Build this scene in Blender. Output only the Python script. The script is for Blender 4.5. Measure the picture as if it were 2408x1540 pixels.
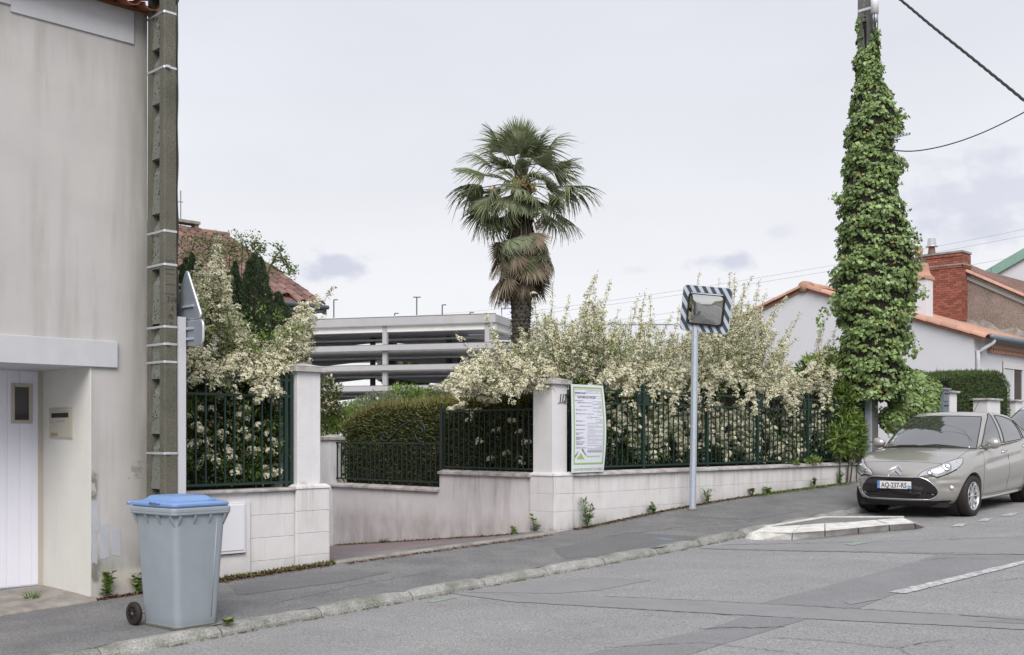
import bpy, bmesh, math, random
import numpy as np
from mathutils import Vector, Matrix, Euler
from mathutils.bvhtree import BVHTree

for _o in list(bpy.data.objects):
    bpy.data.objects.remove(_o, do_unlink=True)
scene = bpy.context.scene
COL = scene.collection
random.seed(7)
RS = np.random.RandomState(11)
R = math.radians
PI = math.pi

# ------------------------------------------------------------------ camera
F = 2600.0            # focal length in units of a 2408 wide picture
CX, HY = 1204.0, 1024.0
CZ = 1.6
cam_d = bpy.data.cameras.new('camera')
cam_d.sensor_width = 36.0
cam_d.lens = 36.0 * F / 2408.0
cam_d.shift_y = (HY - 770.0) / 2408.0
cam_d.clip_start = 0.1
cam_d.clip_end = 3000
cam = bpy.data.objects.new('camera', cam_d)
COL.objects.link(cam)
cam.location = (0, 0, CZ)
cam.rotation_euler = (R(90), 0, 0)
scene.camera = cam

# ------------------------------------------------------------------ world
SUN_EL, SUN_AZ = R(42), R(178)     # azimuth clockwise from +Y
w = bpy.data.worlds.new('World')
scene.world = w
w.use_nodes = True
wn = w.node_tree.nodes; wl = w.node_tree.links
for n in list(wn): wn.remove(n)
def WN(t, **k):
    n = wn.new(t)
    for a, b in k.items(): setattr(n, a, b)
    return n
out = WN('ShaderNodeOutputWorld')
bg_sky = WN('ShaderNodeBackground'); bg_sky.inputs[1].default_value = 0.09
sky = WN('ShaderNodeTexSky'); sky.sky_type = 'NISHITA'; sky.sun_disc = False
sky.sun_elevation = SUN_EL; sky.sun_rotation = SUN_AZ
wl.new(sky.outputs[0], bg_sky.inputs[0])
bg_cl = WN('ShaderNodeBackground'); bg_cl.inputs[1].default_value = 0.87
tc = WN('ShaderNodeTexCoord')
sep = WN('ShaderNodeSeparateXYZ'); wl.new(tc.outputs['Generated'], sep.inputs[0])
ramp = WN('ShaderNodeValToRGB')
cr = ramp.color_ramp
cr.elements[0].position = 0.0; cr.elements[0].color = (0.91, 0.91, 0.935, 1)
cr.elements[1].position = 0.9; cr.elements[1].color = (0.80, 0.815, 0.88, 1)
e = cr.elements.new(0.13); e.color = (0.90, 0.90, 0.93, 1)
e = cr.elements.new(0.36); e.color = (0.78, 0.795, 0.86, 1)
wl.new(sep.outputs[2], ramp.inputs[0])
# big soft mottling of the overcast
nz = WN('ShaderNodeTexNoise'); nz.inputs['Scale'].default_value = 2.2; nz.inputs['Detail'].default_value = 4
mp = WN('ShaderNodeMapping'); mp.inputs['Scale'].default_value = (1, 1, 3)
wl.new(tc.outputs['Generated'], mp.inputs[0]); wl.new(mp.outputs[0], nz.inputs[0])
mr = WN('ShaderNodeMapRange'); mr.inputs[1].default_value = 0.3; mr.inputs[2].default_value = 0.75
mr.inputs[3].default_value = 1.06; mr.inputs[4].default_value = 0.935
wl.new(nz.outputs[0], mr.inputs[0])
vm = WN('ShaderNodeVectorMath', operation='SCALE')
wl.new(ramp.outputs[0], vm.inputs[0]); wl.new(mr.outputs[0], vm.inputs['Scale'])
last = vm.outputs[0]
# darker bluish cloudlets low over the roofs
def cloud(px, py, rad, flat, strength, lastsock):
    d = Vector((px - CX, F, HY - py)).normalized()
    sub = WN('ShaderNodeVectorMath', operation='SUBTRACT'); sub.inputs[1].default_value = d
    wl.new(tc.outputs['Generated'], sub.inputs[0])
    sc = WN('ShaderNodeVectorMath', operation='MULTIPLY'); sc.inputs[1].default_value = (1, 1, flat)
    wl.new(sub.outputs[0], sc.inputs[0])
    ln = WN('ShaderNodeVectorMath', operation='LENGTH'); wl.new(sc.outputs[0], ln.inputs[0])
    n2 = WN('ShaderNodeTexNoise'); n2.inputs['Scale'].default_value = 34; n2.inputs['Detail'].default_value = 6
    m2 = WN('ShaderNodeMapping'); m2.inputs['Scale'].default_value = (1, 1, 1.6); m2.inputs['Location'].default_value = (px*.01, 0, 0)
    wl.new(tc.outputs['Generated'], m2.inputs[0]); wl.new(m2.outputs[0], n2.inputs[0])
    a = WN('ShaderNodeMath', operation='MULTIPLY_ADD'); a.inputs[1].default_value = rad*2.4; a.inputs[2].default_value = -rad*1.2
    wl.new(n2.outputs[0], a.inputs[0])
    b = WN('ShaderNodeMath', operation='ADD'); wl.new(ln.outputs['Value'], b.inputs[0]); wl.new(a.outputs[0], b.inputs[1])
    mm = WN('ShaderNodeMapRange'); mm.interpolation_type = 'SMOOTHSTEP'
    mm.inputs[1].default_value = rad; mm.inputs[2].default_value = rad*0.1
    mm.inputs[3].default_value = 0; mm.inputs[4].default_value = strength
    wl.new(b.outputs[0], mm.inputs[0])
    mx = WN('ShaderNodeMixRGB'); wl.new(mm.outputs[0], mx.inputs[0]); wl.new(lastsock, mx.inputs[1])
    mx.inputs[2].default_value = (0.60, 0.62, 0.74, 1)
    return mx.outputs[0]
last = cloud(780, 632, 0.040, 2.4, 0.8, last)
last = cloud(1710, 618, 0.036, 3.0, 0.75, last)
last = cloud(1500, 636, 0.016, 3.0, 0.3, last)
last = cloud(2330, 470, 0.095, 1.7, 0.55, last)
last = cloud(1830, 548, 0.02, 2.0, 0.25, last)
last = cloud(2240, 560, 0.06, 2.6, 0.35, last)
wl.new(last, bg_cl.inputs[0])
mixs = WN('ShaderNodeMixShader'); mixs.inputs[0].default_value = 0.93
wl.new(bg_sky.outputs[0], mixs.inputs[1]); wl.new(bg_cl.outputs[0], mixs.inputs[2])
wl.new(mixs.outputs[0], out.inputs[0])

sd = bpy.data.lights.new('sun', 'SUN'); sd.energy = 2.8; sd.angle = R(40); sd.color = (1.0, 0.96, 0.9)
sun = bpy.data.objects.new('sun', sd); COL.objects.link(sun)
sdir = Vector((math.sin(SUN_AZ)*math.cos(SUN_EL), math.cos(SUN_AZ)*math.cos(SUN_EL), math.sin(SUN_EL)))
sun.rotation_euler = sdir.to_track_quat('Z', 'Y').to_euler()
sun.location = (10, -10, 20)

scene.view_settings.view_transform = 'Standard'
scene.view_settings.look = 'None'
scene.view_settings.exposure = 0.25
scene.view_settings.gamma = 1.0
scene.view_settings.use_curve_mapping = False

# ------------------------------------------------------------------ street frame
# s runs along the street, t from the garden wall towards the street
OX, OY = 0.59, 15.4
ANG = math.atan2(.714, .70)
DV = Vector((math.cos(ANG), math.sin(ANG), 0)); NV = Vector((math.sin(ANG), -math.cos(ANG), 0))
def P(s, t, z=0.0):
    return Vector((OX + DV.x*s + NV.x*t, OY + DV.y*s + NV.y*t, z))
def to_st(x, y):
    return ((x-OX)*DV.x + (y-OY)*DV.y, (x-OX)*NV.x + (y-OY)*NV.y)
def ray(px, py):
    return (px-CX)/F, (HY-py)/F
def on_t(px, py, t):        # where the sight line meets the upright plane t = const
    k, v = ray(px, py)
    ax = OX + NV.x*t; ay = OY + NV.y*t
    s = (k*ay - ax)/(DV.x - k*DV.y)
    Y = ay + DV.y*s
    return s, CZ + v*Y
def on_s(px, py, s):
    k, v = ray(px, py)
    ax = OX + DV.x*s; ay = OY + DV.y*s
    t = (k*ay - ax)/(NV.x - k*NV.y)
    Y = ay + NV.y*t
    return t, CZ + v*Y
def at(px, py, Y):
    k, v = ray(px, py)
    return Vector((k*Y, Y, CZ + v*Y))

_sw = np.array([-80,-30,-12,-9,-6.64,-3.83,0,.44,1.64,3.5,5.4,8.2,12,20,60,400.])
_zw = np.array([-1.6,-.75,-.21,-.09,.015,.134,.235,.26,.375,.50,.59,.675,.82,1.1,2.2,2.6])
_sk = np.array([-80,-30,-12,-7.75,-6.4,.05,1.62,4.52,8.2,12,20,60,400.])
_zk = np.array([-1.7,-.9,-.25,-.067,-.005,.224,.31,.44,.60,.75,1.05,2.2,2.6])
_tab = np.arange(-80, 400, .25)
def _sm(a):
    k = np.ones(9)/9
    p = np.concatenate([np.full(4, a[0]), a, np.full(4, a[-1])])
    return np.convolve(p, k, 'valid')
_tw = _sm(np.interp(_tab, _sw, _zw)); _tk = _sm(np.interp(_tab, _sk, _zk))
def zw(s): return float(np.interp(s, _tab, _tw))
def zk(s): return float(np.interp(s, _tab, _tk))
TK = 2.1
def zpave(s, t):
    f = min(max(t/TK, -.3), 1.0)
    return zw(s)*(1-f) + zk(s)*f
def zroad(s, t):
    return zk(s) - .075 + .02*min(max((t-TK)/3.5, 0), 1)
def on_road(px, py, z_extra=0.0):
    k, v = ray(px, py)
    Y = 12.0
    for _ in range(60):
        s, t = to_st(k*Y, Y)
        z = zroad(s, t) if t > TK else zpave(s, t)
        Yn = (z + z_extra - CZ)/v
        Y = .5*Y + .5*Yn
    return to_st(k*Y, Y)

# ------------------------------------------------------------------ helpers
class MB:
    def __init__(self): self.v = []; self.f = []
    def add(self, vs, fs):
        b = len(self.v); self.v += [tuple(q) for q in vs]; self.f += [tuple(i+b for i in g) for g in fs]; return self
    def box(self, x0, x1, y0, y1, z0, z1, M=None):
        vs = [Vector(q) for q in ((x0,y0,z0),(x1,y0,z0),(x1,y1,z0),(x0,y1,z0),(x0,y0,z1),(x1,y0,z1),(x1,y1,z1),(x0,y1,z1))]
        if M is not None: vs = [M @ q for q in vs]
        return self.add(vs, [(0,3,2,1),(4,5,6,7),(0,1,5,4),(1,2,6,5),(2,3,7,6),(3,0,4,7)])
    def frust(self, b0, b1, z0, z1):     # b = (x0,x1,y0,y1)
        vs = []
        for (x0,x1,y0,y1), z in ((b0,z0),(b1,z1)):
            vs += [(x0,y0,z),(x1,y0,z),(x1,y1,z),(x0,y1,z)]
        return self.add(vs, [(0,3,2,1),(4,5,6,7),(0,1,5,4),(1,2,6,5),(2,3,7,6),(3,0,4,7)])
    def tube(self, pts, r, n=6, cap=True, squash=None):
        pts = [Vector(q) for q in pts]; m = len(pts)
        rs = r if isinstance(r, (list, tuple)) else [r]*m
        prev = None; rings = []
        for i, q in enumerate(pts):
            d = (pts[min(i+1,m-1)] - pts[max(i-1,0)])
            if d.length < 1e-9: d = Vector((0,0,1))
            d.normalize()
            if prev is None:
                a = Vector((0,0,1)) if abs(d.z) < .9 else Vector((1,0,0))
                u = d.cross(a).normalized()
            else:
                u = (prev - d*prev.dot(d))
                u = u.normalized() if u.length > 1e-6 else d.orthogonal().normalized()
            prev = u; w_ = d.cross(u)
            ring = []
            for k in range(n):
                an = 2*PI*(k+.5)/n
                ring.append(q + u*math.cos(an)*rs[i] + w_*math.sin(an)*rs[i])
            rings.append(ring)
        b = len(self.v)
        for rg in rings: self.v += [tuple(q) for q in rg]
        for i in range(m-1):
            for k in range(n):
                k2 = (k+1) % n
                self.f.append((b+i*n+k, b+i*n+k2, b+(i+1)*n+k2, b+(i+1)*n+k))
        if cap:
            self.f.append(tuple(b+k for k in range(n))[::-1]); self.f.append(tuple(b+(m-1)*n+k for k in range(n)))
        return self
    def lathe(self, prof, n=24, M=None, closed=False):   # prof = [(r,z)] about local Z
        b = len(self.v); m = len(prof)
        for (r, z) in prof:
            for k in range(n):
                a = 2*PI*k/n; q = Vector((r*math.cos(a), r*math.sin(a), z))
                if M is not None: q = M @ q
                self.v.append(tuple(q))
        for i in range(m-1):
            for k in range(n):
                k2 = (k+1) % n
                self.f.append((b+i*n+k, b+i*n+k2, b+(i+1)*n+k2, b+(i+1)*n+k))
        if not closed:
            if prof[0][0] > 1e-5: self.f.append(tuple(b+k for k in range(n))[::-1])
            if prof[-1][0] > 1e-5: self.f.append(tuple(b+(m-1)*n+k for k in range(n)))
        return self
    def prism(self, poly, M, h):       # poly in local xy, extruded h along local z
        n = len(poly)
        vs = [M @ Vector((x,y,0)) for x,y in poly] + [M @ Vector((x,y,h)) for x,y in poly]
        fs = [tuple(range(n))[::-1], tuple(range(n,2*n))] + [(i,(i+1)%n,n+(i+1)%n,n+i) for i in range(n)]
        return self.add(vs, fs)
    def grid(self, pts):   # pts[i][j]
        b = len(self.v); a = len(pts); c = len(pts[0])
        for row in pts: self.v += [tuple(q) for q in row]
        for i in range(a-1):
            for j in range(c-1):
                self.f.append((b+i*c+j, b+i*c+j+1, b+(i+1)*c+j+1, b+(i+1)*c+j))
        return self
    def mesh(self, name='mesh'):
        me = bpy.data.meshes.new(name); me.from_pydata(self.v, [], self.f); me.update(); return me
    def build(self, name, m, parent=None, smooth=False, bevel=0, segs=2, sub=0, loc=None, rot=None, fixn=False):
        me = self.mesh(name)
        if fixn or bevel:
            bm = bmesh.new(); bm.from_mesh(me)
            bmesh.ops.recalc_face_normals(bm, faces=bm.faces); bm.to_mesh(me); bm.free()
        o = obj_from(name, me, m, parent, smooth)
        if bevel:
            b = o.modifiers.new('bevel', 'BEVEL'); b.width = bevel; b.segments = segs; b.limit_method = 'ANGLE'; b.angle_limit = R(35)
        if sub:
            s = o.modifiers.new('sub', 'SUBSURF'); s.levels = sub; s.render_levels = sub
        if bevel or sub: bake(o, smooth or sub > 0)
        if loc is not None: o.location = loc
        if rot is not None: o.rotation_euler = rot
        return o
def obj_from(name, me, m, parent=None, smooth=False):
    o = bpy.data.objects.new(name, me); COL.objects.link(o)
    if m is not None and len(me.materials) == 0: me.materials.append(m)
    if parent is not None: o.parent = parent
    if smooth: me.polygons.foreach_set('use_smooth', [True]*len(me.polygons))
    return o
def bake(o, smooth):
    dg = bpy.context.evaluated_depsgraph_get()
    me = bpy.data.meshes.new_from_object(o.evaluated_get(dg))
    o.modifiers.clear(); old = o.data; o.data = me
    bpy.data.meshes.remove(old)
    if smooth: me.polygons.foreach_set('use_smooth', [True]*len(me.polygons))
def tag(o, label=None, cat=None, group=None, kind=None):
    if label: o['label'] = label
    if cat: o['category'] = cat
    if group: o['group'] = group
    if kind: o['kind'] = kind
    return o
def thing(name, label, cat, loc=(0,0,0), rz=0, group=None, rot=None):
    o = bpy.data.objects.new(name, None); COL.objects.link(o)
    o.empty_display_size = .2
    o.location = loc; o.rotation_euler = rot if rot is not None else (0,0,rz)
    return tag(o, label, cat, group)
def sthing(name, label, cat, s, t, z, group=None):
    return thing(name, label, cat, P(s, t, z), ANG, group)
def inst(name, me, parent, loc, rot=(0,0,0), scale=None):
    o = bpy.data.objects.new(name, me); COL.objects.link(o); o.parent = parent
    o.location = loc; o.rotation_euler = rot
    if scale is not None: o.scale = scale
    return o

# ------------------------------------------------------------------ materials
def mat(name, col, rough=.7, metal=0, var=0.0, vscale=3.0, vstretch=(1,1,1), col2=None, bump=0.0, bscale=60, bdetail=3,
        spec=.5, coat=0, island=0.0, trans=0, ior=None, streak=0.0, streakcol=None, fine=0.0, fscale=200):
    m = bpy.data.materials.new(name); m.use_nodes = True
    nt = m.node_tree; N = nt.nodes; Lk = nt.links
    b = N['Principled BSDF']
    b.inputs['Roughness'].default_value = rough; b.inputs['Metallic'].default_value = metal
    b.inputs['Specular IOR Level'].default_value = spec
    if coat: b.inputs['Coat Weight'].default_value = coat; b.inputs['Coat Roughness'].default_value = .04
    if trans: b.inputs['Transmission Weight'].default_value = trans
    if ior: b.inputs['IOR'].default_value = ior
    t = N.new('ShaderNodeTexCoord'); co = t.outputs['Object']
    rgb = N.new('ShaderNodeRGB'); rgb.outputs[0].default_value = (*col, 1); cur = rgb.outputs[0]
    def noise(scale, stretch=(1,1,1), detail=4, rough_=.55):
        mp = N.new('ShaderNodeMapping'); mp.inputs['Scale'].default_value = stretch; Lk.new(co, mp.inputs[0])
        n = N.new('ShaderNodeTexNoise'); n.inputs['Scale'].default_value = scale; n.inputs['Detail'].default_value = detail
        n.inputs['Roughness'].default_value = rough_; Lk.new(mp.outputs[0], n.inputs[0]); return n.outputs[0]
    def rng(sock, a, b_, c=0, d=1):
        r_ = N.new('ShaderNodeMapRange'); r_.inputs[1].default_value = a; r_.inputs[2].default_value = b_
        r_.inputs[3].default_value = c; r_.inputs[4].default_value = d; Lk.new(sock, r_.inputs[0]); return r_.outputs[0]
    def mix(fac, a, colr):
        x = N.new('ShaderNodeMixRGB'); Lk.new(fac, x.inputs[0]); Lk.new(a, x.inputs[1])
        if isinstance(colr, tuple): x.inputs[2].default_value = (*colr, 1)
        else: Lk.new(colr, x.inputs[2])
        return x.outputs[0]
    def scale(a, fac):
        x = N.new('ShaderNodeVectorMath'); x.operation = 'SCALE'; Lk.new(a, x.inputs[0]); Lk.new(fac, x.inputs['Scale']); return x.outputs[0]
    if col2 is not None:
        cur = mix(rng(noise(vscale, vstretch, 6), .38, .66), cur, tuple(col2))
    if var: cur = scale(cur, rng(noise(vscale*1.7+.3, vstretch, 6), .25, .75, 1-var, 1+var))
    if streak:
        s1 = noise(5.0, (1,1,.09), 5, .65); s2 = noise(.9, (1,1,.7), 3)
        f1 = rng(s1, .48, .72); f2 = rng(s2, .4, .65)
        mu = N.new('ShaderNodeMath'); mu.operation = 'MULTIPLY'; Lk.new(f1, mu.inputs[0]); Lk.new(f2, mu.inputs[1])
        m3 = N.new('ShaderNodeMath'); m3.operation = 'MULTIPLY'; Lk.new(mu.outputs[0], m3.inputs[0]); m3.inputs[1].default_value = streak
        cur = mix(m3.outputs[0], cur, tuple(streakcol or (.18,.17,.15)))
    if fine: cur = scale(cur, rng(noise(fscale, (1,1,1), 2, .7), .3, .7, 1-fine, 1+fine))
    if island:
        g = N.new('ShaderNodeNewGeometry'); oi = N.new('ShaderNodeObjectInfo')
        ad = N.new('ShaderNodeMath'); ad.operation = 'ADD'; Lk.new(g.outputs['Random Per Island'], ad.inputs[0]); Lk.new(oi.outputs['Random'], ad.inputs[1])
        fr = N.new('ShaderNodeMath'); fr.operation = 'FRACT'; Lk.new(ad.outputs[0], fr.inputs[0])
        cur = scale(cur, rng(fr.outputs[0], 0, 1, 1-island, 1+island))
    Lk.new(cur, b.inputs['Base Color'])
    if bump:
        bp = N.new('ShaderNodeBump'); bp.inputs['Strength'].default_value = min(1, bump); bp.inputs['Distance'].default_value = .01
        Lk.new(noise(bscale, (1,1,1), bdetail, .7), bp.inputs['Height']); Lk.new(bp.outputs[0], b.inputs['Normal'])
    m['_cur'] = 0
    return m
def nt_tools(m):
    nt = m.node_tree; return nt.nodes, nt.links, nt.nodes['Principled BSDF']
def overlay(m, fn):
    """fn(N, L, coord, cur) -> new colour socket"""
    N, L, b = nt_tools(m)
    cur = b.inputs['Base Color'].links[0].from_socket
    t = N.new('ShaderNodeTexCoord')
    new = fn(N, L, t.outputs['Object'], cur)
    L.new(new, b.inputs['Base Color'])
def translucent(m, amt=.3, col=(.2,.3,.05)):
    N, L, b = nt_tools(m)
    cur = b.inputs['Base Color'].links[0].from_socket
    tr = N.new('ShaderNodeBsdfTranslucent'); L.new(cur, tr.inputs[0])
    mx = N.new('ShaderNodeMixShader'); mx.inputs[0].default_value = amt
    o = N['Material Output']
    L.new(b.outputs[0], mx.inputs[1]); L.new(tr.outputs[0], mx.inputs[2]); L.new(mx.outputs[0], o.inputs[0])
    return m

M = {}
M['road'] = mat('worn road asphalt', (.262,.260,.264), .9, col2=(.225,.223,.228), var=.08, vscale=.9, bump=.5, bscale=90, fine=.42, fscale=55)
M['road_dark'] = mat('patched asphalt', (.200,.201,.210), .88, var=.10, vscale=1.1, bump=.4, bscale=110, fine=.28, fscale=70)
M['road_mid'] = mat('trench asphalt', (.228,.226,.235), .88, var=.08, vscale=1.3, bump=.35, bscale=110, fine=.2, fscale=80)
M['pave'] = mat('pavement asphalt', (.150,.150,.155), .9, var=.16, vscale=1.0, bump=.5, bscale=80, fine=.4, fscale=50, col2=(.180,.178,.180))
M['pave_patch'] = mat('pavement patch', (.138,.138,.144), .9, var=.1, vscale=1.5, bump=.4, bscale=100, fine=.3, fscale=70)
M['crack'] = mat('crack filler', (.165,.165,.17), .9)
M['drive'] = mat('pink driveway', (.21,.165,.175), .9, var=.12, vscale=2, bump=.4, bscale=90, fine=.3, fscale=60)
M['granite'] = mat('granite kerb', (.29,.287,.283), .85, var=.15, vscale=4, bump=.7, bscale=40, fine=.35, fscale=60, col2=(.16,.165,.14), island=.12)
M['kerb_white'] = mat('white painted concrete', (.70,.69,.67), .8, var=.12, vscale=5, bump=.6, bscale=50, fine=.12, fscale=60, col2=(.52,.50,.48))
M['conc_edge'] = mat('weathered concrete edging', (.30,.28,.26), .9, var=.15, vscale=4, bump=.6, bscale=50, fine=.25, col2=(.2,.18,.16))
M['paint'] = mat('worn road paint', (.50,.50,.51), .8, col2=(.27,.27,.28), var=.15, vscale=14, fine=.25, fscale=50)
M['soil'] = mat('garden soil', (.07,.05,.035), .95, var=.3, bump=.6, bscale=20)
M['ground'] = mat('far ground', (.12,.13,.07), .95, var=.3, vscale=.1, bump=.4)
M['wall'] = mat('white painted blockwork', (.63,.615,.625), .85, var=.05, vscale=1.8, bump=.55, bscale=70, streak=.35, streakcol=(.35,.31,.29), island=.02)
M['wall_dirty'] = mat('stained white render', (.63,.60,.615), .88, var=.07, vscale=1.5, bump=.5, bscale=80, streak=.75, streakcol=(.30,.25,.235))
M['pier'] = mat('white painted render pier', (.64,.635,.655), .85, var=.05, vscale=2, bump=.6, bscale=60, streak=.3, streakcol=(.36,.34,.34))
M['coping'] = mat('lichen stained coping', (.50,.48,.475), .9, var=.12, vscale=6, bump=.7, bscale=50, col2=(.27,.255,.24), island=.06)
M['house_wall'] = mat('grey weathered render', (.47,.46,.458), .92, var=.07, vscale=.9, bump=.4, bscale=170, streak=.85, streakcol=(.27,.255,.24))
M['house_white'] = mat('off white paint', (.50,.505,.54), .85, var=.05, vscale=2, bump=.4, bscale=90, streak=.25, streakcol=(.33,.33,.32))
M['house_return'] = mat('cream painted reveal', (.64,.635,.60), .85, var=.04, vscale=1.4, bump=.5, bscale=90, streak=.3, streakcol=(.36,.33,.29))
M['touchup'] = mat('blue grey touch up paint', (.40,.41,.46), .8, var=.08, vscale=5)
M['door'] = mat('white metal door', (.80,.80,.90), .45, var=.02, vscale=2)
M['beige_metal'] = mat('beige letterbox metal', (.46,.43,.36), .5, var=.04)
M['dark'] = mat('black recess', (.012,.010,.010), .6)
M['brass'] = mat('brass tag', (.28,.24,.12), .5, var=.1)
M['chrome'] = mat('bright metal', (.75,.75,.77), .18, metal=1)
M['alu'] = mat('satin aluminium', (.62,.63,.66), .38, metal=.7, var=.06, vscale=8)
M['galv'] = mat('galvanised steel', (.42,.46,.53), .5, metal=.35, var=.12, vscale=14, bump=.1)
M['sign_back'] = mat('grey sign back', (.22,.25,.29), .45, metal=.2, var=.1, vscale=4)
M['conc_pole'] = mat('weathered concrete pole', (.118,.112,.093), .93, var=.15, vscale=2.5, bump=.6, bscale=70, fine=.35, fscale=90, streak=.5, streakcol=(.07,.07,.05), col2=(.088,.09,.066))
M['conc_recess'] = mat('concrete recess with lichen', (.15,.155,.14), .93, var=.12, vscale=4, bump=.5, bscale=60, fine=.3, fscale=90)
M['pole_far'] = mat('dark concrete pole', (.13,.125,.12), .93, var=.2, vscale=4, bump=.5, fine=.3)
M['green_iron'] = mat('dark green painted iron', (.006,.026,.020), .5, var=.25, vscale=20)
M['black_iron'] = mat('black green iron', (.012,.022,.018), .5, var=.3, vscale=20)
M['bin_grey'] = mat('grey bin plastic', (.26,.295,.33), .52, var=.06, vscale=3, bump=.12, bscale=160, streak=.45, streakcol=(.17,.18,.17))
M['bin_blue'] = mat('blue bin lid', (.165,.28,.53), .42, var=.06, vscale=4, bump=.05, bscale=100)
M['rubber'] = mat('black rubber', (.018,.012,.012), .75, bump=.15, bscale=60)
M['cable'] = mat('black cable', (.03,.028,.028), .6)
M['poster'] = mat('white notice board', (.62,.63,.72), .45, var=.03, vscale=5)
M['ink'] = mat('dark ink', (.06,.06,.07), .7)
M['ink_soft'] = mat('grey print', (.25,.26,.29), .7)
M['lime'] = mat('lime green print', (.27,.42,.12), .6)
M['iron_number'] = mat('black number plate iron', (.05,.05,.05), .5)
M['terracotta'] = mat('orange clay tile', (.44,.25,.185), .8, var=.12, vscale=3, bump=.3, island=.16, fine=.1, fscale=60)
M['terracotta_old'] = mat('old brown clay tile', (.175,.10,.085), .85, var=.2, vscale=4, bump=.4, island=.28, fine=.15, fscale=60)
M['terracotta_eave'] = mat('eave clay tile', (.30,.10,.05), .85, var=.25, vscale=5, bump=.4, island=.25)
M['brick'] = mat('red brick', (.25,.085,.06), .85, var=.15, vscale=6, bump=.5, island=.28, fine=.2, fscale=60)
M['mortar'] = mat('mortar', (.16,.11,.095), .95, var=.15, bump=.5)
M['rough_wall'] = mat('rough beige render', (.27,.22,.19), .95, var=.16, vscale=1.4, bump=1, bscale=18, fine=.35, fscale=22, col2=(.21,.175,.15))
M['house2'] = mat('smooth white render', (.61,.615,.66), .9, var=.025, vscale=.4, bump=.25, bscale=60)
M['green_roof'] = mat('pale green metal', (.22,.36,.31), .5, var=.06)
M['zinc'] = mat('zinc gutter', (.17,.20,.23), .5, metal=.3, var=.2, vscale=5)
M['oldwood'] = mat('weathered board', (.30,.32,.30), .85, var=.2, vscale=6, vstretch=(1,1,8))
M['park_conc'] = mat('car park concrete', (.40,.395,.42), .9, var=.07, vscale=.15, streak=.15)
M['park_ceil'] = mat('car park soffit', (.78,.77,.79), .9, var=.08, vscale=.2)
M['park_dark'] = mat('car park dark steel and shaded columns', (.10,.10,.105), .8)  # dark steel; on the inner columns it puts deck shade into the colour
M['far_white'] = mat('far pale cladding', (.60,.63,.70), .8)
M['leaf_dark'] = mat('dark glossy leaf', (.065,.105,.022), .45, island=.5, spec=.4)
M['leaf_mid'] = mat('fresh leaf', (.12,.19,.045), .45, island=.4, spec=.4)
M['leaf_bright'] = mat('young leaf', (.20,.28,.06), .5, island=.3)
M['twig'] = mat('twig bark', (.075,.06,.035), .9, var=.2)
M['core'] = mat('inner twigs darkened for shade', (.012,.010,.006), .95, var=.4, vscale=12, bump=.8, bscale=12)  # near-black, so the shade deep inside plants sits in the colour
M['blossom'] = mat('cream blossom', (.84,.815,.66), .8, island=.12)
M['blossom2'] = mat('older beige blossom', (.76,.71,.53), .85, island=.2)
M['ivy'] = mat('ivy leaf', (.215,.305,.11), .38, island=.5, spec=.5)
M['ivy2'] = mat('yellowed ivy leaf', (.26,.20,.05), .5, island=.3)
M['hedge'] = mat('thuja hedge', (.062,.082,.020), .7, island=.5)
M['hedge_brown'] = mat('bronze hedge tips', (.165,.16,.05), .7, island=.4)
M['hedge_far'] = mat('cypress hedge green', (.055,.10,.026), .7, island=.5)
M['cypress'] = mat('cypress foliage', (.040,.068,.028), .75, island=.5)
M['palm'] = mat('palm leaf', (.165,.195,.10), .42, island=.3, spec=.5)
M['palm_light'] = mat('palm leaf pale', (.23,.265,.165), .45, island=.25)
M['palm_dead'] = mat('dry palm leaf', (.17,.135,.095), .8, island=.4)
M['palm_fibre'] = mat('palm trunk fibre', (.050,.030,.020), .95, var=.5, vscale=12, bump=1, bscale=30)
M['palm_trunk'] = mat('palm trunk', (.062,.054,.044), .95, var=.35, vscale=9, vstretch=(1,1,3), bump=1, bscale=30)
M['palm_flower'] = mat('palm flower stalk', (.38,.27,.11), .8, island=.25)
M['litter'] = mat('dry leaf litter', (.13,.055,.035), .9, island=.6)
M['moss'] = mat('wall foot moss', (.12,.11,.045), .95, island=.5)
for k in ('leaf_dark','leaf_mid','leaf_bright','ivy','palm','palm_light'): translucent(M[k], .22)
translucent(M['blossom'], .35); translucent(M['blossom2'], .3)
M['car_paint'] = mat('beige metallic car paint', (.385,.372,.355), .30, metal=.5, coat=1.0)
M['car_paint2'] = mat('white car paint', (.62,.63,.66), .35, coat=1.0)
M['car_glass'] = mat('car glass', (.035,.038,.038), .03, ior=3.3, coat=.5)
M['car_black'] = mat('gloss black plastic', (.010,.008,.009), .15, coat=.5)
M['car_matt'] = mat('matt black plastic', (.015,.012,.012), .7)
M['alloy'] = mat('alloy wheel', (.60,.60,.62), .3, metal=.8)
M['lamp_glass'] = mat('headlamp reflector', (.58,.60,.62), .12, metal=.6, coat=1.0, var=.2, vscale=18)
M['lamp_dim'] = mat('headlamp inner reflector', (.40,.41,.42), .15, metal=.8, coat=1.0, var=.3, vscale=30)
M['plate'] = mat('number plate white', (.70,.70,.72), .5)
M['blue'] = mat('number plate blue', (.06,.18,.50), .5)
M['mirror'] = mat('convex mirror face', (.62,.63,.62), .04, metal=1)
M['teal'] = mat('faded teal stripe', (.045,.075,.095), .5, var=.4, vscale=8)
M['mwhite'] = mat('faded white stripe', (.52,.54,.62), .45, var=.08, vscale=8)
M['window_dark'] = mat('dark window glass', (.05,.05,.05), .05, ior=1.8)
M['curtain'] = mat('net curtain', (.55,.56,.58), .8)
M['white_pvc'] = mat('white plastic', (.68,.68,.72), .45)
M['blue_spray'] = mat('blue spray chalk', (.17,.23,.33), .9)
M['green_spray'] = mat('green spray chalk', (.23,.30,.25), .9)

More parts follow.
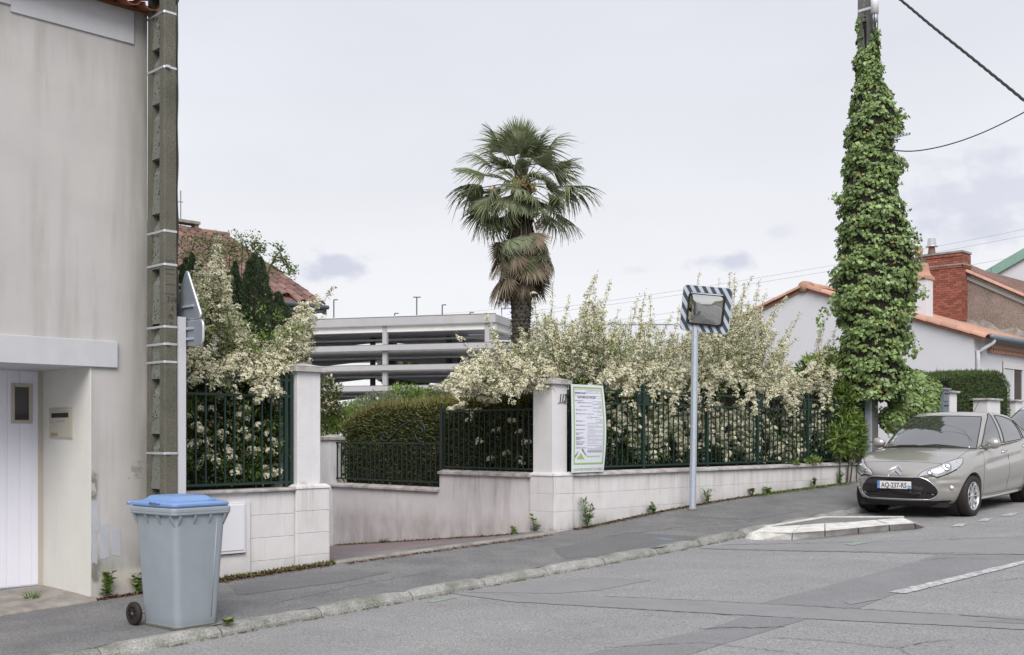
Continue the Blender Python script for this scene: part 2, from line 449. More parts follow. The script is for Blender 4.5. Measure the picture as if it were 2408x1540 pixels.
# ------------------------------------------------------------------ numpy foliage
def np_mesh(name, V, Fq, m, parent=None, kind=None, mats=None, midx=None):
    me = bpy.data.meshes.new(name)
    nv = len(V); nf = len(Fq); k = Fq.shape[1]
    me.vertices.add(nv); me.vertices.foreach_set('co', V.astype(np.float32).ravel())
    me.loops.add(nf*k); me.loops.foreach_set('vertex_index', Fq.astype(np.int32).ravel())
    me.polygons.add(nf); me.polygons.foreach_set('loop_start', np.arange(0, nf*k, k, dtype=np.int32))
    me.polygons.foreach_set('loop_total', np.full(nf, k, dtype=np.int32))
    if mats:
        for x in mats: me.materials.append(x)
        me.polygons.foreach_set('material_index', midx.astype(np.int32))
    me.update(calc_edges=True)
    o = obj_from(name, me, m if not mats else None, parent)
    if kind: o['kind'] = kind
    return o
def unit(a): return a/np.maximum(np.linalg.norm(a, axis=1, keepdims=True), 1e-9)
def rnd_dirs(n): return unit(RS.normal(size=(n,3)))
def leaf_arrays(Pt, D, U, L, W):
    D = unit(D); S = unit(np.cross(D, U)); Nn = np.cross(S, D)
    L = L[:,None]; W = W[:,None]
    a = Pt; b = Pt + D*L*.45 + S*W*.5 + Nn*W*.12; c = Pt + D*L; d = Pt + D*L*.45 - S*W*.5 + Nn*W*.12
    V = np.stack([a,b,c,d], 1).reshape(-1,3)
    Fq = np.arange(len(Pt)*4).reshape(-1,4)
    return V, Fq
def leaves(name, Pt, D, U, L, W, m, parent=None, kind=None):
    Pt = np.asarray(Pt)
    V, Fq = leaf_arrays(Pt, np.asarray(D), np.asarray(U), np.asarray(L), np.asarray(W))
    return np_mesh(name, V, Fq, m, parent, kind)
def florets(C, Nn, r, k, size):
    """C centres, Nn normals, r cluster radius -> quads scattered over small domes"""
    n = len(C); C = np.repeat(C, k, 0); Nn = np.repeat(unit(Nn), k, 0); r = np.repeat(r, k)
    a = RS.uniform(0, 2*PI, n*k); q = np.sqrt(RS.uniform(0, 1, n*k))
    ref = rnd_dirs(n*k); T1 = unit(np.cross(Nn, ref)); T2 = np.cross(Nn, T1)
    off = T1*(np.cos(a)*q*r)[:,None] + T2*(np.sin(a)*q*r)[:,None] + Nn*((1-q*q)*r*.55)[:,None]
    c = C + off
    nn = unit(Nn*1.0 + off/np.maximum(r[:,None],1e-6)*.6 + RS.normal(size=(n*k,3))*.35)
    t1 = unit(np.cross(nn, rnd_dirs(n*k))); t2 = np.cross(nn, t1)
    s = (size*RS.uniform(.7, 1.3, n*k))[:,None]
    V = np.stack([c - t1*s, c - t2*s*.9, c + t1*s, c + t2*s*.9], 1).reshape(-1,3)
    return V, np.arange(n*k*4).reshape(-1,4)

def wall_dirt(m, foot=.8, drip=.6, tone=(.22,.20,.17)):
    """splash dirt over the sloping ground line and drips below the coping, in place coordinates"""
    N, L, b = nt_tools(m)
    cur = b.inputs['Base Color'].links[0].from_socket
    g = N.new('ShaderNodeNewGeometry')
    def mt(op, *a):
        n = N.new('ShaderNodeMath'); n.operation = op
        for i, v in enumerate(a):
            if isinstance(v, (int, float)): n.inputs[i].default_value = v
            else: L.new(v, n.inputs[i])
        return n.outputs[0]
    def rg(s_, a, b_, c=0, d=1):
        r_ = N.new('ShaderNodeMapRange'); r_.inputs[1].default_value = a; r_.inputs[2].default_value = b_; r_.inputs[3].default_value = c; r_.inputs[4].default_value = d
        L.new(s_, r_.inputs[0]); return r_.outputs[0]
    def nz(sc, st, det=5):
        mp_ = N.new('ShaderNodeMapping'); mp_.inputs['Scale'].default_value = st; L.new(g.outputs['Position'], mp_.inputs[0])
        n = N.new('ShaderNodeTexNoise'); n.inputs['Scale'].default_value = sc; n.inputs['Detail'].default_value = det; n.inputs['Roughness'].default_value = .65
        L.new(mp_.outputs[0], n.inputs[0]); return n.outputs[0]
    def mx(f, a, c):
        x = N.new('ShaderNodeMixRGB'); L.new(f, x.inputs[0]); L.new(a, x.inputs[1]); x.inputs[2].default_value = (*c, 1); return x.outputs[0]
    sp = N.new('ShaderNodeSeparateXYZ'); L.new(g.outputs['Position'], sp.inputs[0])
    s_ = mt('ADD', mt('MULTIPLY', mt('SUBTRACT', sp.outputs[0], OX), DV.x), mt('MULTIPLY', mt('SUBTRACT', sp.outputs[1], OY), DV.y))
    zg = mt('ADD', .235, mt('MULTIPLY', s_, .05))
    zz = mt('SUBTRACT', sp.outputs[2], mt('MAXIMUM', zg, -.1))
    f1 = mt('MULTIPLY', mt('POWER', rg(zz, .30, .0), 1.7), rg(nz(3.5, (1,1,.5)), .32, .62))
    cur = mx(mt('MULTIPLY', f1, foot), cur, tone)
    f2 = mt('MULTIPLY', mt('MULTIPLY', rg(sp.outputs[2], .55, 1.03), rg(sp.outputs[2], 1.10, 1.05)), rg(nz(9, (1,1,.06), 3), .52, .72))
    cur = mx(mt('MULTIPLY', f2, drip), cur, (.30,.26,.235))
    f3 = rg(nz(2.2, (1,1,.6), 6), .56, .70); cur = mx(mt('MULTIPLY', f3, .28), cur, (.40,.385,.36))
    L.new(cur, b.inputs['Base Color'])
wall_dirt(M['wall']); wall_dirt(M['wall_dirty'], .6, .9, (.33,.29,.28)); wall_dirt(M['pier'], .3, .5)
wall_dirt(M['house_white'], .2, .0)
# ================================================================== GROUND
def st_grid(name, ss, ts, zf, m, dz=0.0):
    g = MB(); g.grid([[P(s, t, zf(s, t)+dz) for t in ts] for s in ss])
    o = g.build(name, m); me = o.data
    return tag(o, kind='structure')
S_NEAR = [-70,-50,-35,-25] + [ -20+.25*i for i in range(201)] + [36,45,60,80]
st_grid('road', S_NEAR, [TK, 3.5, 5.6, 7.5, 9.4], zroad, M['road'])
st_grid('pavement', S_NEAR, [-.35, .1, 1.0, TK-.12], zpave, M['pave'])
st_grid('far_pavement', S_NEAR, [9.4, 9.6, 12.5], lambda s, t: zk(s)+.04, M['pave'])
gr = MB()
_ss = [-70,-40,-20,-12] + [-10+i for i in range(40)] + [36,45,60,80,120,200,400]
gr.grid([[P(s, t, zw(s)-.75 if s < 90 else 1.6) for t in (-600,-200,-80,-40,-20,-10,-5,-.36)] for s in _ss])
tag(gr.build('ground', M['ground']), kind='structure')
gr = MB(); gr.grid([[P(s, t, zw(s)-.3) for t in (12.5, 40, 200)] for s in _ss])
tag(gr.build('ground', M['ground']), kind='structure')
# garden beds behind the walls
g = MB(); g.grid([[P(s, t, zw(s)+.12) for t in (-.02-.2, -3, -9)] for s in [.25+.5*i for i in range(60)]])
tag(g.build('garden_bed', M['soil']), kind='structure')
g = MB(); g.grid([[P(s, t, zw(s)+.12) for t in (-.2, -3, -6)] for s in [-6.05+.4*i for i in range(6)]])
tag(g.build('garden_bed', M['soil']), kind='structure')
# pink driveway sloping down behind the pavement
g = MB()
def zdrive(s, t):
    q = min(max(-t, 0), 5.5)
    base = zw(s)*(1-min(q/2.5,1)) + zw(-.2)*min(q/2.5,1)
    return base + .004 - .105*q
g.grid([[P(s, t, zdrive(s, t)) for t in [.0-.25*i for i in range(24)]+[-9]] for s in [-4.25+.25*i for i in range(18)]])
tag(g.build('driveway', M['drive']), kind='structure')
# edging stones in front of the driveway
edge = thing('driveway_edging', 'long low concrete edging between pink driveway and pavement', 'edging', P(-3.8, 0, 0), ANG)
for i in range(4):
    s0 = -3.80 + i*.95; s1 = s0+.94
    mb = MB()
    za, zb = zpave(s0, .05), zpave(s1, .05)
    q = []
    for (s, z) in ((s0, za), (s1, zb)):
        for (t, dz) in ((.10, -.1), (.095, .018), (.08, .03), (-.02, .03), (-.03, -.1)):
            q.append((s+3.8, -t, z+dz))
    mb.add(q, [(j, j+1, j+6, j+5) for j in range(4)] + [(4,3,2,1,0), (5,6,7,8,9)])
    mb.build('edging_stone', M['conc_edge'], edge, fixn=True)

# kerb stones
kerb = thing('kerb', 'lichen stained granite kerb between asphalt pavement and road', 'kerb', P(-9.5, TK, 0), ANG)
rk = random.Random(3)
s = -9.5
while s < 16:
    ln = rk.uniform(.9, 1.1)
    ns = 5
    rows = []
    j0 = [rk.uniform(-.012,.012) for _ in range(ns+1)]; j1 = [rk.uniform(-.012,.012) for _ in range(ns+1)]
    dz = rk.uniform(-.006,.006)
    for i in range(ns+1):
        sx = s + .006 + (ln-.012)*i/ns
        za = zpave(sx, TK) + dz
        zr = zroad(sx, TK)
        e = .012 if i in (0, ns) else 0
        rows.append([(sx+9.5, .15, za-.12), (sx+9.5, .145, za+.006-e), (sx+9.5, .06+j1[i], za+.010+j0[i]*.3-e), (sx+9.5, .018+j0[i], za-.006-e),
                     (sx+9.5, -.012+j0[i]*.8, za-.045), (sx+9.5, -.03+j1[i]*.8, zr-.05)])
    mb = MB(); mb.grid(rows)
    b = len(mb.v)
    mb.f.append(tuple(range(6))); mb.f.append(tuple(range(6*ns, 6*ns+6))[::-1])
    mb.build('kerb_stone', M['granite'], kerb, fixn=True)
    s += ln
# concrete gutter line at the foot of the kerb
def decal(name, pts_st, m, dz, zf=zroad, subs=.25):
    bm = bmesh.new()
    vs = [bm.verts.new((a, b, 0)) for a, b in pts_st]
    bm.faces.new(vs)
    lo = min(a for a, b in pts_st); hi = max(a for a, b in pts_st)
    x = math.ceil(lo/subs)*subs
    while x < hi:
        bmesh.ops.bisect_plane(bm, geom=bm.verts[:]+bm.edges[:]+bm.faces[:], plane_co=(x,0,0), plane_no=(1,0,0)); x += subs
    for tt in (3.5, 5.6, 7.5):
        bmesh.ops.bisect_plane(bm, geom=bm.verts[:]+bm.edges[:]+bm.faces[:], plane_co=(0,tt,0), plane_no=(0,1,0))
    for v_ in bm.verts:
        a, b = v_.co.x, v_.co.y
        v_.co = P(a, b, zf(a, b)+dz)
    bmesh.ops.recalc_face_normals(bm, faces=bm.faces)
    bmesh.ops.triangulate(bm, faces=bm.faces)
    for f_ in bm.faces:
        if f_.normal.z < 0: f_.normal_flip()
    me = bpy.data.meshes.new(name); bm.to_mesh(me); bm.free()
    return tag(obj_from(name, me, m), kind='structure')
def rough_poly(px, seed=0, step=14, amp=1.2):
    """pixel outline -> jittered outline on the road"""
    r_ = random.Random(seed); outp = []
    n = len(px)
    for i in range(n):
        a = px[i]; b = px[(i+1) % n]
        L_ = math.hypot(b[0]-a[0], b[1]-a[1]); k = max(1, int(L_/step))
        for j in range(k):
            u = j/k
            outp.append(on_road(a[0]+(b[0]-a[0])*u + r_.uniform(-amp,amp)*1.5, a[1]+(b[1]-a[1])*u + r_.uniform(-amp,amp)*.5))
    return outp
decal('road_patch', rough_poly([(1784,1419),(1949,1378),(2115,1332),(2206,1305),(2480,1307),(2480,1306),(2090,1401),(2019,1431)],1), M['road_dark'], .003)
decal('road_patch', rough_poly([(1754,1449),(1901,1455),(1659,1527),(1560,1560),(1300,1560),(1411,1531),(1535,1506),(1659,1481)],2), M['road_dark'], .003)
decal('road_patch', rough_poly([(1060,1396),(1411,1402),(1784,1419),(2032,1433),(2300,1446),(2480,1455),(2480,1486),(2280,1474),(2000,1461),(1762,1448),(1411,1428),(1200,1415)],3), M['road_mid'], .005)
decal('road_patch', rough_poly([(1701,1281),(2000,1277),(2480,1262),(2480,1306),(2200,1303),(1825,1295),(1643,1290)],4), M['road_mid'], .005)
decal('road_patch', rough_poly([(1090,1393),(1240,1368),(1411,1357),(1531,1364),(1411,1388),(1300,1396)],5), M['road_mid'], .003)
decal('road_patch', rough_poly([(2290,1462),(2480,1450),(2480,1470),(2400,1468)],6), M['road_dark'], .007)
# road markings
decal('road_marking', rough_poly([(2088,1394),(2130,1397),(2408,1327),(2560,1290),(2560,1284),(2408,1319)],7,8,.9), M['paint'], .008)
for q in ([(2236,1239),(2262,1239),(2276,1232),(2254,1232)], [(2297,1226),(2322,1226),(2337,1219),(2318,1219)], [(2352,1214),(2378,1214),(2396,1207),(2376,1207)],
          [(2412,1201),(2438,1201),(2452,1194),(2434,1194)]):
    decal('road_marking', rough_poly(q,8,6,.5), M['paint'], .008)
decal('road_marking', rough_poly([(1985,1416),(2000,1423),(2070,1410),(2055,1404)],9,8,.8), M['road_mid'], .007)
# cracks
def crack(pts, wd=.012, seed=0, m=None, name='road_crack', zf=zroad, dz=.009):
    r_ = random.Random(seed); c = []
    for i in range(len(pts)-1):
        k = max(2, int(math.hypot(pts[i+1][0]-pts[i][0], pts[i+1][1]-pts[i][1])/9))
        for j in range(k):
            u = j/k
            c.append(on_road(pts[i][0]*(1-u)+pts[i+1][0]*u + r_.uniform(-3,3), pts[i][1]*(1-u)+pts[i+1][1]*u + r_.uniform(-.9,.9)))
    L_, R_ = [], []
    for i, (a, b) in enumerate(c):
        a2, b2 = c[min(i+1,len(c)-1)]; a1, b1 = c[max(i-1,0)]
        dx, dy = a2-a1, b2-b1; l = math.hypot(dx, dy) or 1
        h = wd*.5*r_.uniform(.3, 1.2)*(0.25 if i in (0, len(c)-1) else 1)
        L_.append((a-dy/l*h, b+dx/l*h)); R_.append((a+dy/l*h, b-dx/l*h))
    g = MB()
    g.grid([[P(x1, y1, zf(x1, y1)+dz), P(x2, y2, zf(x2, y2)+dz)] for (x1, y1), (x2, y2) in zip(L_, R_)])
    o = g.build(name, m or M['crack']); return tag(o, kind='structure')
crack([(1420,1524),(1650,1512),(1900,1540)], .014, 1)
crack([(1640,1481),(1720,1476),(1780,1478),(1860,1472)], .022, 2)
crack([(1810,1500),(1950,1508),(2110,1525),(2180,1510),(2250,1505)], .014, 3)
crack([(2110,1525),(2150,1545)], .012, 4)
crack([(1420,1403),(1784,1420),(2032,1434),(2250,1447)], .016, 5)
crack([(2250,1447),(2320,1452),(2430,1462)], .03, 6)
crack([(1411,1429),(1600,1440),(1762,1449)], .01, 7)
crack([(1700,1282),(1900,1278),(2150,1272),(2430,1262)], .02, 8)
crack([(1650,1291),(1830,1296),(2060,1298),(2430,1304)], .012, 9)
crack([(2150,1320),(2240,1312),(2330,1316)], .012, 10)
crack([(2330,1370),(2430,1355)], .012, 11)
crack([(1110,1396),(1240,1402)], .008, 12)
crack([(2180,1385),(2300,1392),(2430,1398)], .008, 13)
# chalk marks
decal('spray_mark', rough_poly([(1005,1415),(1015,1418),(1050,1411),(1075,1406),(1050,1408)],11,9,1), M['green_spray'], .004)
decal('spray_mark', [on_road(*q) for q in ((1528,1264),(1560,1269),(1597,1271),(1570,1267))], M['blue_spray'], .004, zf=zpave)
decal('spray_mark', [on_road(*q) for q in ((1985,1281),(2005,1284),(2045,1277),(2020,1275))], M['green_spray'], .010)
# pavement repairs
decal('pavement_patch', [on_road(*q) for q in ((1330,1315),(1560,1300),(1640,1262),(1480,1252),(1300,1290))], M['pave_patch'], .003, zf=zpave)
decal('pavement_patch', [on_road(*q) for q in ((560,1400),(800,1370),(920,1345),(720,1348),(540,1378))], M['pave_patch'], .003, zf=zpave)
crack([(1420,1262),(1600,1240),(1790,1224)], .02, 21, M['crack'], 'pavement_crack', zpave, .005)
crack([(1640,1216),(1760,1222),(1890,1200)], .02, 22, M['crack'], 'pavement_crack', zpave, .005)
crack([(640,1420),(820,1380),(1060,1335)], .012, 23, M['crack'], 'pavement_crack', zpave, .005)

# ---- white kerb build-out
isl = thing('kerb_buildout', 'low triangular traffic build-out edged with white painted kerb stones', 'traffic island', (0,0,0))
def gp(px, py, dz):
    s_, t_ = on_road(px, py, dz); return P(s_, t_, zroad(s_, t_)+dz)
H = .10
ftop = [gp(*q, H) for q in ((1776,1251),(1864,1253),(1940,1248),(2017,1241),(2090,1234),(2152,1230))]
btop = [gp(*q, H) for q in ((1800,1239),(1885,1234),(1940,1230),(1985,1228),(2060,1222),(2126,1217))]
fbot = [gp(*q, .0) for q in ((1768,1269),(1862,1269),(1940,1262),(2019,1254),(2092,1247),(2155,1243))]
for i in range(5):
    mb = MB(); e = .008
    def lp(a, b, u): return a.lerp(b, u)
    L1 = (ftop[i+1]-ftop[i]).length; u0 = e/L1; u1 = 1-e/L1
    q = []
    for u in (u0, u1):
        F_, B_, G_ = lp(ftop[i],ftop[i+1],u), lp(btop[i],btop[i+1],u), lp(fbot[i],fbot[i+1],u)
        B2 = B_.copy(); B2.z -= H+.03; G2 = G_.copy(); G2.z -= .03
        q += [G2, F_ + (G_-F_)*.35 + Vector((0,0,.035)), F_, B_, B2]
    mb.add(q, [(j, j+1, j+6, j+5) for j in range(4)] + [(4,3,2,1,0),(5,6,7,8,9)])
    mb.build('kerb_stone', M['kerb_white'], isl, bevel=.008, fixn=True)
# rounded nose and ramped end
mb = MB(); nose = gp(1747,1266,0.0); nb = gp(1775,1243,0.0)
mid = (ftop[0]+btop[0])/2; mid2 = (nose+nb)/2 + Vector((0,0,.05))
mb.add([fbot[0]-Vector((0,0,.02)), ftop[0], btop[0], btop[0]-Vector((0,0,H+.02)), nose-Vector((0,0,.02)), nose.lerp(ftop[0],.45)+Vector((0,0,.035)), nb.lerp(btop[0],.45)+Vector((0,0,.035)), nb-Vector((0,0,.02))],
       [(0,1,5,4),(1,2,6,5),(2,3,7,6),(4,5,6,7),(3,2,1,0)])
mb.build('nose_stone', M['kerb_white'], isl, bevel=.03, segs=3, smooth=True, fixn=True)
mb = MB(); e1 = gp(2180,1238,0.0); e2 = gp(2150,1222,0.0)
mb.add([fbot[5]-Vector((0,0,.02)), ftop[5]+Vector((.006,0,-.01)), btop[5]+Vector((.006,0,-.01)), btop[5]-Vector((0,0,H+.02)), e1-Vector((0,0,.02)), e2-Vector((0,0,.02))],
       [(0,1,4),(1,2,5,4),(2,3,5),(3,2,1,0)])
mb.build('end_stone', M['conc_edge'], isl, fixn=True)
back = [gp(*q, H*.85) for q in ((1800,1239),(1870,1227),(1941,1216),(2040,1216),(2126,1216))]
mb = MB(); fr = [p_ - Vector((0,0,.012)) for p_ in btop[::-1]]
pts_ = back + fr[:1] + fr
mb.add([p_ for p_ in back] + fr, [tuple(range(len(back)+len(fr)))[::-1]])
o = mb.build('asphalt_infill', M['pave'], isl)
for a, b in ((back[0],back[2]),(back[2],back[4])):
    mb = MB(); d_ = (b-a).normalized(); n_ = d_.cross(Vector((0,0,1)))*.035
    q = [a-n_, b-n_, b+n_, a+n_]
    mb.add([x+Vector((0,0,.012)) for x in q]+[x-Vector((0,0,.12)) for x in q], [(0,1,2,3),(7,6,5,4),(0,4,5,1),(1,5,6,2),(2,6,7,3),(3,7,4,0)])
    mb.build('border_strip', M['kerb_white'], isl, fixn=True)

# ================================================================== LEFT HOUSE
HS = -6.06     # right hand corner of the house
RSs = -6.64    # edge of the door recess
house = sthing('corner_house', 'grey weathered rendered house front at far left with recessed white door', 'house', HS, 0, 0)
def hx(s): return s - HS
# wall pieces in local coords: x = s-HS, y = -t
mb = MB()
mb.box(hx(RSs), 0, 0, 6, -.6, 2.30)
mb.box(hx(-12), 0, .0, 6, 2.30, 5.86)
mb.box(hx(-12), hx(RSs), 1.15, 6, -.6, 2.30)
o = mb.build('wall', M['house_wall'], house)
def stains(N, L, co, cur):
    def vec(op, **k):
        n = N.new('ShaderNodeMath'); n.operation = op
        for i, v_ in k.items():
            i = int(i[1:])
            if isinstance(v_, (int, float)): n.inputs[i].default_value = v_
            else: L.new(v_, n.inputs[i])
        return n.outputs[0]
    def rg(s_, a, b, c=0, d=1):
        r_ = N.new('ShaderNodeMapRange'); r_.inputs[1].default_value = a; r_.inputs[2].default_value = b; r_.inputs[3].default_value = c; r_.inputs[4].default_value = d
        L.new(s_, r_.inputs[0]); return r_.outputs[0]
    def nz_(sc, st, det=5):
        m_ = N.new('ShaderNodeMapping'); m_.inputs['Scale'].default_value = st; L.new(co, m_.inputs[0])
        n_ = N.new('ShaderNodeTexNoise'); n_.inputs['Scale'].default_value = sc; n_.inputs['Detail'].default_value = det; L.new(m_.outputs[0], n_.inputs[0]); return n_.outputs[0]
    def mx(f, a, c):
        x = N.new('ShaderNodeMixRGB'); L.new(f, x.inputs[0]); L.new(a, x.inputs[1]); x.inputs[2].default_value = (*c, 1); return x.outputs[0]
    sp = N.new('ShaderNodeSeparateXYZ'); L.new(co, sp.inputs[0]); X, Y_, Z = sp.outputs
    # mould creeping in from the right-hand corner, running down in streaks
    ed = rg(X, -.42, -.02); st = rg(nz_(6, (1,1,.12)), .3, .7, .35, 1.0)
    cur = mx(vec('MULTIPLY', _0=vec('MULTIPLY', _0=vec('POWER', _0=ed, _1=1.6), _1=st), _1=.9), cur, (.155,.15,.125))
    # long pale/dark wash marks on the upper wall
    cur = mx(vec('MULTIPLY', _0=rg(nz_(3.2, (1,1,.10), 6), .52, .75), _1=.5), cur, (.29,.265,.25))
    # whitish splash zone at the foot
    ft = rg(Z, .32, .26); nn = nz_(7, (1,1,.5)); ft2 = vec('MULTIPLY', _0=ft, _1=rg(nn, .32, .45))
    cur = mx(vec('MULTIPLY', _0=ft2, _1=rg(X, -.5, -.42)), cur, (.50,.47,.44))
    # grey green mould band just over the splash zone
    bd = vec('MULTIPLY', _0=rg(Z, .62, .36), _1=rg(Z, .20, .30)); cur = mx(vec('MULTIPLY', _0=vec('MULTIPLY', _0=bd, _1=rg(nz_(5, (1,1,.4)), .35, .65)), _1=.75), cur, (.20,.20,.17))
    # flaked patch left of the pole
    dx = vec('SUBTRACT', _0=X, _1=-.10); dz = vec('SUBTRACT', _0=Z, _1=1.27)
    dd = vec('SQRT', _0=vec('ADD', _0=vec('MULTIPLY', _0=dx, _1=dx), _1=vec('MULTIPLY', _0=dz, _1=dz)))
    dd = vec('ADD', _0=dd, _1=vec('MULTIPLY', _0=nz_(14, (1,1,1)), _1=.38))
    cur = mx(rg(dd, .26, .22, 0, .7), cur, (.19,.185,.16))
    # flaking strip on the arris
    a1 = vec('MULTIPLY', _0=rg(X, -.50, -.535), _1=vec('MULTIPLY', _0=rg(Z, .96, 1.0), _1=rg(Z, 1.27, 1.22)))
    cur = mx(vec('MULTIPLY', _0=a1, _1=rg(nz_(16, (1,1,.6)), .42, .55)), cur, (.17,.165,.14))
    a2 = vec('MULTIPLY', _0=rg(X, -.46, -.52), _1=vec('MULTIPLY', _0=rg(Z, .16, .2), _1=rg(Z, .42, .38)))
    cur = mx(vec('MULTIPLY', _0=a2, _1=rg(nz_(16, (1,1,.6)), .42, .55)), cur, (.2,.19,.17))
    return cur
overlay(M['house_wall'], stains)
# bluish grey paint touch-ups on the wall
for (x0, x1, z0, z1) in ((-.575,-.50,.66,.96), (-.575,-.52,.36,.66), (-.49,-.40,.40,.74), (-.365,-.28,.42,.68)):
    mb = MB(); q = []
    r_ = random.Random(int(x0*1000))
    nx = 5
    for i in range(nx+1): q.append((x0+(x1-x0)*i/nx, z0+r_.uniform(-.015,.015)))
    for i in range(5): q.append((x1+r_.uniform(-.006,.006), z0+(z1-z0)*(i+.5)/5))
    for i in range(nx+1): q.append((x1-(x1-x0)*i/nx, z1+r_.uniform(-.012,.012)))
    for i in range(5): q.append((x0+r_.uniform(-.006,.006), z1-(z1-z0)*(i+.5)/5))
    mb.prism(q, Matrix.Translation((0,-.001,0)) @ Matrix.Rotation(R(90),4,'X'), .002)
    mb.build('paint_patch', M['touchup'], house, fixn=True)
# lintel over the door recess, painted white
mb = MB(); mb.box(hx(-12), hx(-6.385), -.035, 1.15, 2.262, 2.52)
mb.build('lintel', M['house_white'], house, bevel=.006, fixn=True)
# cream painted reveal with the letterbox
mb = MB(); mb.box(hx(RSs)-.012, hx(RSs)+.002, -.004, 1.15, -.35, 2.262); mb.build('reveal', M['house_return'], house, fixn=True)
# door
yd = 1.12
door = MB().box(hx(-9.5), hx(RSs)-.04, yd, yd+.04, .03, 2.262).build('door', M['door'], house, fixn=True)
r0 = hx(-9.5); i = 0
while r0 < hx(RSs)-.1:
    x1 = min(r0+.118, hx(RSs)-.045)
    MB().box(r0+.004, x1, yd-.006, yd+.001, .07, 2.26).build('door_board', M['door'], door, fixn=True); r0 += .125
MB().box(hx(-9.5), hx(RSs)-.04, yd-.012, yd, .0, .06).build('threshold_bar', M['sign_back'], door, fixn=True)
MB().box(hx(RSs)-.05, hx(RSs)-.012, yd-.04, yd+.03, .0, 2.262).build('door_jamb', M['beige_metal'], house, fixn=True)
wx0, zt = on_t(25, 900, -yd); wx1, _ = on_t(75, 900, -yd); _, zb = on_t(75, 996, -yd)
_, zt = on_t(50, 902, -yd)
wx0 = hx(wx0); wx1 = hx(wx1)
wf = MB()
for b in ((wx0, wx0+.035, zb, zt), (wx1-.035, wx1, zb, zt), (wx0+.035, wx1-.035, zb, zb+.035), (wx0+.035, wx1-.035, zt-.035, zt)):
    wf.box(b[0], b[1], yd-.022, yd-.004, b[2], b[3])
wf = wf.build('window_frame', M['beige_metal'], door, bevel=.005, fixn=True)
MB().box(wx0+.03, wx1-.03, yd-.010, yd-.0065, zb+.03, zt-.03).build('pane', M['window_dark'], door, fixn=True)
# letterbox set in the reveal (lies in the plane s = RSs)
xr = hx(RSs)-.012
def rv(px, py):
    t_, z_ = on_s(px, py, RSs-.012); return -t_, z_
ya, za = rv(118, 960); yb, zb2 = rv(172, 962); _, zc = rv(118, 1031)
ylo, yhi = min(ya, yb), max(ya, yb)
lb = MB()
for b in ((ylo, ylo+.02, zc, za), (yhi-.02, yhi, zc, za), (ylo+.02, yhi-.02, zc, zc+.014), (ylo+.02, yhi-.02, za-.014, za)):
    lb.box(xr-.012, xr+.001, b[0], b[1], b[2], b[3])
lbx = thing('letterbox', 'beige metal letterbox set into the cream reveal beside the white door', 'letterbox', P(RSs, 0, 0), ANG)
lb2 = MB(); 
def lbb(name, x0, x1, y0, y1, z0, z1, m):
    return MB().box(x0, x1, y0, y1, z0, z1).build(name, m, lbx, fixn=True, bevel=.002)
Ly, Lz = yhi-ylo, za-zc
lbb('frame', -.024, -.010, ylo, yhi, zc, za, M['beige_metal'])
lbb('door_panel', -.029, -.0245, ylo+.02, yhi-.02, zc+.014, za-.014, M['beige_metal'])
lbb('slot', -.031, -.0285, ylo+Ly*.13, yhi-Ly*.13, za-Lz*.32, za-Lz*.17, M['dark'])
lbb('slot_flap', -.036, -.0285, ylo+Ly*.11, yhi-Ly*.11, za-Lz*.16, za-Lz*.13, M['beige_metal'])
lbb('name_tag', -.031, -.0285, ylo+Ly*.30, yhi-Ly*.32, za-Lz*.48, za-Lz*.40, mat('lilac sticker', (.40,.36,.42), .7))
lbb('brass_tag', -.031, -.0285, yhi-Ly*.42, yhi-Ly*.10, zc+Lz*.08, zc+Lz*.19, M['brass'])
MB().lathe([(0,.012),(.012,.010),(.014,0)], 12, Matrix.Translation((-.029, yhi-Ly*.14, za-Lz*.52)) @ Matrix.Rotation(R(-90),4,'Y')).build('lock', M['chrome'], lbx, smooth=True)
# white painted band under the eaves
xb, zbb = on_t(26, 21, .02); xe, zbe = on_t(315, 108, .02)
xb = hx(xb); xe = hx(xe); zbnd = (zbb+zbe)/2
MB().box(xb, xe, -.02, .0, zbnd, 5.80).build('painted_band', M['house_white'], house, fixn=True)
MB().box(hx(-12), xb-.002, -.024, .0, zbnd-.04+.1, 5.80).build('painted_band', M['house_white'], house, fixn=True)
# roof: canal tiles over the eave, each a part
eave = MB(); eave.add([(hx(-12), -.06, 5.80), (.10, -.06, 5.80), (.10, 3, 6.7), (hx(-12), 3, 6.7), (hx(-12), -.06, 5.83), (.10, -.06, 5.83), (.10, 3, 6.73), (hx(-12), 3, 6.73)],
                    [(0,1,2,3),(7,6,5,4),(0,4,5,1),(1,5,6,2),(2,6,7,3),(3,7,4,0)])
eave.build('roof_deck', M['terracotta_eave'], house, fixn=True)
def canal_tile(L_, r0, r1, n=7, th=.012, up=True):
    mb = MB(); rows = []
    for (y, r) in ((0, r0), (L_, r1)):
        rows.append([(r*math.cos(PI-PI*k/n), y, (1 if up else -1)*r*.75*math.sin(PI*k/n)) for k in range(n+1)] +
                    [((r-th)*math.cos(PI*k/n), y, (1 if up else -1)*(r*.75-th)*math.sin(PI*k/n)) for k in range(n+1)])
    m_ = len(rows[0]); b = 0
    mb.v = rows[0]+rows[1]
    mb.f = [(k, (k+1)%m_, m_+(k+1)%m_, m_+k) for k in range(m_)]
    for k in range(n): mb.f += [(k, k+1, m_-2-k, m_-1-k)[::-1], (m_+k, m_+k+1, 2*m_-2-k, 2*m_-1-k)]
    me = mb.mesh('tile'); bm = bmesh.new(); bm.from_mesh(me); bmesh.ops.recalc_face_normals(bm, faces=bm.faces); bm.to_mesh(me); bm.free()
    return me
tile_up = canal_tile(.42, .095, .08); tile_dn = canal_tile(.42, .085, .095, up=False)
for me in (tile_up, tile_dn): me.materials.append(M['terracotta_eave'])
sl = math.atan2(.9, 3.06)
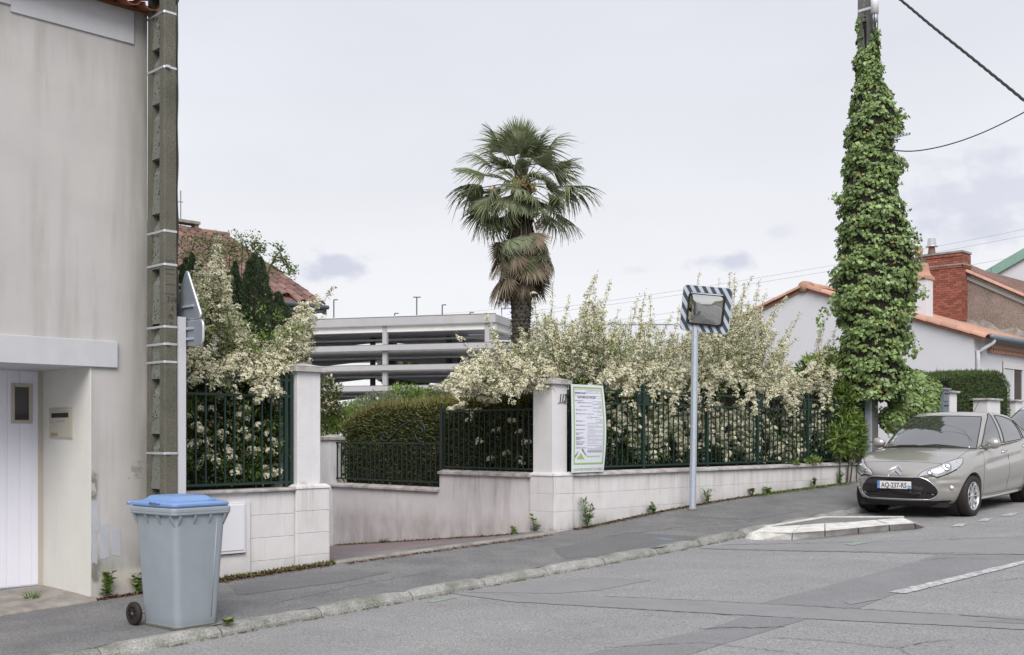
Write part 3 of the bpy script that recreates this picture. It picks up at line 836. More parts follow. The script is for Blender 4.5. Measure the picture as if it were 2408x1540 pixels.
for k in range(13):
    x = .02 - k*.2
    for r_, yy in ((0, -.26), (1, .08)):
        inst('roof_tile', tile_dn, house, (x-.1, yy, 5.86+ (yy+.26)*math.tan(sl)-.03), (sl+random.uniform(-.03,.03), 0, random.uniform(-.03,.03)))
        inst('roof_tile', tile_up, house, (x, yy-.02, 5.90+(yy+.26)*math.tan(sl)), (sl+random.uniform(-.03,.03), 0, random.uniform(-.03,.03)))
mb = MB(); mb.tube([(hx(-12), -.30, 5.92), (.16, -.30, 5.92)], .045, 8); mb.build('gutter', M['terracotta_old'], house, smooth=True)
mb = MB(); mb.tube([(.10,-.05,5.5),(.10,-.05,5.72),(.12,-.25,5.86)], .035, 8); mb.build('rainwater_pipe', M['zinc'], house, smooth=True)
# door step
st_ = MB()
stp = [on_road(*q) for q in ((-60,1423),(0,1418),(110,1406),(195,1399),(213,1393))]
step = thing('door_step', 'low concrete door step with weeds in front of the white door', 'step', P(RSs, 0, 0), ANG)
g = MB()
rows = []
for i in range(13):
    a = RSs-3+.25*i; rows.append([(a-RSs, y, zpave(a, -y)+.035+(.0 if y > .1 else -.0)) for y in (1.13, .5, .0, -.10)] + [(a-RSs, -.13, zpave(a,.1)+.01), (a-RSs, -.135, zpave(a,.1)-.2)])
g.grid(rows); b = len(g.v)-6; g.f.append(tuple(range(b, b+6)))
g.build('slab', M['conc_edge'], step, fixn=True)

# ================================================================== BLOCK WALLS
blk_me = MB()
def block_mesh(w_, h_, d_=.008, c_=.004):
    mb = MB(); mb.frust((0,0,0,0),(0,0,0,0),0,0); mb.v=[]; mb.f=[]
    a = [(0,0,0),(w_,0,0),(w_,0,h_),(0,0,h_)]; b = [(c_,-d_,c_),(w_-c_,-d_,c_),(w_-c_,-d_,h_-c_),(c_,-d_,h_-c_)]
    mb.add(a+b, [(4,5,6,7),(0,1,5,4),(1,2,6,5),(2,3,7,6),(3,0,4,7)])
    return mb.mesh('block')
_bm = {}
def put_block(parent, x, y, z, w_, h_, m, rz=0, d=.008, name='block'):
    key = (round(w_,3), round(h_,3), m.name, d)
    if key not in _bm:
        me = block_mesh(w_-.003, h_-.003, d); me.materials.append(m); _bm[key] = me
    return inst(name, _bm[key], parent, (x+.0015, y, z+.0015+random.uniform(-.0008,.0008)), (0,0,rz))
# y = front face of core (local), street side is -y
def block_face(parent, x0, x1, yf, zbot, ztop, m, bl=.5, bh=.25, off=0.0, rz=0, clip=None):
    r_ = 0; z = ztop-bh
    while z > zbot-bh:
        x = x0 - (bl*.5 if r_ % 2 else 0) - off
        while x < x1-.01:
            a = max(x, x0); b = min(x+bl, x1)
            if b-a > .03 and not (clip and a < clip[1]-.01 and b > clip[0]+.01 and z < clip[3]-.01 and z+bh > clip[2]+.01):
                zz = zw(a) if clip is None else zw(a)
                put_block(parent, a, yf, z, b-a, bh, m)
            x += bl
        z -= bh; r_ += 1
# street wall right of the gate pier
WALL_T = -.02
sw0, sw1 = .41, 9.3
swall = sthing('street_wall', 'long low white block wall with fence, running right from the pier numbered 113', 'wall', 0, 0, 0)
MB().box(sw0, sw1, .02+.018, .22, -.3, 1.02).build('core', M['wall'], swall, fixn=True)
_zb0 = 0.0
z = 1.02-.25; r_ = 0
while z > -.05:
    x = sw0 - (.25 if r_ % 2 else 0)
    while x < sw1-.01:
        a = max(x, sw0); b = min(x+.5, sw1)
        if b-a > .03 and z+.25 > zw(a):
            put_block(swall, a, .04, z, b-a, .25, M['wall'])
        x += .5
    z -= .25; r_ += 1
x = sw0
rc = random.Random(5)
while x < sw1:
    l = min(rc.uniform(.9,1.1), sw1-x)
    MB().add(*([(x+.003,-.02,1.023),(x+l-.003,-.02,1.023),(x+l-.003,.26,1.023),(x+.003,.26,1.023),(x+.003,-.02,1.058),(x+l-.003,-.02,1.058),(x+l-.003,.12,1.085),(x+.003,.12,1.085),(x+l-.003,.26,1.058),(x+.003,.26,1.058)],
              [(0,3,2,1),(0,1,5,4),(4,5,6,7),(7,6,8,9),(2,3,9,8),(1,2,8,6,5),(3,0,4,7,9)])).build('coping_stone', M['coping'], swall, bevel=.006, fixn=True)
    x += l
# left front wall between house and left pier
lw0, lw1 = HS+.01, -4.27
lwall = sthing('front_wall', 'low white block wall with a meter cupboard behind the wheelie bin', 'wall', 0, 0, 0)
MB().box(lw0, lw1, .06, .24, -.4, .98).build('core', M['wall'], lwall, fixn=True)
# meter cupboard door
mx1, mzt = on_t(577, 1180, 0.0); mx0, _ = on_t(500, 1180, .0); _, mzb = on_t(577, 1299, 0.0)
mx0 = mx1-.66
z = .98-.25; r_ = 0
while z > -.3:
    x = lw0 - (.25 if r_ % 2 else 0)-.1
    while x < lw1-.01:
        a = max(x, lw0); b = min(x+.5, lw1)
        if a < mx1+.06 and b > mx1+.06 and z < mzt+.05 and z+.25 > mzb-.05: a = mx1+.06
        if b-a > .03 and z+.25 > zw(a)-.02 and not (b <= mx1+.07 and b > mx0-.05 and z < mzt+.05 and z+.25 > mzb-.05):
            put_block(lwall, a, .06, z, b-a, .25, M['wall'])
        x += .5
    z -= .25; r_ += 1
MB().box(lw0, lw1, .0, .27, .983, 1.02).build('coping_slab', M['coping'], lwall, bevel=.012, fixn=True)
MB().box(lw0, mx1+.07, .02, .06, mzb-.6, mzt+.012).build('render_panel', M['wall'], lwall, fixn=True)
mc = thing('meter_cupboard', 'white meter cupboard door set in the low wall behind the bin', 'cupboard', P(0,0,0), ANG)
MB().box(mx0, mx1, -.002, .03, mzb, mzt).build('frame', M['white_pvc'], mc, bevel=.004, fixn=True)
MB().box(mx0+.02, mx1-.022, -.012, .0, mzb+.03, mzt-.025).build('door', M['white_pvc'], mc, bevel=.005, fixn=True)
MB().box(mx0-.01, mx1+.004, -.01, .0, mzb-.008, mzb-.001).build('bottom_gap', M['dark'], mc, fixn=True)

# ---------------------------------------------------------------- gate piers
def pier(name, label, s1, wbase, zb_top, wshaft, zcap, m_base, side_px, dbase=.40, dshaft=.30, setb=.08):
    """s1 = s of the corner nearest the driveway / camera on the street face; base occupies s1..s1+wbase"""
    t = sthing(name, label, 'gate pier', 0, 0, 0)
    x0, x1 = s1, s1+wbase
    MB().box(x0+.016, x1-.016, .018, dbase-.016, -.5, zb_top-.004).build('core', m_base, t, fixn=True)
    # facing blocks: street face and two sides
    z = zb_top-.03-.25; k = 0
    zc = [zb_top-.03]
    while z > -.45:
        if z+.25 > zw(x0)-.1:
            f_ = put_block(t, x0, .018, z, wbase, .25, m_base)
            l_ = put_block(t, x0+.018, dbase, z, dbase, .25, m_base, rz=-PI/2)
            r2 = put_block(t, x1-.018, .0, z, dbase, .25, m_base, rz=PI/2)
        z -= .25
    cx = (x0+x1)/2; cy = setb + dshaft/2
    mb = MB(); mb.frust((x0-.004,x1+.004,-.004,dbase+.004),(x0+.0,x1-.0,.0,dbase-.0), zb_top-.03, zb_top-.008)
    mb.frust((x0,x1,0,dbase),(x0+.03,x1-.03,.03,dbase-.03), zb_top-.008, zb_top+.02)
    mb.build('base_ledge', m_base, t, bevel=.005, fixn=True)
    h = wshaft/2; hd = dshaft/2
    MB().box(cx-h, cx+h, cy-hd, cy+hd, zb_top+.0, zcap).build('shaft', M['pier'], t, bevel=.008, fixn=True)
    c = MB(); o_ = .055
    c.box(cx-h-o_, cx+h+o_, cy-hd-o_, cy+hd+o_, zcap, zcap+.06)
    c.build('cap_slab', M['coping'], t, bevel=.008, fixn=True)
    c = MB(); c.add([(cx-h-o_,cy-hd-o_,zcap+.062),(cx+h+o_,cy-hd-o_,zcap+.062),(cx+h+o_,cy+hd+o_,zcap+.062),(cx-h-o_,cy+hd+o_,zcap+.062),(cx,cy,zcap+.115)],
                    [(0,3,2,1),(0,1,4),(1,2,4),(2,3,4),(3,0,4)])
    c.build('cap_point', M['coping'], t, fixn=True)
    return t, cx-h, cx+h, cy-hd, cy+hd
pr, prx0, prx1, pry0, pry1 = pier('gate_pier', 'white pier bearing the number 113, right of the driveway', 0, .41, 1.06, .304, 2.32, M['wall'], None, dbase=.48, dshaft=.38, setb=.08)
pl, plx0, plx1, ply0, ply1 = pier('gate_pier', 'white pier on blockwork base left of the driveway, nearest the blue lidded bin', -4.28, .464, 1.03, .316, 2.32, M['wall'], None, dbase=.5, dshaft=.34, setb=.088)

# ---------------------------------------------------------------- driveway wall (runs away from the street)
dw = sthing('driveway_wall', 'stained white rendered wall stepping down along the driveway', 'wall', 0, 0, 0)
Q1 = 2.45; Q2 = 5.2
MB().box(.05, .22, .45, Q1, -.8, 1.0).build('upper_wall', M['wall_dirty'], dw, fixn=True)
MB().box(.051, .219, Q1+.001, Q2, -.9, .72).build('lower_wall', M['wall_dirty'], dw, fixn=True)
for (a, b, z) in ((.45, Q1-.0, 1.003), (Q1+.012, Q2, .723)):
    n_ = 2; L_ = (b-a)/n_
    for i in range(n_):
        MB().add(*([(-.0,a+i*L_+.002,z),(.27,a+i*L_+.002,z),(.27,a+(i+1)*L_-.002,z),(-.0,a+(i+1)*L_-.002,z),
                 (-.0,a+i*L_+.002,z+.04),(.27,a+i*L_+.002,z+.04),(.27,a+(i+1)*L_-.002,z+.04),(-.0,a+(i+1)*L_-.002,z+.04),(.135,a+i*L_+.002,z+.07),(.135,a+(i+1)*L_-.002,z+.07)],
                 [(0,3,2,1),(1,2,6,5),(3,0,4,7),(4,8,9,7),(8,5,6,9),(0,1,5,8,4),(2,3,7,9,6)])).build('coping_stone', M['coping'], dw, bevel=.006, fixn=True)
# small far pier
fp = sthing('small_pier', 'short white pier with pointed cap at the far end of the driveway wall', 'pier', 0, 0, 0)
MB().box(-.02, .24, Q2+.002, Q2+.28, -.9, 1.52).build('shaft', M['pier'], fp, bevel=.006, fixn=True)
MB().box(-.06, .28, Q2-.04, Q2+.32, 1.523, 1.57).build('cap_slab', M['coping'], fp, bevel=.006, fixn=True)
MB().add([(-.06,Q2-.04,1.572),(.28,Q2-.04,1.572),(.28,Q2+.32,1.572),(-.06,Q2+.32,1.572),(.11,Q2+.14,1.62)],[(0,3,2,1),(0,1,4),(1,2,4),(2,3,4),(3,0,4)]).build('cap_point', M['coping'], fp, fixn=True)

# ---------------------------------------------------------------- fences
def bar_mesh(h, w_, m, name='bar'):
    mb = MB(); mb.box(-w_/2, w_/2, -w_/2, w_/2, 0, h); me = mb.mesh(name); me.materials.append(m); return me
# street fence
FY = .12
sf = sthing('street_fence', 'long dark green iron railing on the low wall in front of the blossom', 'fence', 0, 0, 0)
zt_, zm_, zb_ = 2.27, 2.08, 1.14
def px2s(px, t=-FY): return on_t(px, 1000, t)[0]
posts = [px2s(1512), px2s(1662), px2s(1781), px2s(1899), px2s(1992)]
print('posts', posts)
pm = bar_mesh(1.28, .05, M['green_iron'])
for s_ in [.50]+posts:
    mb = MB(); mb.box(s_-.025, s_+.025, FY-.025, FY+.025, 1.06, 2.36); mb.frust((s_-.03,s_+.03,FY-.03,FY+.03),(s_-.005,s_+.005,FY-.005,FY+.005),2.362,2.40)
    mb.build('post', M['green_iron'], sf, fixn=True)
    if s_ > .6:
        for d_ in (-.1, .1):
            mb = MB(); mb.box(s_+d_-.055, s_+d_+.055, FY-.008, FY+.008, zm_+.03, zt_-.03)
            mb.build('square_panel', M['green_iron'], sf, fixn=True)
ends = [.50]+posts
bmesh_short = bar_mesh(zm_-zb_, .016, M['green_iron']); bmesh_tall = bar_mesh(zt_-zb_, .016, M['green_iron'])
for a, b in zip(ends[:-1], ends[1:]):
    for z in (zt_, zm_, zb_):
        MB().box(a+.027, b-.027, FY-.018, FY+.018, z-.014, z+.014).build('rail', M['green_iron'], sf, fixn=True)
    n_ = max(6, int((b-a)/.125))
    for i in range(1, n_):
        x = a+(b-a)*i/n_
        tall = i % 4 == 0
        inst('bar', bmesh_tall if tall else bmesh_short, sf, (x, FY, zb_))
MB().tube([(posts[-1], FY, 2.2), (9.25, FY, 2.2)], .015, 6).build('rail', M['green_iron'], sf)
# left fence
lf = sthing('front_fence', 'dark green iron railing panel between concrete pole and left pier', 'fence', 0, 0, 0)
la, lb_ = HS+.05, plx0-.02
zt2, zm2, zb2_ = 2.22, 2.04, 1.075
LFY = .16
for z in (zt2, zm2, zb2_):
    MB().box(la, lb_, LFY-.018, LFY+.018, z-.014, z+.014).build('rail', M['green_iron'], lf, fixn=True)
for s_ in (lb_-.02, lb_-.09, la):
    MB().box(s_-.02, s_+.02, LFY-.02, LFY+.02, 1.03, 2.28).build('post', M['green_iron'], lf, fixn=True)
n_ = int((lb_-.1-la)/.118)
b1 = bar_mesh(zm2-zb2_, .018, M['green_iron']); b2 = bar_mesh(zt2-zb2_, .018, M['green_iron'])
for i in range(1, n_+1):
    x = la + (lb_-.1-la)*i/(n_+.6)
    inst('bar', b2 if i % 3 == 0 else b1, lf, (x, LFY, zb2_))
# driveway railings (plane s = .13)
df = sthing('driveway_railing', 'black green iron railing with scrollwork on the stepped driveway wall', 'railing', 0, 0, 0)
DX = .13
for (y0, y1, z0, z1) in ((.50, Q1-.02, 1.115, 1.975), (Q1+.06, Q2+.10, .865, 1.475)):
    for z in (z0, z1):
        MB().box(DX-.017, DX+.017, y0, y1, z-.013, z+.013).build('rail', M['black_iron'], df, fixn=True)
    n_ = int((y1-y0)/.112); bmx = bar_mesh(z1-z0, .018, M['black_iron'])
    for i in range(0 if y0 < 1 else 0, n_+1):
        inst('bar', bmx, df, (DX, y0+(y1-y0)*i/n_ if 0 < i < n_ else y0+(y1-y0)*i/n_+(.012 if i == 0 else -.012), z0))
MB().box(DX-.03, DX+.03, Q1+.0, Q1+.055, .80, 2.03).build('post', M['black_iron'], df, bevel=.004, fixn=True)
# scrollwork : points read as (distance along wall, height)
def spiral(c, r0, r1, a0, a1, n=16):
    return [(c[0]+ (r0+(r1-r0)*i/n)*math.cos(a0+(a1-a0)*i/n), c[1]+(r0+(r1-r0)*i/n)*math.sin(a0+(a1-a0)*i/n)) for i in range(n+1)]
def sc(px, py):
    t_, z_ = on_s(px, py, DX); return (-t_, z_)
pts = [(997,1025),(999,1010),(994,996),(982,989),(965,991),(945,1003),(928,1020),(915,1033),(905,1037),(898,1032),(897,1024),(902,1018),(909,1018),(911,1023)]
pts2 = [(997,1040),(985,1036),(977,1026),(977,1014),(983,1007),(991,1008),(994,1015),(990,1020)]
def smooth_path(p_, k=4):
    o_ = []
    for i in range(len(p_)-1):
        p0 = p_[max(i-1,0)]; p1 = p_[i]; p2 = p_[i+1]; p3 = p_[min(i+2,len(p_)-1)]
        for j in range(k):
            t_ = j/k
            o_.append(tuple(.5*((2*p1[c])+(-p0[c]+p2[c])*t_+(2*p0[c]-5*p1[c]+4*p2[c]-p3[c])*t_*t_+(-p0[c]+3*p1[c]-3*p2[c]+p3[c])*t_**3) for c in range(len(p1))))
    o_.append(tuple(p_[-1])); return o_
for pp in (pts, pts2):
    path = [(DX, *sc(*q)) for q in smooth_path(pp)]
    MB().tube(path, .015, 6).build('scroll', M['black_iron'], df, smooth=True)

# ================================================================== TEXT helper
def text(body, size, m, parent, Mx, sx=1.0, align='LEFT', depth=.0008, bend=None, name='lettering', shear=0, bold=0):
    cu = bpy.data.curves.new(name, 'FONT'); cu.body = body; cu.size = size; cu.extrude = depth; cu.align_x = align; cu.resolution_u = 3
    cu.shear = shear
    if bold: cu.offset = bold
    o = bpy.data.objects.new('tmp_text', cu); COL.objects.link(o)
    dg = bpy.context.evaluated_depsgraph_get()
    me = bpy.data.meshes.new_from_object(o.evaluated_get(dg))
    bpy.data.objects.remove(o, do_unlink=True); bpy.data.curves.remove(cu)
    for v_ in me.vertices:
        q = Mx @ Vector((v_.co.x*sx, v_.co.y, v_.co.z))
        if bend: q = bend(q)
        v_.co = q
    me.name = name
    me.materials.clear(); me.materials.append(m)
    return obj_from(name, me, m, parent)
# local frames: text drawn on street facing plane: x->x, y->z, z-> -y
FACE = Matrix(((1,0,0,0),(0,0,-1,0),(0,1,0,0),(0,0,0,1)))
def FT(x, y, z): return Matrix.Translation((x, y, z)) @ FACE
# number 113 on the right pier
nb_ = thing('house_number', 'black wrought house number 113 on the white pier', 'house number', P(0,0,0), ANG)
nx0, nzb = on_t(1313, 945, -pry0)
nx1, nzt = on_t(1331, 925, -pry0)
o_ = text('113', (nzt-nzb)*1.35, M['iron_number'], nb_, FT(nx0, pry0-.012, nzb), sx=.62, depth=.004, shear=.25, name='numerals', bold=.001)
_k = (nx1-nx0)/max(v.co.x-nx0 for v in o_.data.vertices)
for v in o_.data.vertices: v.co.x = nx0+(v.co.x-nx0)*_k
MB().tube(smooth_path([(nx0-.02, pry0-.012, nzb-.02), (nx0+.03, pry0-.012, nzb-.008), (nx1, pry0-.012, nzb-.012), (nx1+.025, pry0-.012, nzb+.01)]), .004, 5).build('flourish', M['iron_number'], nb_, smooth=True)

# ---------------------------------------------------------------- works notice board on the fence
PT = .03                       # board stands just in front of the railing
bx0, bzt = on_t(1343, 903, PT); bx1, bzb = on_t(1418, 1109, PT)
BW, BH = bx1-bx0, bzt-bzb
board = thing('notice_board', 'white and lime green building permit notice wired to the green fence', 'notice', P(bx0, PT, bzb), ANG)
print('board', BW, BH)
def bendf(q):       # gentle warp of the plastic sheet
    u = q.x/BW; v_ = q.z/BH
    return Vector((q.x + .012*math.sin(v_*PI)*1.0, q.y - .045*math.sin(v_*PI)*(u) - .01*(1-v_), q.z + .01*u*0))
def board_rect(name, x0, x1, z0, z1, y, m, th=.001, parent=None):
    nzc = max(1, int((z1-z0)/BH*24)); nxc = max(1, int((x1-x0)/BW*6)); rows = []
    f_ = [[bendf(Vector((x0+(x1-x0)*i/nxc, y, z0+(z1-z0)*j/nzc))) for i in range(nxc+1)] for j in range(nzc+1)]
    g = MB(); g.grid(f_)
    return g.build(name, m, parent or board)
g = MB(); 
ff = [[bendf(Vector((BW*i/6, 0, BH*j/24))) for i in range(7)] for j in range(25)]
bb = [[q+Vector((0,.006,0)) for q in r_] for r_ in ff]
g.grid(ff); nfr = len(g.v); g.grid(bb)
g.f = [f for f in g.f]
def rim(a, b): g.f.append((a, b, b+nfr, a+nfr))
for i in range(6): rim(i, i+1); rim(24*7+i, 24*7+i+1)
for j in range(24): rim(j*7, (j+1)*7); rim(j*7+6, (j+1)*7+6)
g.build('panel', M['poster'], board, fixn=True)
bw = BW*.035
gz0 = BH*.09
board_rect('green_border', BW*.05, BW*.05+bw, gz0, BH*.975, -.002, M['lime'])
board_rect('green_border', BW*.95-bw, BW*.95, gz0, BH*.975, -.002, M['lime'])
board_rect('green_border', BW*.05+bw, BW*.95-bw, BH*.955, BH*.975, -.002, M['lime'])
board_rect('green_border', BW*.05+bw, BW*.95-bw, gz0, gz0+BH*.02, -.002, M['lime'])
def bt(s_, u, v_, h, m, sx=1.0, al='LEFT', bold=0, width=None):
    o_ = text(s_, h*BH*1.35, m, board, FT(u*BW, -.0025, v_*BH), sx=sx, align=al, depth=.0003, bend=bendf, bold=bold)
    if width:
        xs = [v.co.x for v in o_.data.vertices]; 
        x0 = min(xs); k = width*BW/(max(xs)-x0)
        for v in o_.data.vertices: v.co.x = x0+(v.co.x-x0)*k
    return o_
bt('CHANTIER INTERDIT AU PUBLIC', .05, .022, .030, M['lime'], width=.92, bold=.0006)
bt('BÉNÉFICIAIRE', .11, .895, .019, M['ink'], width=.32, bold=.0005)
bt('NATURE DU PROJET', .18, .845, .024, M['ink'], width=.56, bold=.0006)
bt('(Cocher les mentions utiles)', .76, .845, .006, M['ink_soft'], width=.15)
rowsb = [('■ Construction >>', .11, .812, .010, .24), ('Surface de Plancher Autorisée', .17, .790, .011, .42), ('Hauteur des Constructions', .24, .750, .010, .35),
        ('■ Lotissement >> Nombre de Lots', .12, .708, .010, .46), ('■ Terrain de Camping', .12, .664, .010, .28), ('Nombre total d’emplacements', .42, .664, .007, .30), ('Dont', .43, .624, .007, .05),
        ('réservés aux habitations légères de loisirs', .56, .624, .006, .33), ('■ Démolition >> Surface à démolir', .12, .580, .011, .52),
        ('PERMIS/DÉCLARATION N°', .11, .534, .009, .30), ('DATE DE DÉLIVRANCE', .11, .484, .009, .26), ('DATE D’AFFICHAGE EN', .11, .446, .008, .28), ('MAIRIE', .11, .430, .008, .09),
        ('ADRESSE MAIRIE DE LA', .11, .398, .008, .28), ('COMMUNE PEUT ÊTRE', .11, .384, .008, .26), ('CONSULTÉ', .11, .370, .008, .13),
        ('NOM DE L’ARCHITECTE', .11, .345, .008, .27), ('AUTEUR DU PROJET', .11, .329, .008, .24), ('ARCHITECTURAL', .11, .313, .008, .20), ('SUPERFICIE DU TERRAIN', .11, .276, .009, .30)]
for (s_, u, v_, h, wd) in rowsb: bt(s_, u, v_, h, M['ink'], width=wd, bold=.0003)
def box_outline(u0, u1, v0, v1, th=.0045):
    a = th
    for (p0, p1, q0, q1) in ((u0,u1,v0,v0+a*.6),(u0,u1,v1-a*.6,v1),(u0,u0+a,v0+a*.6,v1-a*.6),(u1-a,u1,v0+a*.6,v1-a*.6)):
        board_rect('form_line', p0*BW, p1*BW, q0*BH, q1*BH, -.0022, M['ink_soft'])
for q in ((.10,.90,.870,.945),(.44,.88,.905,.935),(.62,.90,.783,.815),(.62,.90,.740,.775),(.62,.90,.696,.731),(.76,.90,.652,.688),(.50,.57,.615,.645),(.70,.90,.572,.608),
          (.45,.90,.525,.562),(.45,.90,.475,.512),(.45,.90,.425,.462),(.45,.90,.375,.412),(.45,.90,.325,.362),(.45,.90,.270,.308)): box_outline(*q)
for (s_, u, v_, h, wd) in (('M²', .83,.790,.014,.05),('M²', .83,.748,.014,.05),('M²', .83,.580,.014,.05),('M²', .83,.280,.013,.05),('+ 47', .73,.790,.013,.08),('/', .80,.745,.016,.03),('/', .78,.703,.016,.03),('/', .84,.660,.016,.03),('/', .78,.578,.016,.03),
                        ('NOM', .46,.915,.008,.06)):
    bt(s_, u, v_, h, M['ink_soft'] if 'M²' not in s_ else M['ink'], width=wd)
for k in range(5): board_rect('small_print', .45*BW, .90*BW, (.226+.007*k)*BH, (.229+.007*k)*BH, -.0022, M['ink_soft'])
_rw = random.Random(44)
def scribble(u0, u1, v_, h):      # faded handwriting, unreadable in the photograph
    n_ = int((u1-u0)/.012); q = [bendf(Vector(((u0+(u1-u0)*i/n_)*BW, -.003, (v_+_rw.uniform(0, h))*BH))) for i in range(n_+1)]
    MB().tube(q, .0012, 3).build('handwriting', M['ink_soft'], board)
for (a_, b_, v_) in ((.47,.53,.537),(.55,.62,.537),(.64,.76,.537),(.48,.60,.487),(.62,.66,.487),(.48,.56,.437),(.58,.66,.437),(.47,.55,.387),(.58,.62,.387),(.64,.76,.387),(.47,.55,.337),(.57,.73,.337),(.70,.82,.282),(.54,.68,.915),(.71,.82,.915)):
    scribble(a_, b_, v_, .013)
bt('leroymerlin.fr', .44, .172, .027, M['lime'], width=.42, bold=.0005)
# triangle logo with the words along its slopes
tri = [(.14,.152),(.38,.152),(.26,.222)]
g = MB(); g.add([bendf(Vector((u*BW, -.0024, v_*BH))) for u, v_ in tri], [(0,1,2)]); g.build('logo_triangle', M['lime'], board)
def slope_text(body, x0, z0, ang, h, wd):
    Mx = Matrix.Translation((x0*BW, -.0025, z0*BH)) @ Matrix.Rotation(-ang, 4, 'Y') @ FACE
    cu_w = wd
    o_ = text(body, h*BH*1.35, M['ink'], board, Mx, sx=1.05, depth=.0003, bend=bendf, bold=.0008)
th_ = math.atan2(.070*BH, .12*BW)
slope_text('LEROY', .090, .166, th_, .021, .1)
slope_text('MERLIN', .275, .262, -th_, .021, .1)

# ================================================================== TRAFFIC MIRROR
ms, mt_ = on_road(1629, 1195)
mt_ = .30; ms = 2.87
print('mirror post', ms, mt_)
mz = zpave(ms, mt_)
tm = sthing('traffic_mirror', 'convex traffic mirror with striped surround on a galvanised post', 'traffic mirror', ms, mt_, mz)
base_w = P(ms, mt_, mz)
postY = base_w.y
topp = at(1634, 786, postY)
lean = topp - base_w
Mi = Matrix.Rotation(-ANG, 4, 'Z')
lv = Mi @ lean
MB().tube([(0,0,-.05), lv*0.5, lv*1.0, lv + lv.normalized()*.45], .054, 8).build('post', M['galv'], tm)
MB().lathe([(.075,0),(.07,.02),(.058,.03)], 12).build('footing', M['conc_edge'], tm, smooth=True)
# head : own frame, x to the right of the picture, z up, facing -y, then turned
hc = at(1660.5, 727, postY-.12)
hl = Mi @ (hc - base_w)
YAW = R(-17); ROLL = R(7.2); PITCH = R(11)
head_M = Matrix.Translation(hl) @ Matrix.Rotation(-ANG,4,'Z') @ Matrix.Rotation(YAW,4,'Z') @ Matrix.Rotation(ROLL,4,'Y') @ Matrix.Rotation(PITCH,4,'X')
head = tm
def rrect(w_, h_, r, n=6):
    q = []
    for cx_, cz_, a0 in ((w_/2-r, -h_/2+r, -90), (w_/2-r, h_/2-r, 0), (-w_/2+r, h_/2-r, 90), (-w_/2+r, -h_/2+r, 180)):
        for i in range(n+1):
            a = R(a0+90*i/n); q.append((cx_+r*math.cos(a), cz_+r*math.sin(a)))
    return q
HW, HH = .77, .72
FB = Matrix(((1,0,0,0),(0,0,-1,0),(0,1,0,0),(0,0,0,1)))
MB().prism(rrect(HW,HH,.075), head_M @ Matrix.Translation((0,.035,0)) @ FB, .055).build('surround', M['mwhite'], tm, bevel=.008, fixn=True)
# diagonal stripes clipped to the surround
def clip_poly(poly, inside_fn_planes):
    for (nx, nz_, d) in inside_fn_planes:
        outp = []
        for i in range(len(poly)):
            a = poly[i]; b = poly[(i+1)%len(poly)]
            da = nx*a[0]+nz_*a[1]-d; db = nx*b[0]+nz_*b[1]-d
            if da <= 0: outp.append(a)
            if (da < 0 < db) or (db < 0 < da):
                u = da/(da-db); outp.append((a[0]+(b[0]-a[0])*u, a[1]+(b[1]-a[1])*u))
        poly = outp
        if len(poly) < 3: return []
    return poly
edge_poly = rrect(HW-.02, HH-.02, .065)
sd_ = math.tan(R(33))
k = -9
while k < 10:
    c0 = k*.124
    st4 = [(c0+sd_, -1.0), (c0+.062+sd_, -1.0), (c0+.062-sd_, 1.0), (c0-sd_, 1.0)]
    # convex clip of rounded rectangle by the two stripe edges
    a, b, c_, d_ = st4
    def plane(p0, p1, ref):
        nx, nz_ = (p1[1]-p0[1]), -(p1[0]-p0[0]); d0 = nx*p0[0]+nz_*p0[1]
        if nx*ref[0]+nz_*ref[1]-d0 > 0: nx, nz_, d0 = -nx, -nz_, -d0
        return (nx, nz_, d0)
    ctr = ((a[0]+c_[0])/2, 0)
    pl_ = clip_poly(edge_poly, [plane(a, d_, ctr), plane(b, c_, ctr)])
    if len(pl_) >= 3:
        MB().prism(pl_, head_M @ Matrix.Translation((0,-.0195,0)) @ FB, .002).build('stripe', M['teal'], tm, fixn=True)
    k += 1
IW, IH = .57, .50
MB().prism(rrect(IW,IH,.06), head_M @ Matrix.Translation((0,-.022,0)) @ FB, .035).build('gasket', M['car_matt'], tm, bevel=.006, fixn=True)
def dome(w_, h_, r, bulge, y0, n=8, k=36):
    q = rrect(w_, h_, r, n); rows = []
    for i in range(k+1):
        f_ = i/k; rows.append([(x*f_, y0 - bulge*(1-((x*f_)**2+(z*f_)**2)/((w_/2)**2+(h_/2)**2)), z*f_) for x, z in q])
    return rows
g = MB(); rws = dome(IW-.062, IH-.062, .055, .045, -.0575, 6, 10)
rws = [[head_M @ Vector(q) for q in r_] for r_ in rws[1:]]
nr = len(rws[0])
for r_ in rws: g.v += [tuple(q) for q in r_]
g.v.append(tuple(head_M @ Vector((0,-.1025,0))))
for i in range(len(rws)-1):
    for j in range(nr): g.f.append((i*nr+j, i*nr+(j+1)%nr, (i+1)*nr+(j+1)%nr, (i+1)*nr+j))
for j in range(nr): g.f.append((len(g.v)-1, (j+1)%nr, j))
g.build('mirror_face', M['mirror'], tm, smooth=True, fixn=True)
MB().prism(rrect(IW+.01,IH+.01,.06), head_M @ Matrix.Translation((0,-.05,0)) @ FB, .01)
hood = MB(); hp = [head_M @ Vector((x, -.062, IH/2-.012)) for x in (-IW/2+.04, 0, IW/2-.04)]
hood.tube(hp, .010, 6); hood.build('visor_lip', M['mwhite'], tm, smooth=True)
for dz in (-.22, .18):
    q0 = head_M @ Vector((0, .03, dz)); 
    MB().tube([q0, q0+Vector((0.02,.07,0))], .03, 6).build('bracket', M['galv'], tm)

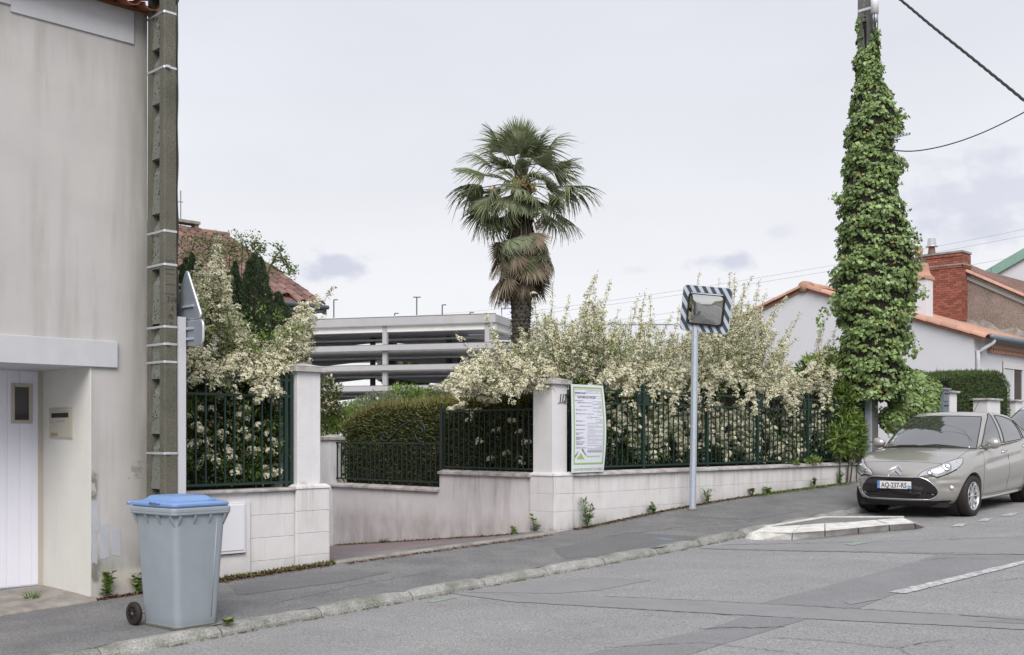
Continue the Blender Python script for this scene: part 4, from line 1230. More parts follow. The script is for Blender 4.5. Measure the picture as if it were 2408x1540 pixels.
# ================================================================== CONCRETE POLES
def conc_pole(name, label, s, t, z0, H_, wx, wy, taper, m, mr_, rec_n=True, lean=0.0, first=1.1, pitch=.54, topskip=0):
    """I-section pole: recesses on the wide side facing the driveway side (-x)"""
    root = sthing(name, label, 'utility pole', s, t, z0)
    def wy_(z): return wy - taper*z
    def wx_(z): return wx - taper*.35*z
    d = min(.085, wx*.55)
    # web between the flanges
    sh = MB(); n_ = 12
    lv = [(wx_(0), wy_(0), 0), (wx_(H_), wy_(H_), H_)]
    def sec(z):
        a, b = wx_(z)/2, wy_(z)/2; fl = .095; c = .014
        return [(-a,-b+c,z),(-a+c,-b,z),(a-c,-b,z),(a,-b+c,z),(a,b-c,z),(a-c,b,z),(-a+c,b,z),(-a,b-c,z),(-a,b-fl,z),(-a+d,b-fl-.01,z),(-a+d,-b+fl+.01,z),(-a,-b+fl,z)]
    s0, s1 = sec(-.3), sec(H_); k = len(s0)
    sh.v = s0+s1; sh.f = [(i,(i+1)%k,k+(i+1)%k,k+i) for i in range(k)] + [tuple(range(k))[::-1], tuple(range(k,2*k))]
    sh.build('shaft', m, root, fixn=True)
    # solid bars between the recesses with a wedge that makes each pocket deep at its top
    z = first
    while z < H_-.1:
        a, b = wx_(z)/2, wy_(z)/2; fl = .095
        y0, y1 = -b+fl-.008, b-fl+.008
        g = MB()
        zt = z; zbm = z-pitch
        # bar from zt..zt+.1, wedge below rising out of the pocket
        g.add([(-a+.006,y0,zt),(-a+.006,y1,zt),(-a+.006,y1,zt+.07),(-a+.006,y0,zt+.07),(-a+d+.01,y0,zt),(-a+d+.01,y1,zt),(-a+d+.01,y1,zt+.07),(-a+d+.01,y0,zt+.07)],
              [(0,1,2,3),(0,4,5,1),(3,2,6,7),(0,3,7,4),(1,5,6,2)])
        g.add([(-a+.012,y0,zt+.0699),(-a+.012,y1,zt+.0699),(-a+.024,y1,zt+pitch-.15),(-a+.024,y0,zt+pitch-.15),(-a+d+.005,y1,zt+pitch-.02),(-a+d+.005,y0,zt+pitch-.02)],
              [(0,1,2,3),(3,2,4,5)])
        g.build('recess_panel', mr_, root, fixn=True)
        z += pitch
    return root
PS, PTt = -6.04, .26
cp = conc_pole('concrete_pole', 'tall weathered concrete utility pole strapped with steel bands, left of the fence', PS, PTt, zpave(PS,PTt), 6.4, .145, .38, .0065, M['conc_pole'], M['conc_recess'], first=.50)
zp0 = zpave(PS, PTt)
def rec_stain(N, L, co, cur):
    v = N.new('ShaderNodeTexVoronoi'); v.inputs['Scale'].default_value = 26; v.feature = 'F1'; L.new(co, v.inputs[0])
    n_ = N.new('ShaderNodeTexNoise'); n_.inputs['Scale'].default_value = 4; L.new(co, n_.inputs[0])
    a = N.new('ShaderNodeMath'); a.operation = 'MULTIPLY_ADD'; L.new(n_.outputs[0], a.inputs[0]); a.inputs[1].default_value = -.9; L.new(v.outputs[0], a.inputs[2])
    r_ = N.new('ShaderNodeMapRange'); r_.inputs[1].default_value = -.19; r_.inputs[2].default_value = -.25; L.new(a.outputs[0], r_.inputs[0])
    x = N.new('ShaderNodeMixRGB'); L.new(r_.outputs[0], x.inputs[0]); L.new(cur, x.inputs[1]); x.inputs[2].default_value = (.02,.018,.015,1); return x.outputs[0]
overlay(M['conc_recess'], rec_stain)
def band(root, z, wx, wy, taper, m, h=.022, clasp=True, name='steel_band'):
    a = (wx-taper*.35*z)/2+.004; b = (wy-taper*z)/2+.004
    g = MB(); c = .012
    q = [(-a,-b+c),(-a+c,-b),(a-c,-b),(a,-b+c),(a,b-c),(a-c,b),(-a+c,b),(-a,b-c)]
    k = len(q)
    g.v = [(x,y,z-h/2) for x,y in q]+[(x,y,z+h/2) for x,y in q]; g.f = [(i,(i+1)%k,k+(i+1)%k,k+i) for i in range(k)]
    o_ = g.build(name, m, root, fixn=True)
for py in (24, 154, 541, 620, 767, 808, 850, 1066):
    _, zb3 = on_t(388, py, PTt+.19)
    band(cp, zb3-zp0, .145, .38, .0065, M['alu'])
for py in (808, 1066, 154):
    _, zb3 = on_t(388, py, PTt+.19); zz = zb3-zp0
    MB().box(-.06, -.015, -.19-.010, -.187, zz-.013, zz+.013).build('band_clasp', M['alu'], cp, bevel=.003, fixn=True)
# cable running down the right edge
mb = MB(); pts = []
for i in range(40):
    z = 6.3-i*.09
    pts.append((.073-.001*z+.012+.003*math.sin(z*9), -.15, z))
mb.tube(pts, .010, 6); mb.build('cable', M['cable'], cp, smooth=True)
mb = MB(); mb.tube([(x+.004*math.sin(i*.9), y-.012+.004*math.cos(i*.9), z) for i, (x,y,z) in enumerate(pts)], .006, 5); mb.build('cable', M['cable'], cp, smooth=True)
# embossed marks, street face
fy = -.19-.0008
def ptx(px, py): 
    s_, z_ = on_t(px, py, PTt+.19); return s_-PS, z_-zp0
for (body, px, py, h) in (('3 U 0', 395, 705, 13), ('A', 404, 727, 12), ('195', 396, 745, 12), ('32', 400, 765, 12)):
    x_, z_ = ptx(px, py+4); zt5 = ptx(px, py-h+5)[1]
    text(body, (zt5-z_)*1.5, M['dark'], cp, FT(x_, fy+.022*(z_/6.0), z_), sx=.55, depth=.002, name='cast_mark')
for (px0, px1, py) in ((391,413,643),(391,413,668),(390,412,690),(390,412,632),(392,412,612)):
    x0_, z_ = ptx(px0, py); x1_, _ = ptx(px1, py)
    MB().box(x0_, min(x1_, .07), fy+.022*(z_/6)-.001, fy+.02, z_-.003, z_+.003).build('cast_mark', M['dark'], cp, fixn=True)

# sign post strapped beside the pole, with two signs seen from behind
sp_s, sp_t = PS+.115, PTt+.16
spz = zpave(sp_s, sp_t)
rs_ = sthing('road_sign', 'grey backs of a triangular and a rectangular road sign on a white channel post', 'road sign', sp_s, sp_t, spz)
hs = on_t(420, 745, sp_t)[1]-spz
g = MB(); g.box(-.04,.04,-.03,-.026,-.1,hs); g.box(-.04,-.036,-.026,.03,-.1,hs); g.box(.036,.04,-.026,.03,-.1,hs)
g.build('channel_post', M['house_white'], rs_, fixn=True)
def sgn(px, py): t_, z_ = on_s(px, py, sp_s+.07); return -(t_-sp_t), z_-spz
ty, tz0 = sgn(475, 745); _, tz1 = sgn(424, 612)
r_ = .035; hw = abs(ty)
def rounded(poly, r, n=5):
    o_ = []; m_ = len(poly)
    for i in range(m_):
        p0 = Vector(poly[i-1]); p1 = Vector(poly[i]); p2 = Vector(poly[(i+1)%m_])
        a = p1+(p0-p1).normalized()*r; b = p1+(p2-p1).normalized()*r
        for k in range(n+1):
            u = k/n; q = a*(1-u)**2+p1*2*u*(1-u)+b*u*u; o_.append((q.x, q.y))
    return o_
SPL = Matrix(((0,0,1,0),(1,0,0,0),(0,1,0,0),(0,0,0,1)))   # poly x->y, y->z, extrude -> +x
trp = rounded([(-hw,tz0),(hw,tz0),(0,tz0+hw*1.74)], .06)
o = MB().prism(trp, Matrix.Translation((.055,0,0)) @ SPL, .03)
o.build('triangle_sign', M['sign_back'], rs_, fixn=True)
rim_ = MB(); pth = [Vector((.07, x, z)) for x, z in trp]; rim_.tube(pth+pth[:2], .013, 6, cap=False); rim_.build('sign_rim', M['alu'], rs_, smooth=True)
ry0, rz1 = sgn(478, 752); _, rz0 = sgn(478, 808)
rw = abs(ry0); rp = rounded([(-rw,rz0),(rw,rz0),(rw,rz1),(-rw,rz1)], .06)
MB().prism(rp, Matrix.Translation((.055,0,0)) @ SPL, .03).build('plate_sign', M['sign_back'], rs_, fixn=True)
rim_ = MB(); pth = [Vector((.07, x, z)) for x, z in rp]; rim_.tube(pth+pth[:2], .013, 6, cap=False); rim_.build('sign_rim', M['alu'], rs_, smooth=True)
for z in ((rz0+.06), (rz1-.07), tz0+.12):
    MB().box(.035,.056,-.16,.05,z-.012,z+.012).build('bracket', M['galv'], rs_, fixn=True)
# ================================================================== WHEELIE BIN
PHI = R(51)
br = Vector((math.cos(PHI), math.sin(PHI), 0)); bl_ = Vector((-math.sin(PHI), math.cos(PHI), 0))
cs, ct = on_road(417, 1484)
corner = P(cs, ct, zpave(cs, ct))
bw0, bd0 = .41, .50
bw1, bd1 = .515, .60
croot = corner + br*(bw0/2-.01) + bl_*(bd0/2-.01)
print('bin', corner, cs, ct)
wb = thing('wheelie_bin', 'grey two wheeled rubbish bin with blue lid standing on the kerb', 'bin', croot, PHI)
def rr3(w_, d_, r, z, n=5, ox=0, oy=0):
    return [(ox+x, oy+y, z) for x, y in rrect(w_, d_, r, n)]
def ringloft(rings, capb=True, capt=True):
    g = MB(); k = len(rings[0])
    for r_ in rings: g.v += [tuple(q) for q in r_]
    for i in range(len(rings)-1):
        for j in range(k): g.f.append((i*k+j, i*k+(j+1)%k, (i+1)*k+(j+1)%k, (i+1)*k+j))
    if capb: g.f.append(tuple(range(k))[::-1])
    if capt: g.f.append(tuple(range((len(rings)-1)*k, len(rings)*k)))
    return g
BHt = .985
rings = []
for z, f_ in ((.0,0),(.012,.0),(.02,-.03),(.035,-.03),(.045,.02),(.10,.08),(.3,.3),(.6,.6),(.9,.92),(BHt,1.0)):
    w_ = bw0+(bw1-bw0)*f_; d_ = bd0+(bd1-bd0)*f_
    rings.append(rr3(w_, d_, .055, z, 5, 0, 0))
body = ringloft(rings).build('body', M['bin_grey'], wb, smooth=False, bevel=.004, fixn=True)
for p_ in body.data.polygons: p_.use_smooth = abs(p_.normal.z) < .8
ringloft([rr3(bw0+.012, bd0+.012, .058, .004), rr3(bw0+.012, bd0+.012, .058, .020), rr3(bw0-.01, bd0-.01, .055, .028)]).build('base_rim', M['moss'] if False else M['conc_pole'], wb, fixn=True)
# raised front panel edges
for x_ in (.16,):
    mb = MB(); mb.tube([(x_*.8, -bd0/2+.003, .08), (x_, -bd1/2+.007, .92)], .008, 8)
    mb.build('moulded_rib', M['bin_grey'], wb, smooth=True)
# collar
CW, CD = .585, .655
rings = [rr3(CW-.05, CD-.05, .05, .955), rr3(CW-.012, CD-.012, .045, .96), rr3(CW, CD, .045, .968), rr3(CW, CD, .045, 1.012), rr3(CW-.01, CD-.01, .045, 1.022), rr3(CW-.06, CD-.06, .04, 1.022)]
ringloft(rings).build('collar', M['bin_grey'], wb, bevel=.002, fixn=True)
rings = [rr3(CW+.006, CD+.006, .047, .990), rr3(CW+.006, CD+.006, .047, 1.0)]
ringloft(rings).build('collar_lip', M['bin_grey'], wb, fixn=True)
# gussets under the collar
def gus(x, y, dx, dy):
    g = MB(); n_ = Vector((dx, dy, 0)); s_ = Vector((-dy, dx, 0))*.006
    a = Vector((x, y, .958)); o1 = a + n_*.045; low = Vector((x, y, .86)) - n_*.012
    q = [a-s_-n_*.01, o1-s_, low-s_, a+s_-n_*.01, o1+s_, low+s_]
    g.add(q, [(0,1,2),(5,4,3),(0,3,4,1),(1,4,5,2),(2,5,3,0)])
    g.build('gusset', M['bin_grey'], wb, fixn=True)
for y_ in (-.27, -.09, .09, .26): gus(-bw1/2+.004, y_, -1, 0); gus(bw1/2-.004, y_, 1, 0)
for x_ in (-.22, -.075, .075, .22): gus(x_, -bd1/2+.004, 0, -1)
# lid
lz = 1.026
rings = [rr3(CW-.03, CD-.02, .05, lz, 5, 0, -.0), rr3(CW-.022, CD-.012, .052, lz+.008), rr3(CW-.022, CD-.012, .052, lz+.028), rr3(CW-.06, CD-.05, .05, lz+.040),
         rr3(CW-.17, CD-.17, .05, lz+.050, 5, 0, .02), rr3(CW-.24, CD-.26, .05, lz+.082, 5, 0, .03), rr3(CW-.27, CD-.29, .05, lz+.087, 5, 0, .03)]
lid = ringloft(rings).build('lid', M['bin_blue'], wb, bevel=.003, segs=2, fixn=True)
rings = [rr3(CW-.015, CD-.005, .052, lz+.012), rr3(CW-.015, CD-.005, .052, lz+.019)]
ringloft(rings).build('lid_bead', M['bin_blue'], lid, fixn=True)
# hinge bar at the rear (away from the road, towards the left of the picture)
mb = MB(); yb = CD/2+.03
mb.tube([(-CW/2+.01, yb, lz+.02), (CW/2-.01, yb, lz+.02)], .016, 8); mb.build('hinge_bar', M['bin_blue'], wb, smooth=True)
for x_ in (-.25, -.1, .1, .25):
    MB().box(x_-.02, x_+.02, CD/2-.02, yb, lz+.006, lz+.03).build('hinge_arm', M['bin_blue'], wb, bevel=.003, fixn=True)
# rear grip handle
mb = MB(); mb.tube([(-.2, CD/2-.01, .99), (-.2, yb+.03, .995), (.2, yb+.03, .995), (.2, CD/2-.01, .99)], .014, 6); mb.build('handle', M['bin_grey'], wb, smooth=True)
# grips on the lid: left side and front
g = MB(); g.tube([(-CW/2+.006,-.12,lz+.03),(-CW/2-.006,-.10,lz+.04),(-CW/2-.006,.0,lz+.04),(-CW/2+.006,.02,lz+.03)], .008, 6); g.build('lid_grip', M['bin_blue'], lid, smooth=True)
MB().box(-.03+.12, .03+.12, -CD/2+.03, -CD/2+.055, lz+.03, lz+.068).build('lid_lug', M['bin_blue'], lid, bevel=.008, fixn=True)
# wheels
for sx in (-1, 1):
    xw = sx*(.265); Mw = Matrix.Translation((xw, bd0/2+.035, .102)) @ Matrix.Rotation(R(90)*sx, 4, 'Y')
    wh = MB().lathe([(.062,-.022),(.088,-.024),(.099,-.014),(.101,0),(.099,.014),(.088,.024),(.064,.022)], 32, Mw, closed=True).build('wheel', M['rubber'], wb, smooth=True, fixn=True)
    MB().lathe([(.064,.016),(.068,.020),(.064,.023),(.060,.018)], 28, Mw, closed=True).build('rim', M['car_matt'], wh, smooth=True)
    MB().lathe([(.0,.010),(.062,.010),(.062,-.02),(0,-.02)], 28, Mw, closed=True).build('disc', M['rubber'], wh)
    MB().lathe([(.0,.024),(.013,.023),(.016,.010)], 12, Mw, closed=True).build('hub', M['conc_pole'], wh, smooth=True)
    for k in range(8):
        a = 2*PI*k/8
        m_ = Mw @ Matrix.Rotation(a, 4, 'Z')
        MB().box(.012, .062, -.004, .004, .010, .019, m_).build('spoke', M['rubber'], wh, fixn=True)
MB().tube([(-.26, bd0/2+.035, .102), (.26, bd0/2+.035, .102)], .012, 8).build('axle', M['galv'], wb)

# ================================================================== CARS
CL = 3.94
def zs(x): return float(np.interp(x, [.1,.26,.6,.95,1.2,1.6,2.5,3.3,3.7,3.95], [.80,.845,.915,.965,.985,.985,1.015,1.07,1.08,1.05]))
LV = [(.185,.72,.17,.14),(.215,.775,.10,.08),(.30,.825,.035,.03),(.42,.85,.008,.0),(.52,.862,.0,.0),(.62,.868,.012,.0),(.70,.866,.035,.01)]
TOPF = [(.45,.862,.075,.02),(.80,.838,.14,.05),(1.0,.79,.215,.08)]
PF = 2.5
def outline(W, x0, xr, zf):
    aF, aR = .82, .5; o_ = []
    for i in range(0, 13):
        th = R(90*i/12)
        y = W*math.sin(th)**(2/PF); x = x0+aF-aF*max(math.cos(th),0)**(2/PF) if i < 12 else x0+aF
        o_.append((x, y))
    xs0, xs1 = x0+aF, CL-xr-aR
    for i in range(1, 12): 
        x = xs0+(xs1-xs0)*i/12; o_.append((x, W))
    for i in range(0, 10):
        th = R(90-90*i/9); y = W*max(math.sin(th),0)**(2/2.8); x = CL-xr-aR+aR*max(math.cos(th),0)**(2/2.8)
        o_.append((x, y if i < 9 else 0))
    return [(x, y, zf(x)) for x, y in o_]
def closed_loft(rings_half, crown_top, crown_bot=0, nrow=8):
    """rings_half: list of half outlines (first and last points on the centre line)"""
    g = MB(); n_ = len(rings_half[0])
    full = []
    for r_ in rings_half:
        full.append(list(r_) + [(x, -y, z) for x, y, z in r_[-2:0:-1]])
    k = len(full[0])
    for r_ in full: g.v += r_
    for i in range(len(full)-1):
        for j in range(k): g.f.append((i*k+j, i*k+(j+1)%k, (i+1)*k+(j+1)%k, (i+1)*k+j))
    def cap(base, ring, crown, flip):
        rows = {}
        for c in range(1, n_-1):
            x, y, z = ring[c]; row = [base+c]
            for q in range(1, nrow):
                u = 1-2*q/nrow
                b = len(g.v); g.v.append((x - (.0), y*u, z + crown(x)*(1-u*u))); row.append(b)
            row.append(base + (k-c)); rows[c] = row
        for c in range(1, n_-2):
            a, b = rows[c], rows[c+1]
            for q in range(nrow):
                f_ = (a[q], b[q], b[q+1], a[q+1]); g.f.append(f_ if not flip else f_[::-1])
        for q in range(nrow):
            g.f.append((base, rows[1][q], rows[1][q+1])); g.f.append((base+n_-1, rows[n_-2][q+1], rows[n_-2][q]))
    cap((len(full)-1)*k, rings_half[-1], crown_top, False)
    cap(0, rings_half[0], lambda x: crown_bot, True)
    return g
_car_meshes = {}
def make_car(name, label, s_front, t_c, paint, full=True):
    root = thing(name, label, 'car', P(s_front, t_c, zroad(s_front+.8, t_c)), rot=(0,0,0))
    sl_ = (zroad(s_front+3.26, t_c)-zroad(s_front+.8, t_c))/2.46
    root.location = P(s_front, t_c, zroad(s_front+.8, t_c)-sl_*.8)
    root.rotation_euler = (Matrix.Rotation(ANG,3,'Z') @ Matrix.Rotation(-math.atan(sl_),3,'Y')).to_euler()
    rings = []
    for z, W, x0, xr in LV: rings.append(outline(W, x0, xr, lambda x, z=z: z))
    for f_, W, x0, xr in TOPF:
        rings.append(outline(W, x0, xr, lambda x, f_=f_: .70+(zs(x)-.70)*f_))
    def crown(x): return float(np.interp(x, [.2,.5,1.0,1.4,3.6,3.9],[.012,.045,.06,.03,.03,.0]))
    g = closed_loft(rings, crown)
    me = g.mesh('body'); bm = bmesh.new(); bm.from_mesh(me)
    bmesh.ops.recalc_face_normals(bm, faces=bm.faces); bm.to_mesh(me); bm.free()
    body = obj_from('body', me, paint, root, True)
    s_ = body.modifiers.new('s','SUBSURF'); s_.levels = 2; s_.render_levels = 2
    cutters = []
    for xw in (.80, 3.26):
        for sy in (-1, 1):
            c = MB().lathe([(0,-.2),(.345,-.2),(.345,.2),(0,.2)], 40, Matrix.Translation((xw, sy*.80, .315)) @ Matrix.Rotation(R(90),4,'X')).build('tmp_cut', None, None, fixn=True)
            cutters.append(c)
            b = body.modifiers.new('b','BOOLEAN'); b.operation = 'DIFFERENCE'; b.object = c; b.solver = 'EXACT'
    for c in cutters: c.parent = root
    bpy.context.view_layer.update()
    for c in cutters: c.data.transform(Matrix.Identity(4))
    bake(body, True)
    for c in cutters:
        bpy.data.objects.remove(c, do_unlink=True)
    def sst(a, b, x): 
        u = min(max((x-a)/(b-a), 0), 1); return u*u*(3-2*u)
    for v_ in body.data.vertices:
        x, y, z = v_.co
        if x < .9 and z < .72:
            ay = abs(y)
            # fog lamp pocket
            r2 = ((ay-.71)/.11)**2 + ((z-.465)/.052)**2
            d = .022*max(0, 1-r2)
            # shoulder scoop under the lamp
            r3 = ((ay-.70)/.16)**2 + ((z-.575)/.030)**2
            d += .014*max(0, 1-r3)
            # mouth
            r4 = (abs(y)/.60)**4 + ((z-.455)/.17)**4
            d += .020*max(0, 1-r4)**.5
            v_.co.x += d*.8; v_.co.y -= (.5*d if ay > .5 else 0)*(1 if y > 0 else -1)
        if 1.2 < x < 2.9 and abs(y) > .7:
            d = .016*math.exp(-((z-(.36+.05*(x-1.2)))/.07)**2) + .012*math.exp(-((z-(.74+.06*(x-1.2)))/.05)**2)
            v_.co.y -= d*(1 if y > 0 else -1)*sst(1.2,1.4,x)*sst(2.9,2.7,x)
    body.data.update()
    bm = bmesh.new(); bm.from_mesh(body.data)
    bm.normal_update(); bvh = BVHTree.FromBMesh(bm); bm.free()
    # ---- sharp shading along arch edges
    try:
        body.data.set_sharp_from_angle(angle=R(40))
    except Exception: pass
    def hit(o_, d_, off):
        loc, n_, i_, ds = bvh.ray_cast(Vector(o_), Vector(d_).normalized())
        if loc is None: return None
        if n_.dot(Vector(d_)) > 0: n_ = -n_
        return loc + n_*off
    def front(y, z, off=.004):
        q = hit((-1, y, z), (1, 0, 0), off)
        if q is None: q = Vector((.2, y, z))
        return q
    def fpatch(nm, poly, m, off=.004, nr=6, dirn=None, orig=None, parent=root, bulge=0):
        cx = sum(p[0] for p in poly)/len(poly); cz = sum(p[1] for p in poly)/len(poly)
        g = MB(); rows = []
        fn = dirn or front
        c0 = fn(cx, cz, off+bulge)
        k = len(poly)
        for i in range(1, nr+1):
            f_ = i/nr
            rows.append([fn(cx+(p[0]-cx)*f_, cz+(p[1]-cz)*f_, off+bulge*(1-f_**3)) for p in poly])
        g.v.append(tuple(c0))
        for r2 in rows: g.v += [tuple(q) for q in r2]
        for j in range(k): g.f.append((0, 1+j, 1+(j+1)%k))
        for i in range(nr-1):
            for j in range(k): g.f.append((1+i*k+j, 1+(i+1)*k+j, 1+(i+1)*k+(j+1)%k, 1+i*k+(j+1)%k))
        return g.build(nm, m, parent, smooth=True, fixn=True)
    def fline(nm, poly, m, r, off=.002, closed=True, fn=None, parent=root):
        fn = fn or front
        q = [fn(a, b, off) for a, b in poly]
        if closed: q = q + q[:2]
        return MB().tube(q, r, 6, cap=not closed).build(nm, m, parent, smooth=True)
    def densify(poly, k=4, closed=True):
        o_ = []
        n_ = len(poly)
        for i in range(n_ if closed else n_-1):
            a, b = poly[i], poly[(i+1)%n_]
            for j in range(k): o_.append((a[0]+(b[0]-a[0])*j/k, a[1]+(b[1]-a[1])*j/k))
        if not closed: o_.append(poly[-1])
        return o_
    # grille
    def dlen(poly, l):
        o_ = []
        for i in range(len(poly)):
            a, b = poly[i], poly[(i+1)%len(poly)]; k = max(1, int(math.hypot(b[0]-a[0], b[1]-a[1])/l))
            for j in range(k): o_.append((a[0]+(b[0]-a[0])*j/k, a[1]+(b[1]-a[1])*j/k))
        return o_
    gr_ = rounded([(-.54,.295),(.54,.295),(.62,.43),(.43,.625),(-.43,.625),(-.62,.43)], .10, 5)
    gr_ = dlen(gr_, .035); grl = fpatch('grille', gr_, M['car_black'], .008, 9)
    fline('grille_trim', gr_, M['chrome'], .009, .008)
    for zz in (.345,.375,.405,.435,.59):
        yy = .50 if zz < .5 else .38
        fline('grille_slat', [(-yy+2*yy*i/30, zz) for i in range(31)], M['car_matt'], .004, .010, False, parent=grl)
    # black lower skirt
    def skirt(y, z, off): return front(y, z, off)
    g = MB(); rows = []
    for zz in (.192,.215,.245,.272):
        rows.append([front(-.74+1.48*i/28, zz, .005) for i in range(29)])
    g.grid(rows); g.build('front_skirt', M['car_matt'], root, smooth=True, fixn=True)
    # number plate
    py_ = .26
    pc = front(0, .505, .025)
    PM = Matrix.Translation(pc) @ Matrix(((0,0,-1,0),(-1,0,0,0),(0,1,0,0),(0,0,0,1)))   # x-> -y , y-> z, z-> -x
    pln = MB().box(-.26,.26,-.055,.055,-.02,.006, PM).build('number_plate', M['plate'], root, bevel=.003, fixn=True)
    if full:
        text('AQ-237-RS', .105, M['ink'], pln, PM @ Matrix.Translation((-.195,-.038,.007)), sx=.80, depth=.001, bold=.0015, name='plate_letters')
        text('F', .035, M['plate'], pln, PM @ Matrix.Translation((-.246,-.046,.0085)), sx=.9, depth=.001, name='plate_letters')
        text('44', .045, M['plate'], pln, PM @ Matrix.Translation((.213,-.045,.0085)), sx=.8, depth=.001, name='plate_letters')
        for k in range(12):
            a = 2*PI*k/12
            MB().lathe([(0,.001),(.0022,.001),(.0022,0)], 6, PM @ Matrix.Translation((-.237+.012*math.cos(a), .022+.012*math.sin(a), .0078)), closed=True).build('plate_star', mat('yellow star', (.6,.5,.05), .6) if k == 0 else bpy.data.materials['yellow star'], pln)
    MB().box(-.2605,-.218,-.0545,.0545,.0062,.0075, PM).build('plate_band', M['blue'], pln, fixn=True)
    MB().box(.212,.2605,-.0545,-.005,.0062,.0075, PM).build('plate_band', M['blue'], pln, fixn=True)
    # emblem: two stacked chevrons
    for zz in (.70,.765):
        g = MB(); q = []
        top = [(-.105,zz-.045),(-.06,zz-.006),(0,zz+.034),(.06,zz-.006),(.105,zz-.045)]
        bot = [(-.100,zz-.068),(-.055,zz-.036),(0,zz-.004),(.055,zz-.036),(.100,zz-.068)]
        rows = [[front(a,b,.004) for a,b in bot], [front((a+c)/2,(b+d)/2,.016) for (a,b),(c,d) in zip(top,bot)], [front(a,b,.004) for a,b in top]]
        g.grid(rows); g.build('chevron', M['chrome'], root, fixn=True)
    # headlamps
    for sy in (-1, 1):
        hp_ = [(.335,.625),(.40,.705),(.54,.765),(.66,.835),(.755,.878),(.79,.86),(.80,.80),(.775,.735),(.70,.675),(.585,.625),(.53,.648)]
        hp_ = smooth_path(hp_+hp_[:1], 3)[:-1]
        hp_ = [(sy*a, b) for a, b in hp_]
        def hfn(y, z, off, sy=sy):
            q = hit((-.6, sy*1.25, z), (y*1.0+0 - 0, 0, 0), off) if False else None
            # shoot along a slanted direction that meets the corner squarely
            d_ = Vector((1, -sy*.35, -.25)).normalized()
            a = front(y, z, 0)
            q = hit(a - d_*.5, d_, off)
            return q if q is not None else a
        hl_ = fpatch('headlamp', hp_, M['lamp_glass'], .004, 6, hfn, bulge=.012)
        fline('lamp_edge', hp_, M['car_matt'], .005, .003, True, hfn, hl_)
        c_ = hfn(sy*.67, .765, .018)
        nrm = (hfn(sy*.67,.765,.03)-hfn(sy*.67,.765,.0)).normalized()
        Rm = Matrix.Translation(c_) @ nrm.to_track_quat('Z','Y').to_matrix().to_4x4()
        MB().lathe([(0,.004),(.03,.006),(.062,.010),(.072,.004),(.074,-.004)], 24, Rm).build('projector', M['lamp_dim'], hl_, smooth=True)
        MB().lathe([(0,.014),(.018,.011),(.024,.004)], 14, Rm).build('bulb', M['chrome'], hl_, smooth=True)
        c_ = hfn(sy*.50, .69, .018); Rm = Matrix.Translation(c_) @ nrm.to_track_quat('Z','Y').to_matrix().to_4x4()
        MB().lathe([(0,.002),(.035,.006),(.042,-.002)], 20, Rm).build('projector', M['lamp_dim'], hl_, smooth=True)
        # dark shadow gap below the lamp
        fline('lamp_gap', [(sy*a, b) for a, b in [(.34,.617),(.45,.62),(.53,.636),(.59,.612),(.70,.66),(.775,.72)]], M['car_matt'], .006, .001, False, hfn, hl_)
        # fog lamp in its pocket
        fp_ = rounded([(sy*.615,.50),(sy*.80,.535),(sy*.79,.44),(sy*.68,.405)], .03, 4)
        pk = None if True else fpatch('fog_lamp_pocket', densify(fp_,1), M['lamp_dim'] if False else paint, .004, 3, hfn, bulge=-.006)
        0 and fline('pocket_edge', densify(fp_,1), M['car_paint'] if paint is M['car_paint'] else paint, .006, .003, True, hfn)
        c_ = hfn(sy*.725, .47, .012); 
        Rm = Matrix.Translation(c_) @ nrm.to_track_quat('Z','Y').to_matrix().to_4x4()
        MB().lathe([(0,.02),(.025,.016),(.036,.004),(.04,-.01)], 18, Rm).build('fog_lamp', M['lamp_glass'], root, smooth=True)
        # bumper crease framing the corner
        0 and fline('bumper_crease', smooth_path([(sy*.52,.60),(sy*.70,.605),(sy*.815,.60),(sy*.835,.54),(sy*.825,.42),(sy*.76,.345),(sy*.62,.29)],4), paint, .012, -.004, False, hfn)
    # hood seam, panel gaps
    def topf(x, y, off):
        q = hit((x, y, 2.5), (0, 0, -1), off); return q if q is not None else Vector((x, y, .9))
    def sidef(x, z, off, sy=-1):
        q = hit((x, sy*2, z), (0, -sy, 0), off); return q if q is not None else Vector((x, sy*.86, z))
    sm = smooth_path([(.42,-.73),(.31,-.62),(.245,-.40),(.22,0),(.245,.40),(.31,.62),(.42,.73)],5)
    MB().tube([topf(x, y, -.001) for x, y in sm], .0035, 5).build('panel_gap', M['car_matt'], root)
    for sy in (-1, 1):
        sm = smooth_path([(.42,sy*.73),(.70,sy*.735),(1.0,sy*.72),(1.20,sy*.71)],5)
        MB().tube([topf(x, y, -.001) for x, y in sm], .0035, 5).build('panel_gap', M['car_matt'], root)
        # bonnet crease
        0 and MB().tube([topf(x, y, -.003) for x, y in smooth_path([(.50,sy*.50),(.80,sy*.56),(1.12,sy*.62)],5)], .008, 5).build('bonnet_crease', paint, root, smooth=True)
        for pl2 in ([(1.25,.93),(1.20,.75),(1.19,.5),(1.22,.30)], [(2.18,.97),(2.20,.7),(2.18,.45),(2.17,.30)], [(3.06,1.0),(3.05,.85),(2.95,.68),(2.86,.52),(2.84,.30)], [(1.22,.295),(1.8,.285),(2.84,.29)]):
            MB().tube([sidef(a, b, -.001, sy) for a, b in smooth_path(pl2, 4)], .0035, 5).build('panel_gap', M['car_matt'], root)
        # rocker crease & door crease
        0 and MB().tube([sidef(a, b, -.004, sy) for a, b in smooth_path([(1.20,.80),(1.7,.815),(2.4,.845),(3.2,.90)],4)], .010, 5).build('side_crease', paint, root, smooth=True)
        0 and MB().tube([sidef(a, b, -.006, sy) for a, b in smooth_path([(1.25,.40),(1.7,.435),(2.3,.46),(2.78,.50)],4)], .014, 5).build('side_crease', paint, root, smooth=True)
